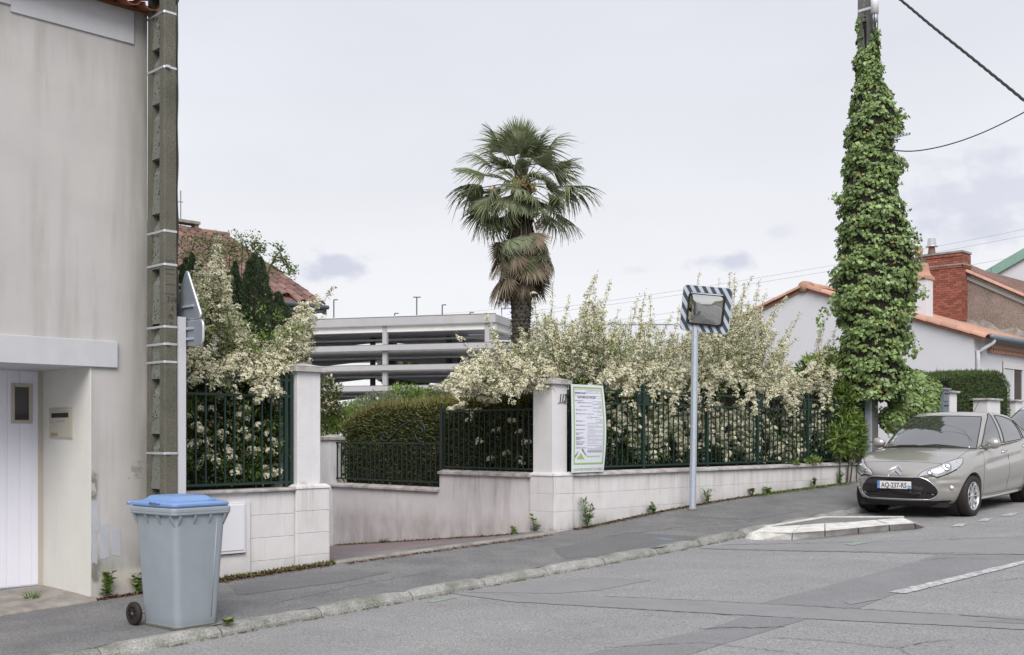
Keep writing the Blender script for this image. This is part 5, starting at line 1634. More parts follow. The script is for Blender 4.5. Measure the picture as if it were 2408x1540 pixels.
        MB().tube([sidef(a, b, .0, sy) for a, b in smooth_path([(1.17,.235),(1.9,.225),(2.88,.235)],4)], .022, 6).build('sill', M['car_paint'] if paint is M['car_paint'] else paint, root, smooth=True)
        for xh, zh in ((2.02,.90),(2.92,.945)):
            a = sidef(xh-.09, zh, .0, sy); b = sidef(xh+.07, zh+.008, .0, sy); o_ = Vector((0, sy*.03, 0))
            MB().tube([a, a+o_*.8+Vector((.02,0,0)), b+o_-Vector((.02,0,0)), b], .013, 8).build('door_handle', M['chrome'], root, smooth=True)
            c_ = sidef(xh, zh, 0, sy)
            MB().lathe([(0,.003),(.045,.002),(.05,0)], 16, Matrix.Translation(c_) @ Matrix.Rotation(R(90)*(-sy if sy>0 else 1),4,'X')).build('handle_cup', M['car_matt'] if False else paint, root, smooth=True)
    # ---- cabin
    cols = []   # (bottom, top, part)
    for f_ in (0,.2,.4,.6,.8,1.0):
        cols.append(((.93+.27*f_**2.2, .745*f_, 1.005-.045*f_**2), (1.74+.17*f_**2, .56*f_, 1.475-.035*f_**2), 'windshield'))
    cols.append(((1.285,.775,.965),(2.0,.595,1.452),'pillar'))
    for i, f_ in enumerate((.33,.66,1.0)): cols.append(((1.285+(2.10-1.285)*f_, .775+.015*f_, .965+.02*f_), (2.0+.12*f_,.595+.01*f_,1.452+.018*f_),'side_window'))
    cols.append(((2.20,.79,.988),(2.22,.607,1.472),'pillar'))
    for f_ in (.33,.66,1.0): cols.append(((2.20+.80*f_,.79-.005*f_,.988+.027*f_),(2.22+.62*f_,.607-.012*f_,1.472-.032*f_),'side_window'))
    cols.append(((3.06,.785,1.02),(2.91,.592,1.435),'pillar'))
    for f_ in (.5,1.0): cols.append(((3.06+.40*f_,.785-.035*f_,1.02+.03*f_),(2.91+.22*f_,.592-.02*f_,1.435-.03*f_),'side_window'))
    cols.append(((3.72,.66,1.08),(3.40,.50,1.405),'pillar'))
    for f_ in (.5, 0): cols.append(((3.86-.06*f_,.66*f_,1.09),(3.50-.06*f_,.50*f_,1.42),'rear_window'))
    NVv = 6
    def cpt(c, v_):
        b, t, _ = cols[c]; b = Vector(b); t = Vector(t); t.z = t.z - 1.465 + 1.492-.085*((t.x-2.35)/1.0)**2 if True else t.z; t.z = min(t.z, 1.50)
        q = b.lerp(t, v_); ctr = Vector((2.3,0,0)); o_ = q-ctr; o_.z = 0
        if o_.length > 0: o_.normalize()
        q = q + Vector((o_.x*.05, o_.y*.035, .02 if c < 6 else .0))*math.sin(PI*v_)
        return q
    # curved lower and upper limits of the side glass give the roof arch
    rings = [[tuple(cpt(c, v_/NVv)) for c in range(len(cols))] for v_ in range(NVv+1)]
    # frame (pillars + roof) as one painted shell behind the glass
    rings2 = [[(x, y, z) for x, y, z in r2] for r2 in rings]
    rings2.append([(2.45+(x-2.45)*.95, y*.93, z+.012) for x, y, z in rings[-1]])
    g = closed_loft(rings2, lambda x: .022)
    cab = g.build('cabin_frame', paint, root, smooth=True, sub=1, fixn=True)
    bm2 = bmesh.new(); bm2.from_mesh(cab.data); bm2.normal_update(); bv2 = BVHTree.FromBMesh(bm2); bm2.free()
    def chit(q, off):
        ctr = Vector((2.3, 0, q.z-.1)); d_ = (ctr-q); d_.normalize()
        loc, n_, i_, ds = bv2.ray_cast(q - d_*.5, d_)
        if loc is None: return q
        if n_.dot(d_) > 0: n_ = -n_
        return loc + n_*off
    def glass(nm, c0, c1, v0, v1, insets=.0, m=M['car_glass'], arch=None):
        g = MB(); nc = int(round((c1-c0)*4)); nv = 12; rows = []
        for j in range(nv+1):
            row = []
            for i in range(nc+1):
                cc = c0+(c1-c0)*i/nc; ci = min(int(cc), len(cols)-2); fr_ = cc-ci
                vv = v0+(v1-v0)*j/nv
                if arch: vv = arch(i/nc, j/nv)
                q = cpt(ci, vv).lerp(cpt(ci+1, vv), fr_)
                row.append(q)
            rows.append(row)
        out_ = []
        for sy in ((1,) if c0 == 0 else (1, -1)):
            g = MB()
            if c0 == 0:
                rr_ = [[Vector((q.x,-q.y,q.z)) for q in row[:0:-1]] + row for row in rows]
            else: rr_ = [[Vector((q.x, sy*q.y, q.z)) for q in row] for row in rows]
            pr_ = [[chit(q, .004) for q in row] for row in rr_]
            g.grid(pr_); o_ = g.build(nm, m, root, smooth=True, fixn=True)
            # rubber / trim edge
            loop = pr_[0] + [r2[-1] for r2 in pr_[1:]] + pr_[-1][-2::-1] + [r2[0] for r2 in pr_[-2:0:-1]]
            MB().tube(loop+loop[:2], .007, 5, cap=False).build('window_seal', M['car_matt'], o_, smooth=True)
            out_.append((o_, pr_))
        return out_
    ws = glass('windscreen', 0, 5, .03, 1.0)
    cw = [chit((lambda q: q)(Vector((cpt(abs(k),.03).x, cpt(abs(k),.03).y*(1 if k>=0 else -1), cpt(abs(k),.03).z))), .012) for k in (-5,-4,-3,-2,-1,0,1,2,3,4,5)]
    MB().tube([tuple(x) for x in smooth_path([tuple(q) for q in cw], 4)], .020, 8).build('scuttle', M['car_matt'], root, smooth=True)
    glass('side_window', 6.05, 8.95, .10, .93, arch=lambda u, v_: .09+(.60+.32*min(1,u*2.0)**.5 if u<.5 else .92) *v_ *1.0)
    glass('side_window', 10.05, 12.95, .1, .9, arch=lambda u, v_: .09+(.84-.10*u*u)*v_)
    glass('quarter_window', 14.05, 15.6, .1, .8, arch=lambda u, v_: .12+(.70-.45*u)*v_)
    # chrome belt strip
    for sy in (-1, 1):
        q = []
        for cc in [6+.25*i for i in range(37)]:
            ci = int(cc); fr_ = cc-ci
            a = cpt(ci,.075).lerp(cpt(min(ci+1,len(cols)-1),.075), fr_); q.append(chit(Vector((a.x, sy*a.y, a.z)), .006))
        MB().tube(q, .008, 6).build('belt_strip', M['chrome'], root, smooth=True)
    # wipers
    def wpt(u, v_, off=.02):
        cc = abs(u)*5; ci = min(int(cc),4); q = cpt(ci, v_).lerp(cpt(ci+1, v_), cc-ci)
        return chit(Vector((q.x, q.y if u > 0 else -q.y, q.z)), off)
    MB().tube([wpt(-.05,.045), wpt(-.3,.075), wpt(-.62,.055), wpt(-.9,.03)], .010, 5).build('wiper', M['car_matt'], root)
    MB().tube([wpt(.85,.03), wpt(.5,.06), wpt(.1,.05)], .010, 5).build('wiper', M['car_matt'], root)
    for z_ in (.20,.30):
        a = wpt(.80,z_,.006); b = wpt(.86,z_,.006); c_ = wpt(.86,z_+.07,.006); d_ = wpt(.80,z_+.07,.006)
        MB().add([a,b,c_,d_],[(0,1,2,3)]).build('windscreen_sticker', mat('pale green sticker',(.45,.55,.45),.6) if 'pale green sticker' not in bpy.data.materials else bpy.data.materials['pale green sticker'], root)
    for y_ in (-.32, .32):
        q = topf(.88, y_, .006)
        MB().lathe([(0,.008),(.012,.006),(.016,0)], 8, Matrix.Translation(q)).build('washer_jet', M['car_matt'], root)
    # mirrors
    for sy in (-1, 1):
        c_ = Vector((1.42, sy*.915, 1.06))
        bmm = bmesh.new(); bmesh.ops.create_uvsphere(bmm, u_segments=20, v_segments=14, radius=1)
        for v_ in bmm.verts:
            x, y, z = v_.co
            v_.co = Vector((x*.085*(1 if x < 0 else .5), y*.115, z*.085*(1+.1*y*sy))) + c_
        me = bpy.data.meshes.new('door_mirror'); bmm.to_mesh(me); bmm.free()
        o_ = obj_from('door_mirror', me, paint, root, True)
        MB().tube([(1.46, sy*.78, .965), (1.44, sy*.86, 1.0)], .022, 8).build('mirror_stalk', paint, o_, smooth=True)
    MB().tube([(2.98,0,1.49),(3.2,0,1.66)], .004, 5).build('aerial', M['car_matt'], root)
    # wheels
    for xw in (.80, 3.26):
        for sy in (-1, 1):
            steer = 0
            Mw = Matrix.Translation((xw, sy*.775, .305)) @ Matrix.Rotation(R(90)*(1 if sy < 0 else -1), 4, 'X')
            wh = thing('wheel', None, None); wh.parent = root; del_ = None
            wh2 = MB().lathe([(.205,-.085),(.26,-.095),(.295,-.085),(.306,-.055),(.308,0),(.306,.055),(.295,.082),(.26,.092),(.215,.086),(.205,.07)], 48, Mw, closed=True)
            bpy.data.objects.remove(wh, do_unlink=True)
            wh = wh2.build('wheel', M['rubber'], root, smooth=True, fixn=True)
            MB().lathe([(.205,-.08),(.200,.05),(.206,.078),(.214,.084),(.205,.088),(.196,.078),(.190,.04)], 40, Mw, closed=True).build('rim', M['alloy'], wh, smooth=True)
            MB().lathe([(0,.0),(.20,.0),(.20,-.02),(0,-.02)], 30, Mw, closed=True).build('brake_disc', M['car_matt'], wh)
            hb = MB().lathe([(0,.078),(.022,.078),(.030,.070),(.048,.066),(.055,.045)], 20, Mw).build('hub', M['alloy'], wh, smooth=True)
            for k in range(5):
                a = 2*PI*k/5+.3
                for da, sg in ((-.16,-1),(.16,1)):
                    m_ = Mw @ Matrix.Rotation(a, 4, 'Z')
                    y0 = sg*.012; y1 = sg*.062
                    q = [(.04,y0-.013,.05),(.04,y0+.013,.05),(.198,y1+.014,.062),(.198,y1-.014,.062),(.04,y0-.010,.068),(.04,y0+.010,.068),(.198,y1+.010,.080),(.198,y1-.010,.080)]
                    MB().add([m_ @ Vector(x) for x in q], [(0,3,2,1),(4,5,6,7),(0,1,5,4),(1,2,6,5),(2,3,7,6),(3,0,4,7)]).build('spoke', M['alloy'], wh, fixn=True)
            MB().lathe([(.30,-.12),(.338,-.13),(.338,.03)], 36, Matrix.Translation((xw, sy*.70, .315)) @ Matrix.Rotation(R(90)*(1 if sy < 0 else -1), 4, 'X'), closed=True).build('wheel_housing', M['car_matt'], root)
    # dark underside pan
    MB().box(.25, 3.7, -.66, .66, .17, .24).build('underside', M['car_matt'], root, fixn=True)
    return root
CAR_T = 2.90
car = make_car('parked_car', 'beige metallic hatchback facing us at the kerb, front number plate AQ-237-RS', 4.34, CAR_T, M['car_paint'])
car2 = make_car('parked_car', 'pale parked car cut off by the right edge, behind the beige hatchback', 9.35, CAR_T-.1, M['car_paint2'], full=False)
# ================================================================== PLANTS
def v_on_t(px, py, t):
    px = np.asarray(px, float); py = np.asarray(py, float); t = np.asarray(t, float)
    k = (px-CX)/F; v = (HY-py)/F
    ax = OX + NV.x*t; ay = OY + NV.y*t
    s = (k*ay-ax)/(DV.x-k*DV.y); Y = ay+DV.y*s
    return np.stack([OX+DV.x*s+NV.x*t, OY+DV.y*s+NV.y*t, CZ+v*Y], -1)
def v_on_s(px, py, s):
    px = np.asarray(px, float); py = np.asarray(py, float); s = np.asarray(s, float)
    k = (px-CX)/F; v = (HY-py)/F
    ax = OX + DV.x*s; ay = OY + DV.y*s
    t = (k*ay-ax)/(NV.x-k*NV.y); Y = ay+NV.y*t
    return np.stack([OX+DV.x*s+NV.x*t, OY+DV.y*s+NV.y*t, CZ+v*Y], -1)
UP = np.array([0,0,1.])
class Shrub:
    def __init__(self): self.stems = []; self.C = []; self.N = []; self.LP = []; self.LD = []; self.LL = []; self.GP = []; self.GD = []; self.GL = []
    def plume(self, a, b, R0, R1, dens=1.0, bow=.08, leafy=.5, droop=0.0, tipleaf=True):
        a = np.asarray(a, float); b = np.asarray(b, float); L_ = np.linalg.norm(b-a)
        if L_ < .05: return
        d = (b-a)/L_; side = unit(np.cross(d, rnd_dirs(1)))[0]
        n = max(4, int(L_/.12))
        u = np.linspace(0, 1, n+1)
        path = a + (b-a)*u[:,None] + side*(bow*L_*np.sin(PI*u))[:,None] - UP*(droop*L_*u*u)[:,None]
        self.stems.append((path, .006*min(1.5, L_)+.002))
        nl = int(L_/.027*dens)
        if nl < 1: return
        uu = np.sort(RS.uniform(0.02, 1, nl))
        pos = np.stack([np.interp(uu, u, path[:,i]) for i in range(3)], 1)
        Rr = (R0+(R1-R0)*uu)*RS.uniform(.45, 1.15, nl)
        td = unit(unit(np.cross(np.tile(d,(nl,1)), rnd_dirs(nl))) + d*.45 + UP*.30)
        # clusters along each side twig
        k = np.maximum(1, (Rr/.036).astype(int)+1)
        idx = np.repeat(np.arange(nl), k)
        w_ = (np.concatenate([np.arange(1, q+1) for q in k])/np.repeat(k, k))
        c = pos[idx] + td[idx]*(Rr[idx]*w_)[:,None] + RS.normal(size=(len(idx),3))*.010
        nn = td[idx]*.5 + UP*.8 + RS.normal(size=(len(idx),3))*.35
        keep = RS.uniform(size=len(idx)) < .93
        self.C.append(c[keep]); self.N.append(nn[keep])
        for j in range(0, nl, 2):
            pass
        # leaves under and between the blossom
        m = int(len(idx)*leafy*2.0)
        if m:
            q = RS.randint(0, len(idx), m)
            lp = pos[idx[q]] + td[idx[q]]*(Rr[idx[q]]*RS.uniform(0, 1.0, m))[:,None] + RS.normal(size=(m,3))*.014
            self.LP.append(lp); self.LD.append(unit(td[idx[q]] + RS.normal(size=(m,3))*.8)); self.LL.append(RS.uniform(.022,.045,m))
        if tipleaf:
            m = 10; t_ = RS.uniform(.8, 1.05, m)
            tp = a + (b-a)*t_[:,None] + RS.normal(size=(m,3))*.012 - UP*(droop*L_)
            self.GP.append(tp); self.GD.append(unit(d+RS.normal(size=(m,3))*.6)); self.GL.append(RS.uniform(.02,.04,m))
    def pom(self, c, r):
        n = max(6, int((r/.022)**2*2.2)); d = rnd_dirs(n); d[:,2] = np.abs(d[:,2])*.9-.15
        self.C.append(c + d*r*np.array([1,1,.75])); self.N.append(d+UP*.3)
        m = 10; self.LP.append(c+rnd_dirs(m)*r*.9-UP*r*.5); self.LD.append(rnd_dirs(m)-UP*.4); self.LL.append(RS.uniform(.03,.05,m))
    def leafmass(self, pts, Lr=(.03,.055), bright=False):
        n = len(pts); D = unit(RS.normal(size=(n,3))+UP*.2)
        if bright: self.GP.append(pts); self.GD.append(D); self.GL.append(RS.uniform(*Lr, n))
        else: self.LP.append(pts); self.LD.append(D); self.LL.append(RS.uniform(*Lr, n))
    def build(self, root, kfl=12, rcl=(.022,.040), fs=.0100, mid=.5):
        iv = root.matrix_world.inverted() if False else None
        bpy.context.view_layer.update()
        W = np.array((root.matrix_world).inverted())
        def loc(a): return a @ W[:3,:3].T + W[:3,3]
        g = MB()
        for path, r in self.stems:
            p_ = loc(path); m = len(p_)
            g.tube([tuple(q) for q in p_], [r*(1-.75*i/(m-1)) for i in range(m)], 3, cap=False)
        g.build('branches', M['twig'], root)['kind'] = 'stuff'
        C = loc(np.concatenate(self.C)); Nn = np.concatenate(self.N) @ W[:3,:3].T
        V, Fq = florets(C, Nn, RS.uniform(*rcl, len(C)), kfl, fs)
        mi = np.repeat((RS.uniform(size=len(C)) < .20).astype(int), kfl)
        np_mesh('blossom', V, Fq, None, root, 'stuff', [M['blossom'], M['blossom2']], mi)
        LP = loc(np.concatenate(self.LP)); LD = np.concatenate(self.LD) @ W[:3,:3].T; LL = np.concatenate(self.LL)
        V, Fq = leaf_arrays(LP, LD, rnd_dirs(len(LP))*.6+UP, LL, LL*.42)
        mi = (RS.uniform(size=len(LP)) < mid).astype(int)
        np_mesh('foliage', V, Fq, None, root, 'stuff', [M['leaf_dark'], M['leaf_mid']], mi)
        if self.GP:
            LP = loc(np.concatenate(self.GP)); LD = np.concatenate(self.GD) @ W[:3,:3].T; LL = np.concatenate(self.GL)
            V, Fq = leaf_arrays(LP, LD, rnd_dirs(len(LP))*.6+UP, LL, LL*.40)
            mi = (RS.uniform(size=len(LP)) < .5).astype(int)
            np_mesh('young_leaves', V, Fq, None, root, 'stuff', [M['leaf_mid'], M['leaf_bright']], mi)
        print(root.name, 'clusters', len(C), 'leaves', len(self.LP))
def lump(name, m, parent, c, rx, ry, rz_, seed, amp=.18, seg=28, rings=18, frame=ANG):
    """dark mass standing for the shade inside a plant: an uneven rounded body"""
    r_ = np.random.RandomState(seed)
    ph = r_.uniform(0, 6.28, (6,3)); fr = r_.uniform(1.5, 5, (6,3))
    bmm = bmesh.new(); bmesh.ops.create_uvsphere(bmm, u_segments=seg, v_segments=rings, radius=1)
    for v_ in bmm.verts:
        x, y, z = v_.co
        k = 1+sum(amp/3*math.sin(fr[i][0]*x*2+ph[i][0])*math.sin(fr[i][1]*y*2+ph[i][1])*math.cos(fr[i][2]*z*2+ph[i][2]) for i in range(6))
        v_.co = Vector((np.sign(x)*abs(x)**.7*rx*k+c[0], np.sign(y)*abs(y)**.7*ry*k+c[1], np.sign(z)*abs(z)**.8*rz_*k+c[2]))
    me = bpy.data.meshes.new(name); bmm.to_mesh(me); bmm.free()
    return obj_from(name, me, m, parent, True)

# ---------------------------------------------------------------- big firethorn hedge right of the driveway
TX = [1040,1075,1110,1150,1200,1240,1265,1300,1350,1380,1410,1440,1480,1520,1560,1600,1650,1700,1740,1770,1800,1830,1855,1872,1900,1930,1955,1980]
TY = [895, 850, 828, 790, 800, 760, 720, 730, 745, 705, 690, 735, 765, 735, 770, 780, 735, 705, 690, 700, 735, 770, 810, 880, 860, 820, 785, 840]
fr_root = sthing('firethorn_hedge', 'mass of cream flowering firethorn spilling over the long green fence', 'flowering shrub', 4, -.8, zw(4))
sh = Shrub()
explicit = [ # tip px,py, base px,py, t, R0, R1
 (1012,915,1180,888,-.55,.07,.02),(1030,905,1190,900,-.5,.06,.02),(1076,788,1190,905,-.8,.09,.02),(1086,845,1200,910,-.6,.10,.02),(1140,738,1190,880,-.9,.10,.02),
 (1162,790,1215,900,-.8,.10,.03),(1222,770,1228,880,-.9,.10,.03),(1255,690,1262,880,-1.1,.10,.03),(1300,664,1268,850,-1.2,.08,.015),(1338,700,1330,860,-1.0,.12,.02),
 (1404,643,1350,850,-1.3,.12,.02),(1398,655,1372,800,-1.2,.11,.05),(1436,660,1400,850,-1.1,.10,.015),(1455,730,1410,870,-.9,.11,.03),(1484,728,1450,880,-1.0,.10,.02),
 (1502,700,1480,880,-1.1,.11,.02),(1517,688,1505,880,-1.0,.10,.02),(1528,695,1515,860,-1.3,.10,.02),(1598,722,1545,880,-.9,.10,.02),(1580,740,1530,880,-1.1,.10,.03),
 (1645,645,1628,860,-1.2,.10,.02),(1690,655,1660,870,-1.1,.11,.015),(1716,640,1680,870,-1.2,.11,.015),(1728,650,1690,880,-.9,.12,.02),(1770,648,1705,880,-1.2,.12,.015),
 (1752,665,1700,860,-.8,.13,.02),(1800,690,1720,890,-.9,.13,.02),(1785,665,1725,870,-1.3,.12,.02),(1830,715,1740,900,-.8,.12,.02),(1850,700,1765,890,-1.1,.11,.015),
 (1884,733,1790,890,-.9,.10,.015),(1862,760,1780,900,-.7,.11,.02),(1876,795,1790,905,-.7,.10,.02),(1850,800,1780,915,-.5,.10,.02),
 (1940,750,1925,900,-.8,.10,.02),(1928,775,1900,910,-.7,.11,.03),(1962,780,1955,900,-.9,.12,.04),(1905,830,1880,915,-.6,.10,.03),(1985,800,1975,910,-1.0,.12,.04)]
for (a, b, c, d, t_, r0, r1) in explicit:
    sh.plume(v_on_t(c,d,t_), v_on_t(a,b,t_-RS.uniform(0,.2)), r0*1.15, r1*1.1, 1.15, .05, .35)
n = 480
pxs = RS.uniform(1050, 1985, n)
for px in pxs:
    top = np.interp(px, TX, TY); 
    ty = top + abs(RS.normal())*42 + RS.uniform(0, 15)
    if ty > 905: ty = 905-RS.uniform(0,20)
    t_ = RS.uniform(-1.7, -.25)
    lean = (px-1480)*.16 + RS.normal()*22
    L_ = RS.uniform(90, 190)
    by = min(ty+L_, 930)
    sh.plume(v_on_t(px-lean*.6, by, t_), v_on_t(px, ty, t_-.05), RS.uniform(.08,.13), .035, .92, .1, .95)
# overhang along the top rail, drooping outwards
for i in range(130):
    px = RS.uniform(1080, 1975); t_ = RS.uniform(-.5,-.15)
    if 1305 < px < 1428: continue
    y0 = RS.uniform(845, 895)
    sh.plume(v_on_t(px, y0, t_-.2), v_on_t(px+RS.uniform(-50,50), y0+RS.uniform(10,45), t_+RS.uniform(.1,.30)), .10, .04, 1.1, .06, .5, .1)
for i in range(26):      # longer sprays tumbling over the rail
    px = RS.uniform(1430, 1960); t_ = RS.uniform(-.25,-.1); y0 = RS.uniform(880, 905)
    sh.plume(v_on_t(px, y0, t_-.15), v_on_t(px+RS.uniform(-30,30), y0+RS.uniform(35,75), t_+RS.uniform(.12,.25)), .075, .035, 1.2, .06, .6, .08)
# branches seen through the bars
for i in range(150):
    px = RS.uniform(1425, 1985); t_ = RS.uniform(-.55,-.20)
    y0 = RS.uniform(925, 1040); y1 = y0+RS.uniform(20, 80)
    sh.plume(v_on_t(px, y0, t_-.15), v_on_t(px+RS.uniform(-35,35), min(y1,1088), t_), .055, .03, .62, .1, .8)
for i in range(60):   # over the driveway wall
    px = RS.uniform(1060, 1250); s_ = RS.uniform(.35,.8)
    lo = np.interp(px, [1050,1110,1180,1250],[960,1010,1080,1095]); y0 = RS.uniform(885, lo-15); y1 = y0+RS.uniform(10, 60)
    sh.plume(v_on_s(px, y0, s_+.2), v_on_s(px+RS.uniform(-40,25), min(y1, lo), s_), .06, .03, .6, .1, .9)
# dark foliage body
n = 52000
px = RS.uniform(1075, 1990, n); t_ = RS.uniform(-1.5, -.22, n); top = np.interp(px, TX, TY)+70
py = top + (1092-top)*RS.uniform(0,1,n)**.8
k_ = (px > 1290) | (py < 900)
sh.leafmass(v_on_t(px, py, t_)[k_])
n = 9000
px = RS.uniform(1095, 1262, n); s_ = RS.uniform(.3, 1.2, n); lo = np.interp(px, [1090,1110,1180,1250],[960,1010,1090,1100]); py = RS.uniform(0,1,n)*(lo-880)+880
sh.leafmass(v_on_s(px, py, s_))
n = 4200
px = RS.uniform(1345, 1985, n); t_ = RS.uniform(-.9, -.2, n); py = np.interp(px, TX, TY)+60+RS.uniform(0,1,n)**.7*200
# small clumps of fresh leaves
cl = RS.randint(0, 110, n); cx_ = RS.uniform(1365,1985,110); cy_ = np.interp(cx_, TX, TY)+RS.uniform(40, 330, 110)
pp = v_on_t(cx_[cl], np.minimum(cy_[cl],1080), RS.uniform(-.5,-.18,110)[cl]) + RS.normal(size=(n,3))*.06
sh.leafmass(pp, (.03,.06), True)
pp = v_on_s(RS.uniform(1110,1250,9)[RS.randint(0,9,300)], RS.uniform(960,1090,9)[RS.randint(0,9,300)], .35) + RS.normal(size=(300,3))*.07
sh.leafmass(pp, (.03,.05), True)
for i in range(95):          # strands of round blossom heads behind the bars
    px = RS.uniform(1430, 1985); y = RS.uniform(930, 1000); ln = RS.uniform(30, 110); x = px
    for k in range(int(ln/11)):
        x += RS.normal()*6+2; y += RS.uniform(8, 16)
        if y < 1086 and x > 1426: sh.pom(v_on_t(x, y, RS.uniform(-.32,-.17)), RS.uniform(.028,.055))
for (x_, y_) in ((1100,985),(1122,960),(1140,945),(1165,1012),(1130,1040),(1190,1060),(1150,1080),(1215,1010),(1225,1090),(1085,960),(1200,985),(1240,1040)):
    for k in range(3): sh.pom(v_on_s(x_+RS.normal()*7, y_+RS.normal()*5, .34), RS.uniform(.03,.05))
for (x_, y_) in ((1148,942),(1135,940),(1160,945),(1075,958),(1060,962),(1090,950),(1100,930),(1180,925),(1090,900),(1215,915)):
    sh.pom(v_on_s(x_, y_, .25), RS.uniform(.05,.075))
sh.build(fr_root)
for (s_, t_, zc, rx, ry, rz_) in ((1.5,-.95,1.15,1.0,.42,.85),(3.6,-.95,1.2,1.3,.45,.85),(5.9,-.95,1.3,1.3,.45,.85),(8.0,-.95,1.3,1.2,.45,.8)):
    lump('twig_shade_core', M['core'], fr_root, (s_-4, (-t_)-.8, zc+.35-zw(4)), rx*1.1, ry, rz_*1.15, int(s_*10))  # dark lump added behind the leaves as inner shade, also blocks light

# ---------------------------------------------------------------- left firethorn behind the front fence
LXp = [425,440,455,470,485,500,512,525,545,570,600,640,675,700,730,765,785]
LYp = [650,700,640,600,650,590,556,600,680,740,790,800,760,730,715,700,690]
fl_root = sthing('firethorn_hedge', 'cream flowering firethorn with one tall spire behind the left fence', 'flowering shrub', -5.2, -.8, zw(-5.2))
sh = Shrub()
for (a, b, c, d, t_, r0, r1) in [(512,556,520,760,-.8,.13,.035),(508,600,505,800,-.8,.13,.08),(463,600,475,760,-.9,.08,.02),(455,640,470,780,-.7,.09,.03),(478,670,480,830,-.7,.11,.05),(540,640,530,800,-.7,.10,.05),
    (560,720,550,860,-.7,.10,.04),(490,700,500,850,-.5,.12,.07),(530,690,525,850,-.6,.12,.08),(440,720,450,850,-.6,.10,.05),(585,760,575,880,-.6,.08,.03),
    (785,676,690,770,-.9,.05,.01),(748,700,650,800,-.8,.11,.05),(762,743,640,830,-.8,.11,.02),(740,745,620,840,-.7,.12,.05),(700,745,620,850,-.6,.12,.06),(716,790,640,860,-.6,.09,.02),(730,715,690,745,-.8,.10,.06),
    (735,888,640,865,-.15,.06,.02),(700,870,610,850,-.2,.09,.04),(690,800,610,870,-.5,.10,.05),(455,800,470,870,-.3,.09,.06),(435,780,450,850,-.4,.08,.05)]:
    sh.plume(v_on_t(c,d,t_), v_on_t(a,b,t_), r0, r1, 1.3, .05, .35)
for i in range(230):
    px = RS.uniform(425, 735); top = np.interp(px, LXp, LYp); ty = min(top + 12 + abs(RS.normal())*55, 870)
    t_ = RS.uniform(-1.1,-.25); lean = (px-520)*.25+RS.normal()*15
    sh.plume(v_on_t(px-lean*.6, min(ty+RS.uniform(60,140), 890), t_), v_on_t(px, ty, t_), RS.uniform(.07,.11), .03, 1.0, .1, .6)
for i in range(60):
    px = RS.uniform(430, 700); t_ = RS.uniform(-.35,-.05); y0 = RS.uniform(820, 885)
    sh.plume(v_on_t(px, y0, t_-.2), v_on_t(px+RS.uniform(-40,45), y0+RS.uniform(10,40)+(25 if px > 600 else 0), t_+RS.uniform(.0,.15)), .09, .04, 1.0, .06, .5, .1)
for i in range(40):
    px = RS.uniform(432, 668); t_ = RS.uniform(-.55,-.25); y0 = RS.uniform(900, 1090); y1 = y0+RS.uniform(10, 40)
    sh.plume(v_on_t(px, y0, t_-.15), v_on_t(px+RS.uniform(-25,25), min(y1,1130), t_), .05, .035, .55, .1, 1.2)
for (x_, y_) in ((553,930),(575,965),(610,918),(650,930),(660,960),(600,1060),(650,1045),(640,1110),(560,1105),(470,1010),(455,1040),(520,1020),(500,1075)):
    sh.plume(v_on_t(x_-8, y_-5, -.35), v_on_t(x_+8, y_+6, -.28), .055, .045, 2.2, .05, .5)
n = 17000
px = RS.uniform(428, 690, n); t_ = RS.uniform(-1.2, -.25, n); top = np.interp(px, LXp, LYp)+80; py = top+(1140-top)*RS.uniform(0,1,n)**.8
sh.leafmass(v_on_t(px, py, t_))
n = 2600; cl = RS.randint(0, 55, n); cx_ = RS.uniform(430,700,55); cy_ = RS.uniform(720,1120,55)
sh.leafmass(v_on_t(cx_[cl], cy_[cl], RS.uniform(-.45,-.2,55)[cl]) + RS.normal(size=(n,3))*.045, (.03,.06), True)
for (x_, y_) in ((545,925),(558,932),(553,918),(575,960),(565,975),(580,985),(612,915),(600,925),(650,930),(668,940),(655,950),(660,962),(640,945),(600,1060),(592,1056),(610,1064),(652,1045),(640,1035),(635,1060),(648,1070),
        (640,1110),(655,1115),(630,1118),(660,1108),(622,1100),(560,1105),(552,1112),(470,1010),(462,1000),(455,1040),(450,1048),(480,1042),(490,1035),(520,1020),(500,1075),(510,1085),(440,980),(500,960),(575,1010),(590,1030),(535,1060),(545,1075),(470,960),(610,1000),(628,1020)):
    sh.pom(v_on_t(x_, y_, RS.uniform(-.30,-.20)), RS.uniform(.025,.048))
sh.build(fl_root)
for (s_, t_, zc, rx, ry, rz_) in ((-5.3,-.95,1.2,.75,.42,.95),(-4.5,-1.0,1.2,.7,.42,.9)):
    lump('twig_shade_core', M['core'], fl_root, (s_+5.2, -t_-.8, zc+.25-zw(-5.2)), rx, ry, rz_*1.15, int(-s_*10))  # same added dark lump, painted shade inside the left shrub

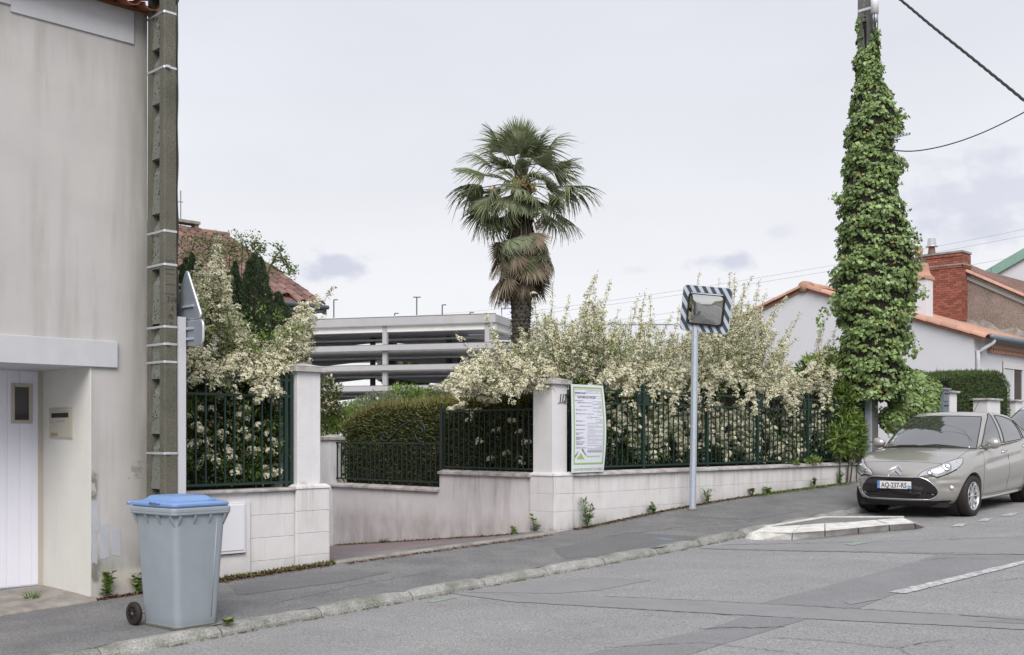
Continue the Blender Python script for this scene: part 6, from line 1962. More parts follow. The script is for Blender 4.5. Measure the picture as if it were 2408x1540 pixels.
# ---------------------------------------------------------------- clipped driveway hedge with bronze top
hd = sthing('clipped_hedge', 'dense clipped hedge with bronze shoots behind the driveway railing', 'hedge', .6, -3, zw(0))
bpy.context.view_layer.update(); WI = np.array(hd.matrix_world.inverted())
def toloc(W, a): return a @ W[:3,:3].T + W[:3,3]
def hedge_box(root, s0, s1, t0, t1, zb, ztf, n, mats, lens=(.04,.08), topn=.35, brownfn=None, topup=.12, core=True):
    """leaf sprays over the faces and top of a clipped hedge; s0 and t-facing faces face the camera"""
    W = np.array(root.matrix_world.inverted())
    # surfaces: s0 face, t1 face (street side), t0 face, top
    areas = [abs(t1-t0)*1.5, abs(s1-s0)*1.5, abs(t1-t0)*abs(s1-s0)*1.2, abs(s1-s0)*.5]
    pr_ = np.array(areas)/sum(areas)
    which = RS.choice(4, n, p=pr_)
    s = RS.uniform(s0, s1, n); t = RS.uniform(t0, t1, n); u = RS.uniform(0,1,n)
    jit = RS.exponential(.035, n)
    s = np.where(which==0, s0+jit, s); t = np.where(which==1, t1-jit, t); t = np.where(which==3, t0+jit, t)
    zt = ztf(s, t); z = np.where(which==2, zt-jit, zb+(zt-zb)*u**.62)  # leaves thin downward so the dark core reads as shade below
    z = z + np.sin(s*5+t*3)*.02
    nrm = np.zeros((n,3)); nrm[which==0] = (-1,0,0); nrm[which==1] = (0,-1,0); nrm[which==3] = (0,1,0); nrm[which==2] = (0,0,1)
    nl = nrm + RS.normal(size=(n,3))*.45 + np.array([0,0,.5])
    pos = np.stack([OX+DV.x*s+NV.x*t, OY+DV.y*s+NV.y*t, z], 1)
    pl_ = toloc(W, pos)
    L_ = RS.uniform(*lens, n); L_ = np.where(which==2, L_*1.5+RS.exponential(topup*.35, n), L_)
    V, Fq = leaf_arrays(pl_, nl, rnd_dirs(n), L_, np.minimum(L_*.30, .018))
    hf = (zt-z)
    br_ = RS.uniform(size=n) < (brownfn(hf) if brownfn else 0)
    np_mesh('foliage', V, Fq, None, root, 'stuff', mats, br_.astype(int))
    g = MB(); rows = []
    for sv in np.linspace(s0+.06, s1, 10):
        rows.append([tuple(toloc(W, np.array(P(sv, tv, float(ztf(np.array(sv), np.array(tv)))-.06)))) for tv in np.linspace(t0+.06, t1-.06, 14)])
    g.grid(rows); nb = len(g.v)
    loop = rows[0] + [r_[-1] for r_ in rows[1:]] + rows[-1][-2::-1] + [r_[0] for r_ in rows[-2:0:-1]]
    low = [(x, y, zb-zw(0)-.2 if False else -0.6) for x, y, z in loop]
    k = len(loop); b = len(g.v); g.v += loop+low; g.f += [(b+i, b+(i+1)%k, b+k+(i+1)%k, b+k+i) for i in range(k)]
    g.build('twig_shade_core', M['core'], root)  # near-black core, the hedge's inner shade put into its colour
ztf = lambda s, t: np.interp(-t, [1.0,2.2,3.2,4.4,5.1,5.6], [2.14,2.12,2.10,2.05,1.90,1.66]) + .08*np.clip((s-.5),0,.8)
hedge_box(hd, .36, 2.0, -5.35, -1.0, .7, ztf, 42000, [M['hedge'], M['hedge_brown']], brownfn=lambda h: np.clip(.85-h*2.6,.10,.85), topup=.10)

# bright shrubs beyond the hedge and twiggy bush at the far end
def bush(name, label, cat, centres, n, mats, root_at, L_=(.04,.09), frac=.4, core=None, wd=.45, up=.4, group=None):
    r_ = thing(name, label, cat, root_at, ANG, group); bpy.context.view_layer.update(); W = np.array(r_.matrix_world.inverted())
    Pn = []; Dn = []
    tot = sum(c[3]*c[4]*c[3] for c in centres)
    g = MB()
    for (px, py, t_, rxy, rzz) in centres:
        k = max(30, int(n*rxy*rzz*rxy/tot)); c = v_on_t(px, py, t_)
        d = rnd_dirs(k); q = RS.uniform(.35, 1, k)**.6
        bump = 1+.25*np.sin(d[:,0]*5+px)*np.cos(d[:,2]*6+py)
        Pn.append(c + d*(q*bump)[:,None]*np.array([rxy, rxy, rzz])); Dn.append(d*.7+RS.normal(size=(k,3))*.6+UP*up)
        c0 = toloc(W, c); base = toloc(W, np.array(root_at)); base = (base[0]*.3+c0[0]*.7, base[1]*.3+c0[1]*.7, base[2])
        g.tube([base, tuple(c0)], [.02,.006], 4)
        for _ in range(8):
            e_ = c + rnd_dirs(1)[0]*np.array([rxy,rxy,rzz])*.9; g.tube([tuple(c0), tuple(toloc(W, e_))], [.008,.003], 3)
    g.build('branches', M['twig'], r_)
    Pn = toloc(W, np.concatenate(Pn)); Dn = np.concatenate(Dn) @ W[:3,:3].T
    Ln = RS.uniform(*L_, len(Pn)); V, Fq = leaf_arrays(Pn, Dn, rnd_dirs(len(Pn)), Ln, Ln*wd)
    np_mesh('foliage', V, Fq, None, r_, 'stuff', mats, (RS.uniform(size=len(Pn)) < frac).astype(int))
    return r_
bush('garden_shrub', 'bright yellow green shrub low down at the far end of the driveway', 'shrub',
     [(775,985,-5.9,.35,.28),(800,995,-5.8,.3,.25),(770,1005,-5.7,.3,.2),(830,975,-6.2,.3,.2)], 5000, [M['leaf_bright'], M['leaf_mid']], P(-1.5,-5.8,-.4), up=.9, wd=.25)
bush('garden_shrub', 'loose reddish green shrub beside the left pier, in front of the car park', 'shrub',
     [(768,925,-5.6,.25,.28),(760,950,-5.4,.2,.2),(785,965,-5.6,.2,.12)], 1500, [M['hedge'], M['blossom2']], P(-1.8,-5.6,-.4), frac=.15)
bush('garden_shrub', 'tall pale green shrub rising behind the bronze hedge', 'shrub',
     [(965,938,-7,.6,.28),(1010,948,-7,.5,.25),(930,952,-7,.4,.18),(870,956,-7.5,.5,.15)], 5000, [M['leaf_mid'], M['leaf_bright']], P(3.5,-7,0), up=.6)
bush('garden_shrub', 'grey green lavender like shrub behind the clipped hedge', 'shrub',
     [(895,945,-6.6,.45,.2),(1050,930,-6.6,.45,.22),(850,960,-6.4,.35,.15)], 3500, [M['sage'] if 'sage' in M else mat('sage leaf', (.15,.17,.12), .7, island=.3), M['leaf_mid']], P(2.2,-6.5,0), up=.8, frac=.2, wd=.2)

# ---------------------------------------------------------------- conifers behind the left fence
def cypress(label, spires, at_, n, group='dark conifers behind the left blossom'):
    r_ = thing('cypress', label, 'conifer', at_, ANG, group); bpy.context.view_layer.update(); W = np.array(r_.matrix_world.inverted())
    Pn = []; Dn = []
    g = MB()
    for (px, py, by, t_, rad) in spires:
        a = v_on_t(px, by, t_); b = v_on_t(px, py, t_); H_ = np.linalg.norm(b-a); k = int(n*H_*rad)
        u = RS.uniform(0,1,k)**1.2; an = RS.uniform(0,6.28,k)
        rr_ = rad*(1-u**1.6)**.75*(1+.22*np.sin(an*3+u*14)+.15*np.sin(u*40+an*2))*RS.uniform(.72,1.05,k)
        Pn.append(a+(b-a)*u[:,None]+np.stack([np.cos(an)*rr_, np.sin(an)*rr_, np.zeros(k)],1))
        Dn.append(np.stack([np.cos(an)*.5, np.sin(an)*.5, np.full(k, 1.1)],1)+RS.normal(size=(k,3))*.3)
        la, lb2_ = toloc(W, a), toloc(W, b)
        m_ = Matrix.Translation(tuple(la))
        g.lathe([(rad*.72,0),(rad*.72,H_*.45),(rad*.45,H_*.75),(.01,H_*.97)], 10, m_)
    g.build('twig_shade_core', M['core'], r_)  # dark cones carry the shade between the sprays in their colour
    Pn = toloc(W, np.concatenate(Pn)); Dn = np.concatenate(Dn) @ W[:3,:3].T; Ln = RS.uniform(.022,.05,len(Pn))
    V, Fq = leaf_arrays(Pn, Dn, rnd_dirs(len(Pn)), Ln, Ln*.45)
    np_mesh('foliage', V, Fq, M['cypress'], r_, 'stuff')
cypress('dark green many tipped conifer, tallest of those under the red tiled roof', [(597,600,850,-3.0,.26),(612,608,850,-3.1,.24),(585,615,850,-3.0,.16),(630,700,860,-3.0,.25),(655,690,860,-3.1,.22),(672,720,860,-3.0,.20),(645,720,870,-2.8,.26),(615,740,880,-2.7,.28),(690,745,870,-3.2,.2)], P(-2.8,-3,0), 34000)
cypress('slim dark conifer standing left of the tallest conifer', [(553,618,850,-3.2,.17),(540,640,850,-3.1,.14)], P(-3.6,-3.1,0), 36000)
cypress('dark conifer half hidden behind the sign and left blossom', [(437,610,850,-3.2,.16),(452,600,850,-3.3,.16),(470,625,850,-3.2,.14),(430,625,850,-3,.15)], P(-4.6,-3.2,0), 36000)
bush('light_tree', 'small light green leafy tree below the red tiled roof', 'tree',
     [(450,590,-5.2,.5,.28),(490,585,-5.2,.45,.25),(540,590,-5.3,.4,.25),(570,580,-5.4,.35,.3),(520,610,-5.2,.4,.2),(600,570,-5.2,.16,.12)], 2000, [M['leaf_mid'], M['hedge']], P(-2.4,-5.2,0), L_=(.03,.06), frac=.5, up=.2)
# bare twigs with young leaves reaching right
tw = thing('twiggy_tree', 'thin twigs with young leaves in front of the sky right of the conifers', 'tree', P(-1.6,-5,0), ANG)
bpy.context.view_layer.update(); W = np.array(tw.matrix_world.inverted()); g = MB(); LPn = []
for chain in ([(610,700),(625,660),(640,620),(655,605),(690,640)], [(600,680),(605,600),(590,575),(630,572)], [(640,620),(660,612),(692,643)], [(625,650),(650,600),(662,590),(655,575)], [(590,700),(585,600),(570,560)],
              [(605,600),(612,580),(625,590)], [(655,605),(670,610),(680,630),(690,632)], [(640,625),(665,640),(690,645)]):
    q = [v_on_t(a, b, -5.0) for a, b in smooth_path(chain, 4)]
    g.tube([tuple(toloc(W, x)) for x in q], [.02*(1-.8*i/(len(q)-1)) for i in range(len(q))], 4)
    for x in q[2:]: LPn.append(x + RS.normal(size=(9,3))*.045)
g.build('trunk', M['twig'], tw)
LPn = toloc(W, np.concatenate(LPn)); n = len(LPn); Ln = RS.uniform(.03,.06,n)
V, Fq = leaf_arrays(LPn, rnd_dirs(n)+UP*.3, rnd_dirs(n), Ln, Ln*.6); np_mesh('foliage', V, Fq, M['leaf_mid'], tw, 'stuff')

# ---------------------------------------------------------------- palm
PY = 21.0
pb = at(1224, 1000, PY); pcrown = at(1226, 425, PY)
pz0 = zw(3.5)
palm = thing('palm_tree', 'tall windmill palm with fibrous trunk and skirt of dead fronds', 'palm tree', (pb.x, PY, pz0))
tz = lambda py: CZ + (HY-py)/F*PY - pz0
prof = [(.15,0),(.15,tz(850)),(.165,tz(780)),(.20,tz(700)),(.23,tz(655)),(.25,tz(620)),(.24,tz(560)),(.22,tz(480)),(.17,tz(430)),(.10,tz(395)),(.02,tz(380))]
tr = MB(); nseg = 26; rows = []
zz = np.linspace(0, tz(600), 150)
for i, z in enumerate(zz):
    r_ = np.interp(z, [p[1] for p in prof], [p[0] for p in prof]) * (1+.05*math.sin(i*2.4)+.03*random.uniform(-1,1))
    cxx = (pcrown.x-pb.x)*z/(pcrown.z-pz0)
    rows.append([(cxx+r_*(1+.04*math.sin(k*3+i))*math.cos(2*PI*k/nseg), r_*(1+.04*math.sin(k*3+i))*math.sin(2*PI*k/nseg), z) for k in range(nseg+1)])
tr.grid(rows); tr.build('trunk', M['palm_trunk'], palm)
g = MB()   # leaf base stubs
for i in range(520):
    z = random.uniform(tz(860), tz(610)); a = random.uniform(0, 2*PI); r_ = np.interp(z, [p[1] for p in prof], [p[0] for p in prof])
    cxx = (pcrown.x-pb.x)*z/(pcrown.z-pz0)
    d = Vector((math.cos(a), math.sin(a), 0)); q = Vector((cxx, 0, z))+d*(r_*.92); L_ = random.uniform(.07,.18); up_ = random.uniform(-.9,.5)
    e_ = q + d*L_*.6 + Vector((0,0,L_*up_)); s_ = Vector((-d.y, d.x, 0))*random.uniform(.012,.03)
    g.add([q-s_, q+s_, e_+s_*.3, e_-s_*.3, q+Vector((0,0,.02))], [(0,1,2,3),(0,3,4),(1,4,2)])
g.build('leaf_base_stubs', M['palm_trunk'], palm)['kind'] = 'stuff'
g = MB(); rows = []
for i in range(46):
    z = tz(640)+(tz(385)-tz(640))*i/45
    r_ = np.interp(z, [p[1] for p in prof], [p[0] for p in prof])*(1.0+.12*random.uniform(-1,1))
    rows.append([(.02+r_*(1+.12*random.uniform(-1,1))*math.cos(2*PI*k/22), r_*(1+.12*random.uniform(-1,1))*math.sin(2*PI*k/22), z) for k in range(22)])
for r2 in rows: r2.append(r2[0])
g.grid(rows); g.build('fibre_collar', M['palm_fibre'], palm)
g = MB()
for i in range(900):
    z = random.uniform(tz(640), tz(400)); a = random.uniform(0, 2*PI); r_ = np.interp(z, [p[1] for p in prof], [p[0] for p in prof])
    d = Vector((math.cos(a), math.sin(a), 0)); q = Vector((.02,0,z))+d*r_*random.uniform(.9,1.1); L_ = random.uniform(.06,.22)
    e_ = q + d*L_*random.uniform(0,.4) + Vector((random.uniform(-.03,.03), random.uniform(-.03,.03), -L_*random.uniform(.2,1))); s_ = Vector((-d.y, d.x, 0))*.006
    g.add([q-s_, q+s_, e_], [(0,1,2)])
g.build('trunk_fibres', M['palm_fibre'], palm)['kind'] = 'stuff'
def fan_mesh(name, m, m2, nleaf=40, Rr=.62, span=R(235), droop=.35, petiole=.6, seed=0, fold=.5):
    """frond: petiole along +x from the origin, then the fan"""
    r_ = random.Random(seed); g = MB()
    g.tube([(0,0,0),(petiole*.5,0,.02),(petiole,0,0)], [.014,.010,.008], 4)
    c = Vector((petiole, 0, 0))
    for i in range(nleaf):
        f_ = i/(nleaf-1)*2-1; a = f_*span/2
        L_ = Rr*(1-.28*abs(f_)**2)*r_.uniform(.88,1.08)
        d = Vector((math.cos(a), math.sin(a), .10-.30*abs(f_)*fold)).normalized(); s_ = Vector((-math.sin(a), math.cos(a), 0))
        dr = droop*r_.uniform(.5,1.7)
        w0 = L_*.5*span/nleaf*1.05
        pts = []
        for u in (0, .3, .58, .8, 1.0):
            q = c + d*L_*u - Vector((0,0,1))*dr*L_*max(0,u-.4)**2*1.5 + s_*r_.uniform(-.01,.01)*u
            w_ = w0*{0:.10,.3:.55,.58:.70,.8:.40,1.0:.05}[u]
            pts.append((q - s_*w_ + Vector((0,0,.006*(1 if i%2 else -1))), q + Vector((0,0,-.35*w_)), q + s_*w_))
        b = len(g.v)
        for tri_ in pts: g.v += [tuple(x) for x in tri_]
        for j in range(4):
            o_ = b+3*j; g.f += [(o_,o_+1,o_+4,o_+3),(o_+1,o_+2,o_+5,o_+4)]
    me = g.mesh(name); me.materials.append(m); return me
fans = [fan_mesh('frond', M['palm'] if k % 3 else M['palm_light'], None, 38, .56+.05*(k%3), R(140+16*(k%4)), .35+.22*(k%4), .62, k, .4+.35*(k%3)) for k in range(8)]
dead = [fan_mesh('dead_frond', M['palm_dead'], None, 34, .58, R(95+18*k), .05, .50, 50+k, 1.4) for k in range(4)]
def put_frond(me, nm, az, el, roll, z, r0=.1, sc_=1.0, par=palm):
    # azimuth 0 = picture right, 90 = away
    Mx = Matrix.Rotation(az, 4, 'Z') @ Matrix.Rotation(-el, 4, 'Y') @ Matrix.Rotation(roll, 4, 'X')
    o_ = bpy.data.objects.new(nm, me); COL.objects.link(o_); o_.parent = par
    base = Vector((.02+math.cos(az)*r0, math.sin(az)*r0, z))
    o_.matrix_local = Matrix.Translation(base) @ Mx @ Matrix.Scale(sc_, 4)
    return o_
rp = random.Random(21)
crz = tz(432)
spec = []
for (az, el, sc_) in ((95,86,1.3),(250,80,1.1),(150,62,1.25),(28,50,1.4),(200,60,1.15),(330,64,1.0),(172,40,1.25),(300,50,.95),
        (176,20,1.3),(190,10,1.25),(350,20,1.1),(5,28,1.2),(120,25,1.0),(240,22,.95),(60,20,1.0),
        (180,-9,1.4),(195,-18,1.3),(170,-26,1.25),(0,-2,1.45),(355,-15,1.2),(10,-30,1.35),(20,-42,1.2),(140,-15,1.0),(215,-30,1.0),(300,-22,.9),
        (185,-42,1.25),(170,-55,1.1),(345,-50,1.0),(200,-62,1.0),(232,-52,.9),(270,62,.85),(285,42,.8),(250,48,.85),(305,66,.9),(238,66,.95)):
    spec.append((az+rp.uniform(-5,5), el+rp.uniform(-4,4), sc_))
for i, (az, el, sc_) in enumerate(spec):
    z = crz + (.12 if el > 40 else (0 if el > -20 else -.18))
    put_frond(fans[i % 8], 'frond', R(az), R(el), R(rp.uniform(-35,35)), z, .10, sc_*.81)
for i in range(44):
    az = rp.uniform(0, 360); put_frond(dead[i % 4], 'dead_frond', R(az), R(-76+rp.uniform(-9,13)), R(rp.uniform(-40,40)), tz(rp.uniform(505,610)), .20, rp.uniform(.8,1.05))
for (az, el, sc_) in ((262,-18,.72),(285,-30,.75),(245,-35,.8),(272,-48,.8),(300,-45,.8),(230,-20,.85),(320,-12,.8),(255,5,.7),(290,8,.7),(270,28,.75),(310,30,.85),(225,35,.85),(205,-30,.9),(335,-35,.9)):
    put_frond(fans[int(az) % 8], 'frond', R(az), R(el), R(rp.uniform(-45,45)), crz-.05, .12, sc_)
for i in range(14):
    az = rp.uniform(150, 390); put_frond(fans[i % 8], 'frond', R(az), R(-66+rp.uniform(-10,8)), R(rp.uniform(-40,40)), tz(rp.uniform(505,550)), .18, rp.uniform(.7,.85))
# flower clusters
for (px, py) in ((1170,455),(1168,470),(1218,425),(1232,428),(1255,440),(1262,500),(1195,505),(1265,525),(1208,440),(1160,445)):
    o3 = at(px, py, PY-.22); d0 = Vector((o3.x-pb.x, o3.y-PY, o3.z-pz0)); g = MB()
    g.tube([(.02,0,tz(440)), tuple((Vector((.02,0,tz(440)))+d0)/2+Vector((0,0,.08))), tuple(d0)], .010, 4)
    for k in range(60):
        q = d0 + Vector((rp.gauss(0,.035), rp.gauss(0,.035), rp.gauss(-.03,.06))); s_ = .016
        g.add([q+Vector((-s_,0,0)), q+Vector((0,-s_*.5,s_)), q+Vector((s_,0,0)), q+Vector((0,-s_*.5,-s_))], [(0,1,2,3)])
    g.build('flower_cluster', M['palm_flower'], palm)['kind'] = 'stuff'

# ---------------------------------------------------------------- ivy covered pole
IS, IT = 8.97, .14
ivz = zpave(IS, IT)
ip = conc_pole('ivy_pole', 'dark concrete utility pole wrapped in ivy, at the end of the long wall', IS, IT, ivz, 11.2, .26, .36, .008, M['pole_far'], M['conc_recess'], first=.6, pitch=.6)
_, bz = on_t(2045, 1043, IT+.18); band(ip, bz-ivz, .26, .36, .008, M['alu'], .03)
_, bz = on_t(2045, 12, IT+.18); band(ip, bz-ivz, .26, .36, .008, M['alu'], .05)
# metal duct up the left side at the foot
MB().box(-.19,-.135,-.17,-.05,-.1,1.75).build('cable_duct', M['galv'], ip, fixn=True)
# junction cylinder and cable loops at the top right
jc = Matrix.Rotation(-ANG,4,'Z') @ (at(2057, 10, 21.3) - P(IS,IT,ivz))
MB().tube([jc+Vector((0,0,.25)), jc+Vector((0,0,-.18))], .075, 12).build('junction_box', M['white_pvc'], ip, smooth=True)
MB().tube([jc+Vector((0,0,-.18)), jc+Vector((0,0,-.34))], .055, 12).build('junction_cap', M['galv'], ip, smooth=True)
for dx in (-.02,.03):
    MB().tube(smooth_path([tuple(jc+Vector((-.05,dx,-.15))), tuple(jc+Vector((-.05,dx,-.42))), tuple(jc+Vector((.02,dx,-.50-dx))), tuple(jc+Vector((.08,dx,-.42))), tuple(jc+Vector((.07,dx,-.1)))],4), .009, 5).build('cable_loop', M['cable'], ip, smooth=True)
iv = thing('ivy', 'thick green ivy climbing nearly to the top of the far concrete pole', 'climbing plant', P(IS, IT, ivz), ANG)
IVL = [(34,2017,2026),(58,2012,2045),(70,2018,2070),(86,2017,2073),(113,2018,2070),(144,2005,2066),(168,2018,2084),(192,2008,2077),(220,2006,2091),(247,2003,2103),(265,2005,2125),(292,1992,2118),(316,1990,2121),(344,1991,2103),(361,1987,2108),(381,1982,2128),(402,1987,2125),(430,1986,2118),(464,1968,2103),(488,1977,2128),(515,1977,2142),(529,1965,2140),(560,1975,2152),(590,1975,2168),(621,1960,2167),(651,1958,2152),(682,1959,2168),(712,1955,2145),(743,1970,2146),(773,1975,2146),(804,1978,2143),(834,1978,2126),(865,1975,2137),(900,1978,2150),(935,1985,2130)]
iy = [a for a,_,_ in IVL]
n = 24000
py = RS.uniform(34, 940, n*3); keep = RS.uniform(size=n*3) < (np.interp(py, iy, [(c-b) for _,b,c in IVL])/190+.08); py = py[keep][:n]; n = len(py)
lx = np.interp(py, iy, [b for _,b,_ in IVL]); rx_ = np.interp(py, iy, [c for _,_,c in IVL])
cxp = np.interp(py, [0,1000], [2034,2050]); an = RS.uniform(-PI*.95, PI*.95, n)    # angle seen from above, 0 = towards camera
side = np.sin(an); rad_px = np.where(side < 0, cxp-lx, rx_-cxp)
shell = 1.0-RS.exponential(.11, n)+RS.normal(size=n)*.03; shell = np.clip(shell, .5, 1.08)
lumpy = .93+.13*np.sin(py*.075+an*2.3+1)+.10*np.sin(py*.19-an*4)+.06*np.sin(py*.43+an*7)
Yc = 21.65
rm_ = rad_px*Yc/F*shell*np.minimum(lumpy,1.04)
depth_r = np.minimum(rm_, .62)*1.0
base = np.stack([(cxp-CX)*Yc/F, np.full(n, Yc), CZ+(HY-py)*Yc/F], 1)
pos = base + np.stack([side*rm_, -np.cos(an)*np.minimum((cxp-lx+rx_-cxp)/2*Yc/F,.65)*shell*lumpy, np.zeros(n)], 1)
nrm = np.stack([side, -np.cos(an), np.full(n,.35)], 1) + RS.normal(size=(n,3))*.6
# leave the bare concrete at the very top and foot
kb = ~((py < 165) & (np.abs(pos[:,0]-(cxp-CX)*Yc/F) < .13) & (pos[:,1] < Yc) & ((pos[:,0]-(cxp-CX)*Yc/F) < np.interp(py,[55,165],[.13,-.13])))
pos = pos[kb]; nrm = nrm[kb]; n = len(pos)
# ivy mound at the foot, spreading right over the neighbour's hedge
m_ = 8200
bc = RS.randint(0, 9, m_)
BC = np.array([(2020,915,.5,.42),(2070,905,.6,.42),(2110,890,.55,.42),(2150,905,.5,.42),(2185,920,.38,.4),(2130,945,.6,.4),(2180,955,.38,.36),(2100,985,.5,.38),(2000,900,.36,.36)])
dd = rnd_dirs(m_); dd[:,1] = -np.abs(dd[:,1]); sh_ = 1-np.abs(RS.normal(size=m_))*.07
cc = np.stack([(BC[bc,0]-CX)*22.0/F, np.full(m_, 22.0), CZ+(HY-BC[bc,1])*22.0/F], 1)
pos2 = cc + dd*np.stack([BC[bc,2]*.62, BC[bc,2]*.6, BC[bc,3]*.75], 1)*sh_[:,None]
# keep the concrete foot visible
kk = ~((np.abs(pos2[:,0]-(2047-CX)*21.6/F) < .16) & (pos2[:,2] < CZ+(HY-925)*21.6/F) & (pos2[:,1] < 21.9))
pos2 = pos2[kk]; nrm2 = (dd[kk]+np.array([0,0,.3])+RS.normal(size=(kk.sum(),3))*.3)
# long spray reaching left above the shrub, and hanging tips
def chainleaf(chain, per, sig, Y):
    q = smooth_path(chain, 6); a = np.array([at(x, y, Y) for x, y in q]); return np.repeat(a, per, 0)+RS.normal(size=(len(q)*per,3))*sig
ex = np.concatenate([chainleaf([(1960,700),(1950,725),(1930,745),(1925,765)],3,.06,21.4), chainleaf([(2130,790),(2150,800),(2152,825),(2148,830)],3,.04,21.3), chainleaf([(1985,470),(1972,465),(1966,462)],3,.05,21.6),
                     chainleaf([(2140,670),(2165,680),(2172,690)],5,.06,21.6), chainleaf([(2125,265),(2118,275)],4,.06,21.6), chainleaf([(2060,960),(2090,990),(2100,1010)],10,.12,21.6)])
nex = rnd_dirs(len(ex))+np.array([0,-.6,0])
bpy.context.view_layer.update(); W = np.array(iv.matrix_world.inverted())
pos = np.concatenate([pos, pos2, ex]); nrm = np.concatenate([nrm, nrm2, nex]); n = len(pos)
def ivy_verts(pos, nrm, size):
    nrm = unit(nrm); dn = unit(np.array([0,0,-1.])+RS.normal(size=(len(pos),3))*.45); dn = unit(dn - nrm*(dn*nrm).sum(1,keepdims=True)); sd_ = np.cross(nrm, dn)
    shp = np.array([(0,0,0),(-.15,.42,-.02),(.30,.52,-.10),(.95,0,.06),(.30,-.52,-.10),(-.15,-.42,-.02)])   # along, across, out
    V = pos[:,None,:] + dn[:,None,:]*(shp[None,:,0:1]*size[:,None,None]) + sd_[:,None,:]*(shp[None,:,1:2]*size[:,None,None]) + nrm[:,None,:]*(shp[None,:,2:3]*size[:,None,None])
    return V
size = RS.uniform(.032,.090,n)
posl = toloc(W, pos); nl = nrm @ W[:3,:3].T
V = ivy_verts(posl, nl, size)
front_order = np.argsort(-(size*(1+0*pos[:,1]) - (pos[:,1]-21)*.05))
big = front_order[:260]; rest = front_order[260:]
for i in big:
    me = bpy.data.meshes.new('leaf'); me.from_pydata([tuple(x) for x in V[i]], [], [(0,1,2,3),(0,3,4,5)]); me.materials.append(M['ivy']); me.update()
    o_ = bpy.data.objects.new('leaf', me); COL.objects.link(o_); o_.parent = iv
Vr = V[rest].reshape(-1,3); b_ = np.arange(len(rest))*6
Fq = np.concatenate([np.stack([b_,b_+1,b_+2,b_+3],1), np.stack([b_,b_+3,b_+4,b_+5],1)])
mi = (RS.uniform(size=len(rest)) < .018).astype(int); mi = np.concatenate([mi, mi])
np_mesh('foliage', Vr, Fq, None, iv, 'stuff', [M['ivy'], M['ivy2']], mi)
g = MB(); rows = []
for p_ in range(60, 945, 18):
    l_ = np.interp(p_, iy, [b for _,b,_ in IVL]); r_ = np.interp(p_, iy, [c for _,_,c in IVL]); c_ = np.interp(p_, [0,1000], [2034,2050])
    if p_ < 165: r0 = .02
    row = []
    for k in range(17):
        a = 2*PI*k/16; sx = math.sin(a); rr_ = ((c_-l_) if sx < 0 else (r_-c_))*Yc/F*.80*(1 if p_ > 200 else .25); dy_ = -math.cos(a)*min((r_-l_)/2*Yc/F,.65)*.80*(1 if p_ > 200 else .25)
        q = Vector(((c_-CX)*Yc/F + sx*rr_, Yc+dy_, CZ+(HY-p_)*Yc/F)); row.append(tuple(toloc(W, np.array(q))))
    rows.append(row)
g.grid(rows); g.build('stem_shade_core', M['core'], iv)  # near-black body puts the shade behind the ivy leaves into its colour
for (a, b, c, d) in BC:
    q = toloc(W, np.array([(a-CX)*22/F, 22.15, CZ+(HY-b)*22/F])); lump('stem_shade_core', M['core'], iv, q, c*.50, c*.4, d*.6, int(a), .1, 14, 10)  # dark lumps as painted shade under the ivy mound
# bracket sticking out of the ivy
bk = thing('wall_bracket', 'perforated steel arm poking out of the ivy on the far pole', 'bracket', P(IS, IT, ivz), ANG)
Mi_ = Matrix.Rotation(-ANG,4,'Z'); p0 = Mi_ @ (at(2080,326,21.4)-P(IS,IT,ivz)); p1 = Mi_ @ (at(2139,314,21.2)-P(IS,IT,ivz))
MB().tube([p0, p1], .03, 4).build('arm', M['galv'], bk)
for i in range(5):
    q = p0.lerp(p1, .45+.12*i); MB().box(-.012,.012,-.05,.05,-.012,.012, Matrix.Translation(q)).build('hole', M['dark'], bk)
# oleander like shrub left of the pole foot
bush('broadleaf_shrub', 'long leaved green shrub between the end of the fence and the ivy pole', 'shrub',
     [(1985,960,-.1,.28,.5),(2000,1010,.05,.28,.35),(1975,1035,.05,.25,.3),(2010,1045,.1,.22,.25),(1950,860,-.5,.3,.3),(1905,870,-.5,.25,.25),(1990,900,-.2,.25,.35)], 4200, [M['leaf_mid'], M['leaf_bright']], P(8.3,-.1,zw(8.3)), L_=(.09,.19), frac=.35, wd=.24, up=.15)
# ================================================================== HOUSE BEHIND, LEFT
def deck_frame(o_, u_, v_):      # matrix with local x=u, y=v, z=normal
    u_ = u_.normalized(); v_ = (v_-u_*v_.dot(u_)).normalized(); n_ = u_.cross(v_)
    return Matrix(((u_.x,v_.x,n_.x,o_.x),(u_.y,v_.y,n_.y,o_.y),(u_.z,v_.z,n_.z,o_.z),(0,0,0,1)))
hs0, hz0 = on_t(765, 722, -10.6)
t_e = -10.6
hs_r, ze = on_t(760, 720, t_e)          # eave corner
lh = sthing('back_house', 'house with old brown tiled roof behind the conifers at left', 'house', 0, 0, 0)
b_w = 4.2
t_r = t_e - b_w
s_r, zr_ = on_t(537, 560, t_r)
print('backhouse', hs_r, ze, s_r, zr_)
hs_r = s_r = (hs_r+s_r)/2
Lr = 16
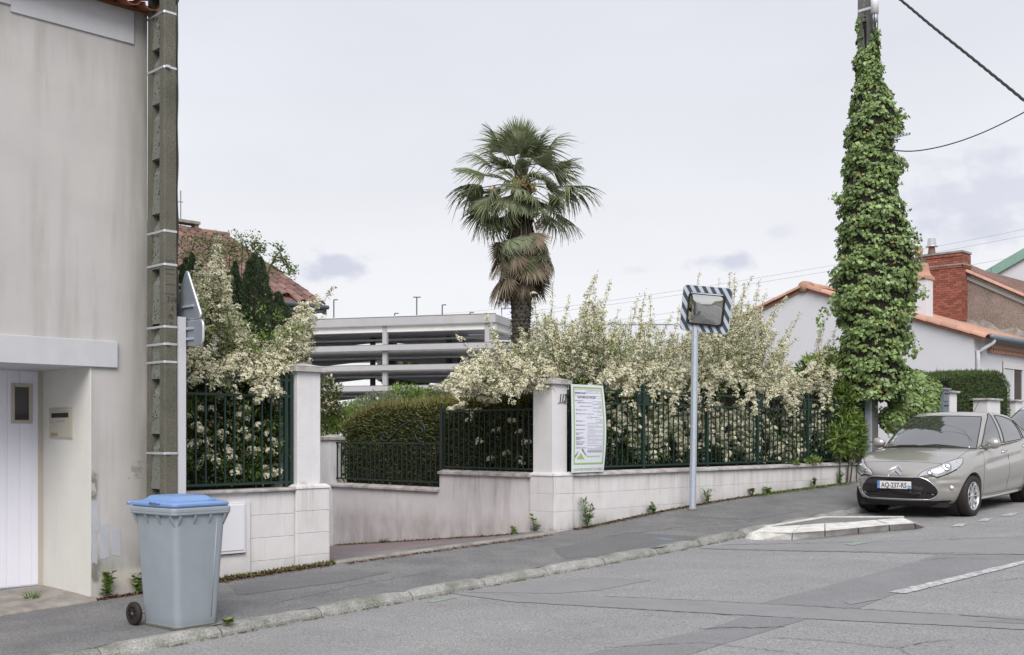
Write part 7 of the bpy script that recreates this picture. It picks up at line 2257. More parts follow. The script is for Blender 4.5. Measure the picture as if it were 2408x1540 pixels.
# walls
MB().box(hs_r-Lr, hs_r-.45, -t_e+.45, -t_e+2*b_w-.4, -1, ze-.12).build('wall', M['house2'], lh, fixn=True)
MB().box(hs_r-.75, hs_r-.42, -t_e+.40, -t_e+.44, -1, ze-.12).build('wall_strip', M['house2'], lh, fixn=True)
o0 = Vector((hs_r, -t_e, ze)); up_ = Vector((0, b_w, zr_-ze)); SL = up_.length
g = MB()
g.add([(hs_r-Lr,-t_e,ze),(hs_r,-t_e,ze),(hs_r,-t_r,zr_),(hs_r-Lr,-t_r,zr_),(hs_r-Lr,-t_r+b_w,ze),(hs_r,-t_r+b_w,ze)], [(0,1,2,3),(3,2,5,4),(1,5,2),(0,3,4)])
g.build('roof_deck', M['terracotta_old'], lh)
tm1 = canal_tile(.46, .125, .09, 6, .015); tm1.materials.append(M['terracotta_old'])
tilt = math.atan2(zr_-ze, b_w)
nrow = int(SL/.36)
cnt = 0
big_v = MB()
for r_ in range(nrow):
    for c in range(int(Lr/.24)):
        x = hs_r-.10-c*.24
        y = -t_e + (r_*.36)*math.cos(tilt); z = ze+.03 + (r_*.36)*math.sin(tilt)
        wp = P(x, -y, z); sx = CX+wp.x/wp.y*F
        if sx < 418 or sx > 790: continue
        sy = HY-(wp.z-CZ)/wp.y*F
        if sx < 700 and sy > 640 + (sx-430)*.25: continue
        if cnt < 300:
            inst('roof_tile', tm1, lh, (x+random.uniform(-.008,.008), y, z), (tilt+.03, 0, random.uniform(-.02,.02))); cnt += 1
        else:
            Mx = Matrix.Translation((x,y,z)) @ Matrix.Rotation(tilt+.03,4,'X')
            big_v.add([Mx @ v_.co for v_ in tm1.vertices], [tuple(p_.vertices) for p_ in tm1.polygons]); cnt += 1
print('left tiles', cnt)
if big_v.v: big_v.build('roof_tiles', M['terracotta_old'], lh)['kind'] = 'stuff'
rt = canal_tile(.48, .15, .13, 7, .018); rt.materials.append(M['terracotta_old'])
for k in range(26): inst('ridge_tile', rt, lh, (hs_r-.0-.40*k, -t_r, zr_+.04), (0, 0, PI/2))
MB().tube([(hs_r-Lr,-t_e-.08,ze-.03),(hs_r+.05,-t_e-.08,ze-.03)], .05, 8).build('gutter', M['zinc'], lh, smooth=True)
MB().box(hs_r-Lr, hs_r+.02, -t_e-.02, -t_e+.44, ze-.14, ze-.10).build('soffit_board', M['sign_back'], lh, fixn=True)
MB().add([(hs_r+.01,-t_e-.05,ze-.22),(hs_r+.03,-t_e-.05,ze-.22),(hs_r+.03,-t_e-.05,ze-.02),(hs_r+.01,-t_e-.05,ze-.02),(hs_r+.01,-t_e+.6,ze+.05),(hs_r+.03,-t_e+.6,ze+.05),(hs_r+.03,-t_e+.6,ze+.25),(hs_r+.01,-t_e+.6,ze+.25)],
         [(0,1,2,3),(4,7,6,5),(0,4,5,1),(1,5,6,2),(2,6,7,3),(3,7,4,0)]).build('barge_board', M['sign_back'], lh, fixn=True)
# chimney with slab cowl
sc0, zc0 = on_t(432, 525, t_r-.1); sc1, _ = on_t(458, 525, t_r-.1)
MB().box(sc0-.5, sc1+.05, -t_r-.12, -t_r+.15, zr_-.6, zc0-.18).build('chimney', M['rough_wall'], lh, fixn=True)
for a in (sc0-.3, sc1-.05): MB().box(a-.05,a+.05,-t_r-.1,-t_r+.1,zc0-.18,zc0-.02).build('cowl_leg', M['conc_edge'], lh, fixn=True)
MB().box(sc0-.5, sc1+.02, -t_r-.15, -t_r+.2, zc0-.02, zc0+.05).build('cowl_slab', M['conc_edge'], lh, fixn=True)
# aerial
an_ = thing('aerial', 'thin television aerial standing above the old tiled roof at left', 'aerial', (0,0,0))
a0, a1 = at(425, 530, 31), at(425, 448, 31)
MB().tube([a0-Vector((0,0,1.2)), a1], .018, 5).build('mast', M['sign_back'], an_)
for z_ in (474,): MB().tube([at(419,z_,31), at(430,z_+1,31)], .02, 4).build('crossbar', M['sign_back'], an_)

# ================================================================== MULTI STOREY CAR PARK
K = 145.0; PXM = K/F
cpk = thing('car_park', 'grey concrete multi storey car park with open decks in the distance', 'car park', at(1165, 1024, K))
th = R(180-16.6); dL = Vector((math.cos(th), math.sin(th), 0)); dB = Vector((math.sin(R(16.6)), math.cos(R(16.6)), 0))
def CPt(a, b, z): return dL*a + dB*b + Vector((0,0,z-CZ))
def cbox(nm, a0, a1, b0, b1, z0, z1, m):
    q = [CPt(a,b,z) for z in (z0,z1) for (a,b) in ((a0,b0),(a1,b0),(a1,b1),(a0,b1))]
    return MB().add(q, [(0,3,2,1),(4,5,6,7),(0,1,5,4),(1,2,6,5),(2,3,7,6),(3,0,4,7)]).build(nm, m, cpk, fixn=True)
zy = lambda py: CZ+(HY-py)*PXM
LA, LB = 62, 24
cbox('roof_parapet', 0, LA, 0, .5, zy(757), zy(738), M['park_conc'])
cbox('roof_parapet', 0, .5, .5, LB, zy(757), zy(738), M['park_conc'])
cbox('roof_edge_beam', .25, LA, .6, 1.4, zy(772), zy(757)-.01, M['park_ceil'])
cbox('roof_edge_beam', .51, 1.4, 1.4, LB, zy(772), zy(757)-.01, M['park_ceil'])
cbox('roof_deck', .5, LA, .5, LB, zy(762), zy(757)-.02, M['park_ceil'])
tops = [(805,817),(854,865),(904,915),(955,966),(1006,1018)]
for (a, b) in tops:
    cbox('deck_edge', -.2, LA, -.2, .35, zy(b)-.05, zy(a), M['park_conc'])
    cbox('deck_edge', -.2, .35, .35, LB, zy(b)-.05, zy(a), M['park_conc'])
    cbox('deck', .35, LA, .35, LB, zy(b)+.05, zy(b)+.4, M['park_ceil'])
for a in (1.0, 15.6, 30.2, 45):
    cbox('column', a, a+.62, .45, 1.05, 0, zy(757)-.03, M['park_conc'])
for b in (12, 23): cbox('column', .6, 1.2, b, b+.6, 0, zy(757)-.03, M['park_conc'])
for a in (9.6, 11.4, 23.5, 38): cbox('column', a, a+.55, 14, 14.8, 0, zy(762)-.03, M['park_dark'])  # inner columns coloured darker than the front ones for the decks' shade
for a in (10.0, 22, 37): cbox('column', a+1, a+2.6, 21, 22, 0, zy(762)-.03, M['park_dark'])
# ramps and their light parapets, sloping
lv_ = [zy(757)] + [zy(a) for a, _ in tops]
for i in range(len(lv_)-1):
    za, zb_2 = lv_[i+1], lv_[i]
    for (aa, ab, b_, up__) in ((2, 24, 15, 1), (24, 50, 17, -1)):
        z0_, z1_ = (za, zb_2-.4) if up__ > 0 else (zb_2-.4, za)
        q = []
        for (a, z) in ((aa, z0_), (ab, z1_)):
            q += [CPt(a, b_, z-.3), CPt(a, b_+.25, z-.3), CPt(a, b_+.25, z+1.3), CPt(a, b_, z+1.3)]
        MB().add(q, [(0,1,2,3),(7,6,5,4),(0,4,5,1),(1,5,6,2),(2,6,7,3),(3,7,4,0)]).build('ramp_parapet', M['park_conc'], cpk, fixn=True)
    cbox('ceiling_light', 3.6, 5.8, 6, 6.5, lv_[i]-1.25 if i else lv_[i]-1.1, lv_[i]-1.05 if i else lv_[i]-.95, M['far_white'])
    for bb in (12,):
        cbox('deck_beam', .4, LA, bb, bb+.35, lv_[i]-1.0, lv_[i]-.72, M['park_ceil'])
# handrails (thin dark line on the deck edges)
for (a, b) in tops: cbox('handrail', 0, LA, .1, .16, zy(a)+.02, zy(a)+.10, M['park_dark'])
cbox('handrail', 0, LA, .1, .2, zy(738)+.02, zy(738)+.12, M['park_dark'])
def rooflamp(px, py0, py1, label, double=True):
    b = at(px, py0, K+8); t_ = at(px, py1, K+8)
    r_ = thing('roof_lamp', label, 'lamp post', b, 0, 'lamp posts on the car park roof')
    h = t_.z-b.z
    MB().tube([(0,0,0),(0,0,h)], .09, 6).build('post', M['park_dark'], r_)
    MB().box(0 if not double else -.5, .55, -.1,.1,h-.05,h+.08).build('lamp_head', M['park_dark'], r_, fixn=True)
rooflamp(785, 747, 705, 'leftmost thin lamp post on the car park roof', False)
rooflamp(980, 741, 699, 'tall double headed lamp post in the middle of the car park roof')
rooflamp(1040, 740, 717, 'shorter single headed lamp post right on the car park roof', False)
rooflamp(928, 742, 737, 'tiny lamp head just showing over the parapet left of the double one', False)
rooflamp(1105, 740, 735, 'tiny lamp head just showing over the parapet nearest the corner', False)
# pale blocks beyond
def far_block(name, label, x0, x1, y0, y1, Y, m, dep=20):
    a, b = at(x0, y0, Y), at(x1, y1, Y)
    r_ = thing(name, label, 'building', (a.x, Y, 0)); w_ = b.x-a.x
    MB().box(0, w_, 0, dep, -3, a.z).build('wall', m, r_, fixn=True)
    MB().box(-.2, w_+.2, -.2, dep+.2, a.z+.002, a.z+.3).build('roof_edge', m, r_, fixn=True)
    return r_
far_block('pale_block', 'plain pale block peeping over the car park corner beside the palm', 1181, 1252, 724, 900, 175, M['far_white'])
far_block('warehouse', 'long low pale warehouse behind the blossom right of the palm', 1255, 1640, 762, 900, 190, M['far_white'], 40)
bsh = thing('distant_trees', 'green treetops seen through the open decks of the car park', 'trees', (0,0,0)); bsh['kind'] = 'stuff'; del bsh['category']
tr_ = []
bush_m = []
for i in range(8):
    px = 915+i*14; c = at(px, 872+random.uniform(-8,8), 230); bush_m.append((c, random.uniform(2,3)))
n = 2500; idx = RS.randint(0, len(bush_m), n); c = np.array([bush_m[i][0] for i in idx]); r_ = np.array([bush_m[i][1] for i in idx])
bpy.data.objects.remove(bsh, do_unlink=True)
d = rnd_dirs(n); V, Fq = leaf_arrays(c+d*(r_*RS.uniform(.5,1,n))[:,None], rnd_dirs(n), rnd_dirs(n), np.full(n,1.6), np.full(n,1.2))
o_ = np_mesh('distant_trees', V, Fq, M['hedge_far'], None, 'stuff'); o_['label'] = 'green treetops seen through the open decks of the car park'

# ================================================================== WHITE HOUSE RIGHT
wt = -2.0
es, ez = on_t(2290, 790, wt)
ps_t, pz = on_s(1892, 680, es)
print('white house', es, ez, ps_t, pz)
whs = sthing('white_house', 'white rendered house with orange tiled roof at right behind the ivy', 'house', 0, 0, 0)
y_e = -wt; y_p = -ps_t; y_b = 2*y_p-y_e
DEP = 5.2        # the pale house reaches to the beige gable
g = MB()
g.add([(es,y_e,-.5),(es,y_p*0+y_b,-.5),(es,y_b,ez),(es,y_p,pz),(es,y_e,ez)], [(0,1,2,3,4)])
g.add([(es,y_e,-.5),(es,y_e,ez),(es+22,y_e,ez),(es+22,y_e,-.5)], [(0,1,2,3)])
g.build('wall', M['house2'], whs)
# roof deck
sl2 = math.atan2(pz-ez, y_p-y_e); LS = math.hypot(pz-ez, y_p-y_e)
ov = .16
def rf(y): return ez+.05+(y-y_e)*math.tan(sl2) if y <= y_p else ez+.05+(y_b-y)*math.tan(sl2)
g = MB(); g.add([(es-.02,y_e-.35,rf(y_e-.35)),(es+22,y_e-.35,rf(y_e-.35)),(es+22,y_p,rf(y_p)),(es-.02,y_p,rf(y_p)),(es+22,y_b+.3,rf(y_b+.3)),(es-.02,y_b+.3,rf(y_b+.3))], [(0,1,2,3),(3,2,4,5)])
g.build('roof_deck', M['terracotta'], whs)
tm2 = canal_tile(.44, .115, .10, 6, .014); tm2.materials.append(M['terracotta'])
cnt = 0; rest = MB()
for r_ in range(int(LS/.33)+1):
    for c in range(24):
        x = es+.22+c*.225; y = y_e-.34+r_*.33*math.cos(sl2); z = rf(y)+.005
        if y > y_p-.1: continue
        wp = P(x, -y, z); sx = CX+wp.x/wp.y*F; sy = HY-(wp.z-CZ)/wp.y*F
        if sx > 2430 or sx < 2120: continue
        if cnt < 290: inst('roof_tile', tm2, whs, (x, y, z), (sl2+.03, 0, random.uniform(-.01,.01)))
        else:
            Mx = Matrix.Translation((x,y,z)) @ Matrix.Rotation(sl2+.03,4,'X'); rest.add([Mx @ v_.co for v_ in tm2.vertices], [tuple(p_.vertices) for p_ in tm2.polygons])
        cnt += 1
if rest.v: rest.build('roof_tiles', M['terracotta'], whs)['kind'] = 'stuff'
print('right tiles', cnt)
# verge tiles, big rounded pieces along the gable
vt = canal_tile(.50, .17, .15, 8, .02); vt.materials.append(M['terracotta'])
k = 0; y = y_e-.38
while y < y_p-.3:
    inst('verge_tile', vt, whs, (es-.02, y, rf(y)+.0), (sl2+.02, 0, 0)); y += .44*math.cos(sl2); 
y = y_b+.3
while y > y_p+.3:
    inst('verge_tile', vt, whs, (es-.02, y, rf(y)), (sl2+.02, 0, PI)); y -= .44*math.cos(sl2)
for (a, b) in ((y_e-.3, y_p), (y_p, y_b+.3)):
    n_ = 14; q = []
    for i in range(n_+1):
        y = a+(b-a)*i/n_; q += [(es-.04, y, rf(y)-.10), (es-.04, y, rf(y)+.03)]
    g = MB(); g.v = q; g.f = [(2*i,2*i+1,2*i+3,2*i+2) for i in range(n_)]; g.build('verge_strip', M['terracotta'], whs)
MB().lathe([(0,-.10),(.17,-.09),(.19,.0),(.19,.30)], 20, Matrix.Translation((es-.02,y_p,rf(y_p)+.02)) @ Matrix.Rotation(R(90),4,'Y')).build('ridge_end', M['terracotta'], whs, smooth=True)
rt2 = canal_tile(.48, .19, .17, 8, .02); rt2.materials.append(M['terracotta'])
for k in range(16): inst('ridge_tile', rt2, whs, (es+.5+.42*k, y_p, rf(y_p)+.05), (0,0,PI/2))
# zinc gutter, red dentil cornice, down pipe
MB().tube([(es+.1,y_e-.42,ez-.03),(es+22,y_e-.42,ez-.03)], .085, 10).build('gutter', M['zinc'], whs, smooth=True)
MB().box(es+.9,es+22,y_e-.16,y_e-.001,ez-.30,ez-.20).build('cornice', M['terracotta'], whs, fixn=True)
dm = MB().box(0,.12,-.12,-.001,-.11,0).mesh('dentil'); dm.materials.append(M['terracotta'])
for k in range(26): inst('dentil', dm, whs, (es+.95+.19*k, y_e, ez-.302))
MB().tube(smooth_path([(es+.35,y_e-.40,ez-.08),(es+.30,y_e-.40,ez-.2),(es+.12,y_e-.10,ez-.45),(es+.10,y_e-.08,ez-.7),(es+.10,y_e-.08,.5)],3), .055, 8).build('down_pipe', M['house_white'], whs, smooth=True)
MB().tube([(es+.10,y_e-.08,ez-1.0),(es+.10,y_e-.08,ez-1.05)], .068, 8).build('pipe_collar', M['white_pvc'], whs)
# window with roller shutter box
wx0, wzt = on_t(2357, 850, wt); wx1, _ = on_t(2403, 850, wt); _, wzs = on_t(2380, 868, wt)
MB().box(wx0,wx1,y_e-.02,y_e-.001,wzt-1.7,wzt).build('window', M['window_dark'], whs, fixn=True)
MB().box(wx0,wx1,y_e-.06,y_e-.021,wzs,wzt).build('shutter_box', M['white_pvc'], whs, fixn=True)
for a in (wx0+.02, (wx0+wx1)/2-.03, wx1-.08): MB().box(a,a+.06,y_e-.045,y_e-.021,wzt-1.7,wzs-.002).build('window_frame', M['white_pvc'], whs, fixn=True)
MB().box(wx0+.09,(wx0+wx1)/2-.035,y_e-.03,y_e-.021,wzt-1.6,wzs-.01).build('curtain', M['curtain'], whs, fixn=True)
# small white chimney with flared clay pot
cs_ = es+1.6
a_t, _ = on_s(2152, 700, cs_); b_t, _ = on_s(2180, 700, cs_); _, cz0 = on_s(2165, 657, cs_); _, cz1 = on_s(2165, 617, cs_)
sc_th = thing('small_chimney', 'small white chimney with flared orange clay pot beside the ivy', 'chimney', P(0,0,0), ANG)
ya_, yb_ = sorted((-a_t, -b_t))
MB().box(cs_, cs_+.42, ya_, yb_, ez+.2, cz0).build('stack', M['house2'], sc_th, bevel=.01, fixn=True)
yc_ = (ya_+yb_)/2; hy_ = (yb_-ya_)/2
g = MB()
lvz = [(cz0,hy_+.04,.25),(cz0+.10,hy_+.04,.25),(cz0+.12,hy_*.95,.22),(cz0+.22,hy_*.62,.17),(cz0+.42,hy_*.48,.13),(cz1,hy_*.42,.12)]
for (z, hh, hx_) in lvz: g.v += [(cs_+.21-hx_,yc_-hh,z),(cs_+.21+hx_,yc_-hh,z),(cs_+.21+hx_,yc_+hh,z),(cs_+.21-hx_,yc_+hh,z)]
for i in range(len(lvz)-1):
    for j in range(4): g.f.append((4*i+j,4*i+(j+1)%4,4*i+4+(j+1)%4,4*i+4+j))
g.f.append((0,3,2,1)); n4 = 4*(len(lvz)-1); g.f.append((n4,n4+1,n4+2,n4+3))
g.build('clay_pot', M['terracotta'], sc_th, fixn=True)

# ---------------------------------------------------------------- beige house with brick chimney
gs = es+5.0
bgh = sthing('beige_house', 'old beige gabled house with weathered board under its clay roof edge', 'house', 0, 0, 0)
tA, zA = on_s(2408, 715, gs); tB, zB = on_s(2262, 652, gs)
slp = (zB-zA)/(tA-tB)
tC = 3.0; tR = tB-1.2
def gz(t): return zA + (tA-t)*slp
q = [(gs, -tC, -.5), (gs, -tC, gz(tC)), (gs, -tR, gz(tR)), (gs, -tR+3.5, gz(tR)-3.5*slp), (gs, -tR+3.5, -.5)]
g = MB(); g.add(q, [(0,1,2,3,4)]); g.build('wall', M['rough_wall'], bgh)
def slant(nm, t0, t1, dz0, dz1, x0, x1, m):
    q = []
    for x in (x0, x1):
        q += [(x,-t0,gz(t0)+dz0),(x,-t1,gz(t1)+dz0),(x,-t1,gz(t1)+dz1),(x,-t0,gz(t0)+dz1)]
    return MB().add(q, [(0,1,2,3),(7,6,5,4),(0,4,5,1),(1,5,6,2),(2,6,7,3),(3,7,4,0)]).build(nm, m, bgh, fixn=True)
slant('barge_board', tC, tB+.02, .0, .17, gs-.05, gs-.002, M['oldwood'])
slant('roof_deck', tC, tR, .18, .24, gs-.12, gs+9, M['terracotta_old'])
bt_ = canal_tile(.42,.11,.10,6,.014); bt_.materials.append(M['terracotta'])
bt2 = canal_tile(.42,.11,.10,6,.014); bt2.materials.append(M['terracotta_old'])
ang2 = math.atan(slp); t_ = tC
while t_ > tB:
    inst('verge_tile', bt_, bgh, (gs-.06, -t_, gz(t_)+.25), (ang2, 0, 0)); t_ -= .36*math.cos(ang2)
for c in range(14):
    t_ = 0.2-1.9
    while t_ > tR:
        wp = P(gs+.18+c*.24, t_, gz(t_)+.25); sx = CX+wp.x/wp.y*F
        if 2250 < sx < 2425: inst('roof_tile', bt2, bgh, (gs+.18+c*.24, -t_, gz(t_)+.25), (ang2, 0, random.uniform(-.02,.02)))
        t_ -= .36*math.cos(ang2)
# pale rough flashing where white roof meets the beige wall
g = MB(); qq = []
for i in range(21):
    y = y_e+(y_p-y_e)*i/20+.4; qq += [(gs-.09, y, rf(y)+.02), (gs-.012, y, rf(y)+.26+.10*math.sin(i*1.7)+random.uniform(-.03,.03))]
g.v = qq; g.f = [(2*i,2*i+1,2*i+3,2*i+2) for i in range(20)]; g.build('mortar_flashing', M['conc_edge'], bgh)
# brick chimney
t0_, _ = on_s(2180, 650, gs-.45); t1_, _ = on_s(2262, 650, gs-.45)
_, bt1 = on_s(2225, 596, gs-.45); _, bb0 = on_s(2225, 728, gs-.45)
chm = sthing('brick_chimney', 'broad red brick chimney stack between the white house and the beige gable', 'chimney', 0, 0, 0)
ya_, yb_ = -t1_, -t0_
x0c = gs-.45; x1c = gs+.25
MB().box(x0c+.012, x1c, ya_+.012, yb_+.9, bb0-1.2, bt1-.02).build('core', M['mortar'], chm, fixn=True)
bh_ = .074; bl2 = (yb_-ya_)/6.0
bmk = MB().box(0,.02,.004,bl2-.004,.004,bh_-.004).mesh('brick'); bmk.materials.append(M['brick'])
bmh = MB().box(0,.02,.004,bl2/2-.004,.004,bh_-.004).mesh('brick'); bmh.materials.append(M['brick'])
bms = MB().box(0,.7/3-.006,0,.02,.004,bh_-.004).mesh('brick'); bms.materials.append(M['brick'])
bmx = MB().box(-.03,.02,.004,bl2-.004,.004,bh_-.004).mesh('brick'); bmx.materials.append(M['brick'])
z = bb0; r_ = 0; nbk = 0
bb0 -= bh_*5; rows_n = int((bt1-bb0)/bh_)
for r_ in range(rows_n):
    z = bb0 + r_*bh_; off = bl2/2 if r_ % 2 else 0
    band_ = (rows_n-7 < r_ <= rows_n-5)
    y = ya_-off
    while y < yb_-.01:
        a = max(y, ya_); b = min(y+bl2, yb_)
        if b-a > .05:
            inst('brick', bmk if b-a > bl2*.8 else bmh, chm, (x0c-(.03 if band_ or r_ >= rows_n-1 else 0)+random.uniform(-.003,.003), a, z)); nbk += 1
        y += bl2
    for j in range(3):
        inst('brick', bms, chm, (x0c+.021+j*.7/3 if j else x0c+.021, ya_-(.03 if band_ else .0)+0.0, z)); nbk += 1
print('bricks', nbk)
MB().box(x0c-.05, x1c+.03, ya_-.05, yb_+.3, bb0+(rows_n-5)*bh_+.003, bb0+(rows_n-5)*bh_+.05).build('stone_band', M['conc_edge'], chm, fixn=True)
MB().box(x0c-.03, x1c+.02, ya_-.03, yb_+.3, bt1-.015, bt1+.05).build('cap', M['conc_edge'], chm, fixn=True)
py_c, _ = on_s(2191, 590, x0c+.3); _, pz1 = on_s(2191, 563, x0c+.3)
Mt = Matrix.Translation((x0c+.3, -py_c, bt1+.04))
hh = pz1-bt1
MB().lathe([(.15,0),(.12,.1),(.10,hh*.45),(.10,hh*.55)], 14, Mt).build('chimney_pot', M['terracotta_old'], chm, smooth=True)
MB().lathe([(.20,hh*.5),(.20,hh*.53),(.15,hh*.56),(.125,hh*.98),(.05,hh*1.0),(0,hh)], 16, Mt).build('cowl', M['alu'], chm, smooth=True)
py_c, _ = on_s(2160, 590, x0c+.3); Mt = Matrix.Translation((x0c+.3, -py_c, bt1-.25))
MB().lathe([(.10,0),(.11,.3),(.16,.55),(.15,.57)], 14, Mt).build('chimney_pot', M['terracotta'], chm, smooth=True)
# green edged gable far right
gt = sthing('green_edged_house', 'white gabled building with pale green metal roof edge at far right', 'house', 0, 0, 0)
ggs = es+14
tA2, zA2 = on_s(2295, 657, ggs); tB2, zB2 = on_s(2408, 592, ggs)
sl3 = (zB2-zA2)/(tB2-tA2)
tE = tA2+14
def g3(t): return zA2+(t-tA2)*sl3
g = MB(); g.add([(ggs,-tA2+3,-.5),(ggs,-tA2+3,g3(tA2-3)-.0),(ggs,-tE,g3(tE)),(ggs,-tE,-.5)], [(0,1,2,3)]); g.build('wall', M['house2'], gt)
n_ = 12
for i in range(n_):
    ta = tA2-2+(16/n_)*i; tb = ta+16/n_-.02; q = []
    for x in (ggs-.15, ggs+6): q += [(x,-ta,g3(ta)-.30),(x,-tb,g3(tb)-.30),(x,-tb,g3(tb)+.10),(x,-ta,g3(ta)+.10)]
    MB().add(q, [(0,1,2,3),(7,6,5,4),(0,4,5,1),(1,5,6,2),(2,6,7,3),(3,7,4,0)]).build('roof_panel', M['green_roof'], gt, fixn=True)
# ---------------------------------------------------------------- neighbour's front: hedge, piers, letterboxes
nb = sthing('clipped_hedge', 'rounded dark green clipped hedge in front of the white house', 'hedge', 14, -1, zw(14))
bpy.context.view_layer.update()
def sx_(px, t): return on_t(px, 1000, t)[0]
nh0 = sx_(2205, -.6); nh1 = sx_(2384, -.2)
_, nzt = on_t(2300, 888, -.4)
print('nh', nh0, nh1, nzt)
ztf2 = lambda s, t: np.interp(s, [nh0, nh0+.6, nh1-1.2, nh1-.4, nh1], [nzt-.10, nzt-.0, nzt+.13, nzt+.10, nzt-.15]) + 0*t
hedge_box(nb, nh0, nh1, -1.6, -.30, 1.0, ztf2, 26000, [M['hedge_far'], M['hedge']], lens=(.04,.08), brownfn=lambda h: np.clip(.5-h*1.0,.08,.5), topup=.05)
def npier(label, x0, x1, ytop, t, cap=True):
    a = sx_(x0, t); b = sx_(x1, t); _, zt = on_t((x0+x1)/2, ytop, t)
    r_ = sthing('garden_pier', label, 'pier', a, t, 0)
    w_ = abs(b-a)
    MB().box(0, w_, 0, .34, -.2, zt-.05).build('shaft', M['pier'], r_, fixn=True)
    MB().box(-.06, w_+.06, -.06, .40, zt-.048, zt).build('cap_slab', M['coping'], r_, fixn=True, bevel=.01)
npier('cracked white pier in front of the clipped hedge, above the beige car roof', 2322, 2352, 937, .05)
npier('low white pier beside the grey letterboxes, left of the clipped hedge', 2234, 2250, 919, -.1)
npier('white pier at the right edge beyond the clipped hedge', 2388, 2404, 940, -.2)
na = sx_(2216, .0); nbb = sx_(2228, .0); _, zt = on_t(2222, 912, 0)
lbs = sthing('letterbox_column', 'grey column of stacked letterboxes between the ivy and the clipped hedge', 'letterboxes', na, 0, 0)
wL = max(.35, nbb-na)
MB().box(0, wL, 0, .3, .3, zt-.04).build('cabinet', M['zinc'], lbs, fixn=True)
MB().box(-.03, wL+.03, -.04, .34, zt-.038, zt).build('roof_sheet', M['sign_back'], lbs, fixn=True)
for k in range(5):
    MB().box(.03, wL-.03, -.012, -.001, zt-.30-.27*k, zt-.08-.27*k).build('letterbox_door', M['zinc'], lbs, fixn=True)
    MB().box(.06, wL-.06, -.018, -.0121, zt-.14-.27*k, zt-.11-.27*k).build('slot', M['dark'], lbs, fixn=True)
nw = sthing('garden_wall', 'low white wall under the clipped hedge behind the parked cars', 'wall', 0, 0, 0)
MB().box(9.35, 28, .02, .2, -.3, 1.15).build('wall_face', M['wall_dirty'], nw, fixn=True)
MB().box(9.35, 28, -.02, .24, 1.153, 1.20).build('coping', M['coping'], nw, fixn=True)

# ================================================================== OVERHEAD CABLES
def cable(label, pts, Ys, r, name='overhead_cable', m=M['cable'], twist=False, grp=None):
    q = [at(x, y, Y) for (x, y), Y in zip(pts, Ys)]
    q3 = [Vector(v_) for v_ in smooth_path([tuple(x) for x in q], 14)]
    root = thing(name, label, 'cable', (0,0,0), 0, grp)
    MB().tube(q3, r, 6).build('line', m, root, smooth=True)
    if twist:
        for ph in (0, 2.1, 4.2):
            tt = []
            acc = 0
            for i, v_ in enumerate(q3):
                if i: acc += (v_-q3[i-1]).length
                tt.append(None)
            # resample for the lay of the strands
            tot = acc; npt = int(tot/.035); res = []
            seg = [0]
            for i in range(1, len(q3)): seg.append(seg[-1]+(q3[i]-q3[i-1]).length)
            for k in range(npt+1):
                d = tot*k/npt; j = min(max(0, int(np.searchsorted(seg, d))-1), len(q3)-2); u = (d-seg[j])/max(1e-6, seg[j+1]-seg[j])
                c = q3[j].lerp(q3[j+1], u); a = d*11+ph
                res.append(c+Vector((0, math.cos(a)*r*.9, math.sin(a)*r*.9)))
            MB().tube(res, r*.75, 5).build('strand', m, root, smooth=True)
cable('thick twisted black cable slanting down to the right from the ivy pole top', [(2040,-60),(2118,0),(2190,60),(2290,140),(2408,236),(2520,330)], [21.5,20.8,20,19,17.8,16.7], .018, twist=True)
cable('thin sagging cable curving from the ivy out of the right edge', [(2075,345),(2110,354),(2160,354),(2230,340),(2310,312),(2408,264),(2520,200)], [21.4,21.1,20.6,19.8,18.9,17.8,16.6], .011)
for i, (lb_t, p0, p1, sag) in enumerate((('highest of the faint distant power lines crossing behind the ivy pole', (1190,740), (2560,508), 14), ('second faint distant power line crossing behind the ivy pole', (1190,748), (2560,524), 14),
        ('third faint distant power line, crossing below the first pair', (1190,786), (2560,572), 12), ('lowest faint distant power line behind the blossom and ivy pole', (1190,797), (2560,593), 12), 
        ('faint distant power line sagging over the car park roof', (780,752), (1215,722), 4))):
    pts = [(p0[0]+(p1[0]-p0[0])*u, p0[1]+(p1[1]-p0[1])*u+sag*4*u*(1-u)) for u in (0,.2,.4,.6,.8,1)]
    cable(lb_t, pts, [170]*6 if i < 4 else [200]*6, .022 if i < 4 else .018, 'power_line', m=M['sign_back'], grp='distant power lines')

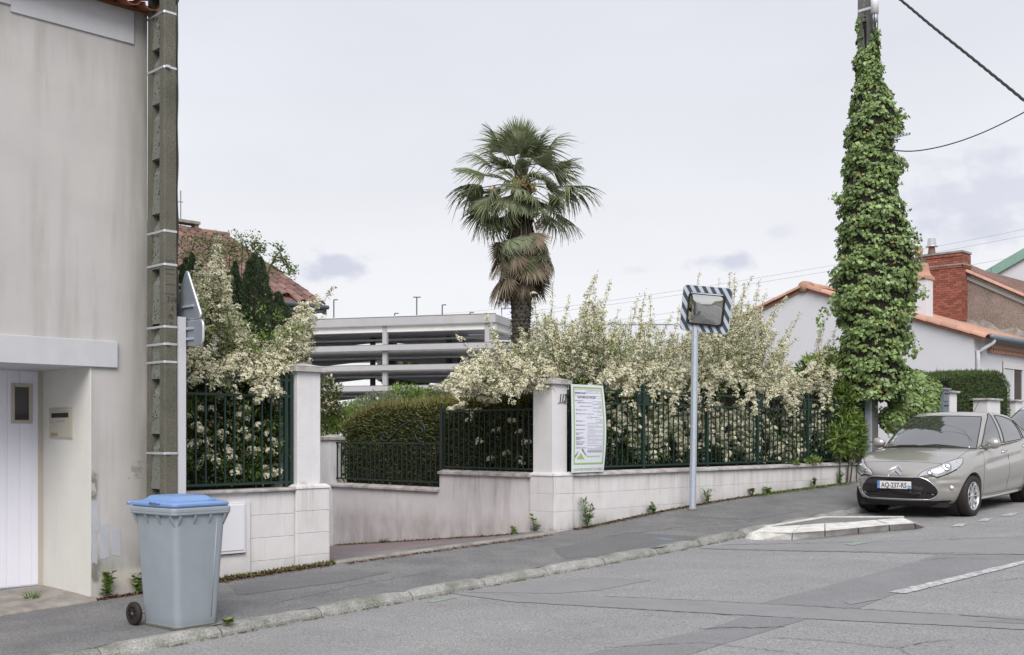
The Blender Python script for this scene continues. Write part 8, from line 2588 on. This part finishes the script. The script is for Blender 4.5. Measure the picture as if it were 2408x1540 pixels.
# ================================================================== WEEDS AND LITTER
def weed(label, s, t, h, n, kind, group='weeds along the wall foot', name='weed'):
    z = zpave(s, t) if t > -.3 else zdrive(s, t)
    r_ = thing(name, label, 'weed', P(s, t, z), random.uniform(0,6), group)
    if kind == 'grass':
        a = RS.uniform(0,6.28,n); D = np.stack([np.cos(a), np.sin(a), RS.uniform(.5,2.2,n)],1); Pn = np.stack([np.cos(a)*.03, np.sin(a)*.03, np.zeros(n)],1)*RS.uniform(0,1,n)[:,None]
        leaves('blades', Pn, D, rnd_dirs(n), RS.uniform(.5,1.1,n)*h, np.full(n,.008), M['leaf_mid'], r_)
        return r_
    g = MB(); Pn = []; Dn = []
    k = 5 if kind == 'tall' else 4
    for i in range(k):
        a = random.uniform(0,6.28); lean = random.uniform(.05,.35); top = Vector((math.cos(a)*lean*h, math.sin(a)*lean*h, h*random.uniform(.6,1)))
        g.tube([(0,0,0), tuple(top*.5+Vector((0,0,h*.06))), tuple(top)], [.005,.004,.002], 4)
        m_ = n//k
        u = RS.uniform(.12,1,m_); an = RS.uniform(0,6.28,m_)
        Pn.append(np.array(top)*u[:,None]); Dn.append(np.stack([np.cos(an), np.sin(an), RS.uniform(-.1,.9,m_)],1))
    g.build('stem', M['leaf_mid'], r_)
    Pn = np.concatenate(Pn); Dn = np.concatenate(Dn); m_ = len(Pn)
    if kind == 'tall': L_ = RS.uniform(.06,.12,m_); W_ = L_*.22
    else: L_ = RS.uniform(.04,.09,m_); W_ = L_*.85
    V, Fq = leaf_arrays(Pn, Dn, rnd_dirs(m_)*.3+UP, L_, W_)
    np_mesh('leaves', V, Fq, None, r_, None, [M['leaf_mid'], M['leaf_bright']], (RS.uniform(size=m_)<.4).astype(int))
    return r_
def wst(px, t=.05): return on_t(px, 1200, t)[0]
ws_ = wst(1380,.12); weed('tall leafy green weed at the foot of the wall right of pier 113', ws_, .12, .44, 210, 'tall')
weed('smaller upright weed at the wall foot just right of the mirror post', wst(1663,.08), .08, .30, 90, 'tall')
weed('broad leaved weed at the foot of the driveway wall', -.12+.10, -.78, .17, 12, 'broad')
weed('tall leafy weed at the house foot left of the bin', wst(250,.05), .06, .27, 60, 'broad')
weed('leafy weed half hidden behind the left edge of the bin', wst(322,.1), .10, .22, 40, 'broad')
s_, t_ = on_road(75, 1415); weed('tuft of grass on the door step', s_, t_, .16, 60, 'grass')
s_, t_ = on_road(195,1397); weed('low flat weed at the corner of the door step', s_, t_, .06, 20, 'broad')
s_, t_ = on_road(538,1352); weed('low round leaved weed beside the bin at the wall foot', s_, t_, .09, 26, 'broad')
s_, t_ = on_road(640,1338); weed('straggly dry weeds under the left wall', s_, t_, .12, 30, 'grass')
s_, t_ = on_road(716,1330); weed('small weed at the crack between wall and left pier', s_, t_, .10, 20, 'broad')
s_, t_ = on_road(535,1484); weed('tiny weed in the kerb joint near the bin', s_, t_, .04, 26, 'broad')
for px, h, lab in ((1536,.15,'reddish weed at the wall foot left of the mirror post'), (1770,.16,'low weed growing at the wall foot under the second fence post'), (1806,.15,'little upright weed at the wall foot before the third fence post'), (1975,.28,'thin climbing weed against the far end of the long wall'), (1915,.22,'green weed hanging on the coping under the fourth fence post')):
    weed(lab, wst(px,.06), .06, h, 40, 'broad')
ob = bpy.data.objects['weed.015'] if 'weed.015' in bpy.data.objects else None
s_, z_ = on_t(1915, 1085, .0)
bush('weed', 'green creeper on the coping below the fourth post of the long fence', 'weed', [(1912,1082,.03,.16,.07),(1870,1088,.02,.09,.04)], 260, [M['leaf_mid'], M['leaf_bright']], P(s_, -.05, 1.05), L_=(.03,.06), wd=.6, group=None)
t_, z_ = on_s(805, 1280, -.02); weed('low green weeds at the far foot of the driveway wall', -.05, -3.7, .10, 60, 'grass')
weed('thin dry weed against the driveway wall beside pier 113', -.03, -.35, .28, 26, 'broad')
# leaf litter and moss line
def litter(name, label, pts, n, m, sig, L_=(.015,.04), zf=zpave, up=.15):
    """scatter along a line of (s,t)"""
    a = np.array(pts); u = RS.uniform(0, len(a)-1.001, n); i = u.astype(int); f_ = u-i
    # clumpy
    cl = .5+.5*np.sin(u*19)+.4*np.sin(u*47+1); keep = RS.uniform(size=n) < np.clip(cl,.12,1)
    st_ = a[i]*(1-f_[:,None])+a[i+1]*f_[:,None]; st_[:,1] += np.abs(RS.normal(size=n))*sig; st_ = st_[keep]; n = len(st_)
    z = np.array([zf(x, y) for x, y in st_])+.006
    Pn = np.stack([OX+DV.x*st_[:,0]+NV.x*st_[:,1], OY+DV.y*st_[:,0]+NV.y*st_[:,1], z],1)
    D = RS.normal(size=(n,3)); D[:,2] = np.abs(D[:,2])*up; Ln = RS.uniform(*L_, n)
    V, Fq = leaf_arrays(Pn, D, UP+RS.normal(size=(n,3))*.3, Ln, Ln*.6)
    o_ = np_mesh(name, V, Fq, m, None, 'stuff'); o_['label'] = label; return o_
litter('leaf_litter', 'brown leaf litter along the foot of the long wall', [(.35+.5*i,.03) for i in range(17)], 6500, M['litter'], .055)
litter('moss', 'mossy green growth along the foot of the long wall', [(.35+.5*i,.03) for i in range(17)], 5500, M['moss'], .05, (.015,.035), up=.8)
litter('moss', 'green moss at the far end of the long wall foot', [(5+.4*i,.05) for i in range(9)], 3000, M['leaf_mid'], .09, (.015,.04), up=.8)
litter('leaf_litter', 'brown litter along the foot of the left wall', [(-6.0+.35*i,.04) for i in range(7)], 3000, M['litter'], .06)
litter('moss', 'dry moss along the foot of the left wall', [(-5.6+.3*i,.03) for i in range(7)], 2600, M['moss'], .03, (.02,.06), up=1.5)
litter('leaf_litter', 'litter along the driveway edging', [(-3.7+.5*i,.13) for i in range(8)], 1500, M['litter'], .04)
litter('leaf_litter', 'litter at the foot of the driveway wall', [(-.02,-.5-.5*i) for i in range(9)], 1, M['litter'], .05)
a = np.array([(-.0-abs(random.gauss(0,.06)), -random.uniform(.45,5)) for _ in range(2600)]); z = np.array([zdrive(x,y) for x,y in a])+.006
Pn = np.stack([OX+DV.x*a[:,0]+NV.x*a[:,1], OY+DV.y*a[:,0]+NV.y*a[:,1], z],1); n = len(Pn); D = RS.normal(size=(n,3)); D[:,2] = np.abs(D[:,2])*.5; Ln = RS.uniform(.015,.045,n)
V, Fq = leaf_arrays(Pn, D, UP+RS.normal(size=(n,3))*.3, Ln, Ln*.6); o_ = np_mesh('leaf_litter', V, Fq, None, None, 'stuff', [M['litter'], M['leaf_mid']], (RS.uniform(size=n)<.35).astype(int)); o_['label'] = 'leaves and moss at the foot of the stained driveway wall'
litter('leaf_litter', 'dirt and leaves along the house foot by the step', [(-6.62+.1*i,.02) for i in range(6)], 900, M['litter'], .04)
litter('moss', 'moss and grit in the kerb gutter', [(-7+1.0*i, TK+.035) for i in range(12)], 3500, M['moss'], .02, (.01,.025), zf=zroad, up=.4)
n = 1200; a = np.stack([RS.uniform(-8,9,n), RS.uniform(.1,1.95,n)],1); z = np.array([zpave(x,y) for x,y in a])+.005
Pn = np.stack([OX+DV.x*a[:,0]+NV.x*a[:,1], OY+DV.y*a[:,0]+NV.y*a[:,1], z],1); D = RS.normal(size=(n,3)); D[:,2] *= .1; Ln = RS.uniform(.006,.018,n)
V, Fq = leaf_arrays(Pn, D, np.tile(UP,(n,1)), Ln, Ln*.6); o_ = np_mesh('pavement_grit', V, Fq, M['conc_edge'], None, 'stuff'); o_['label'] = 'scattered grit and petals on the pavement'

# ================================================================== ACROSS THE STREET (seen only in reflections)
op = sthing('opposite_house', 'plain pale house across the street behind the viewer', 'house', -8, 30, -.4)
MB().box(-12, 8, -9, -.05, -.5, 6).build('wall', M['house_wall'] if False else M['house2'], op, fixn=True)
MB().add([(-12.3,.4,6),(8.3,.4,6),(8.3,-4.5,8.5),(-12.3,-4.5,8.5),(-12.3,-9.3,6),(8.3,-9.3,6)], [(0,1,2,3),(3,2,5,4),(1,5,2),(0,3,4)]).build('roof', M['terracotta_old'], op, fixn=True)
for x_ in (-9,-5,-1,3): MB().box(x_,x_+1.1,-.05,.01,1.2,2.6).build('window', M['window_dark'], op, fixn=True)
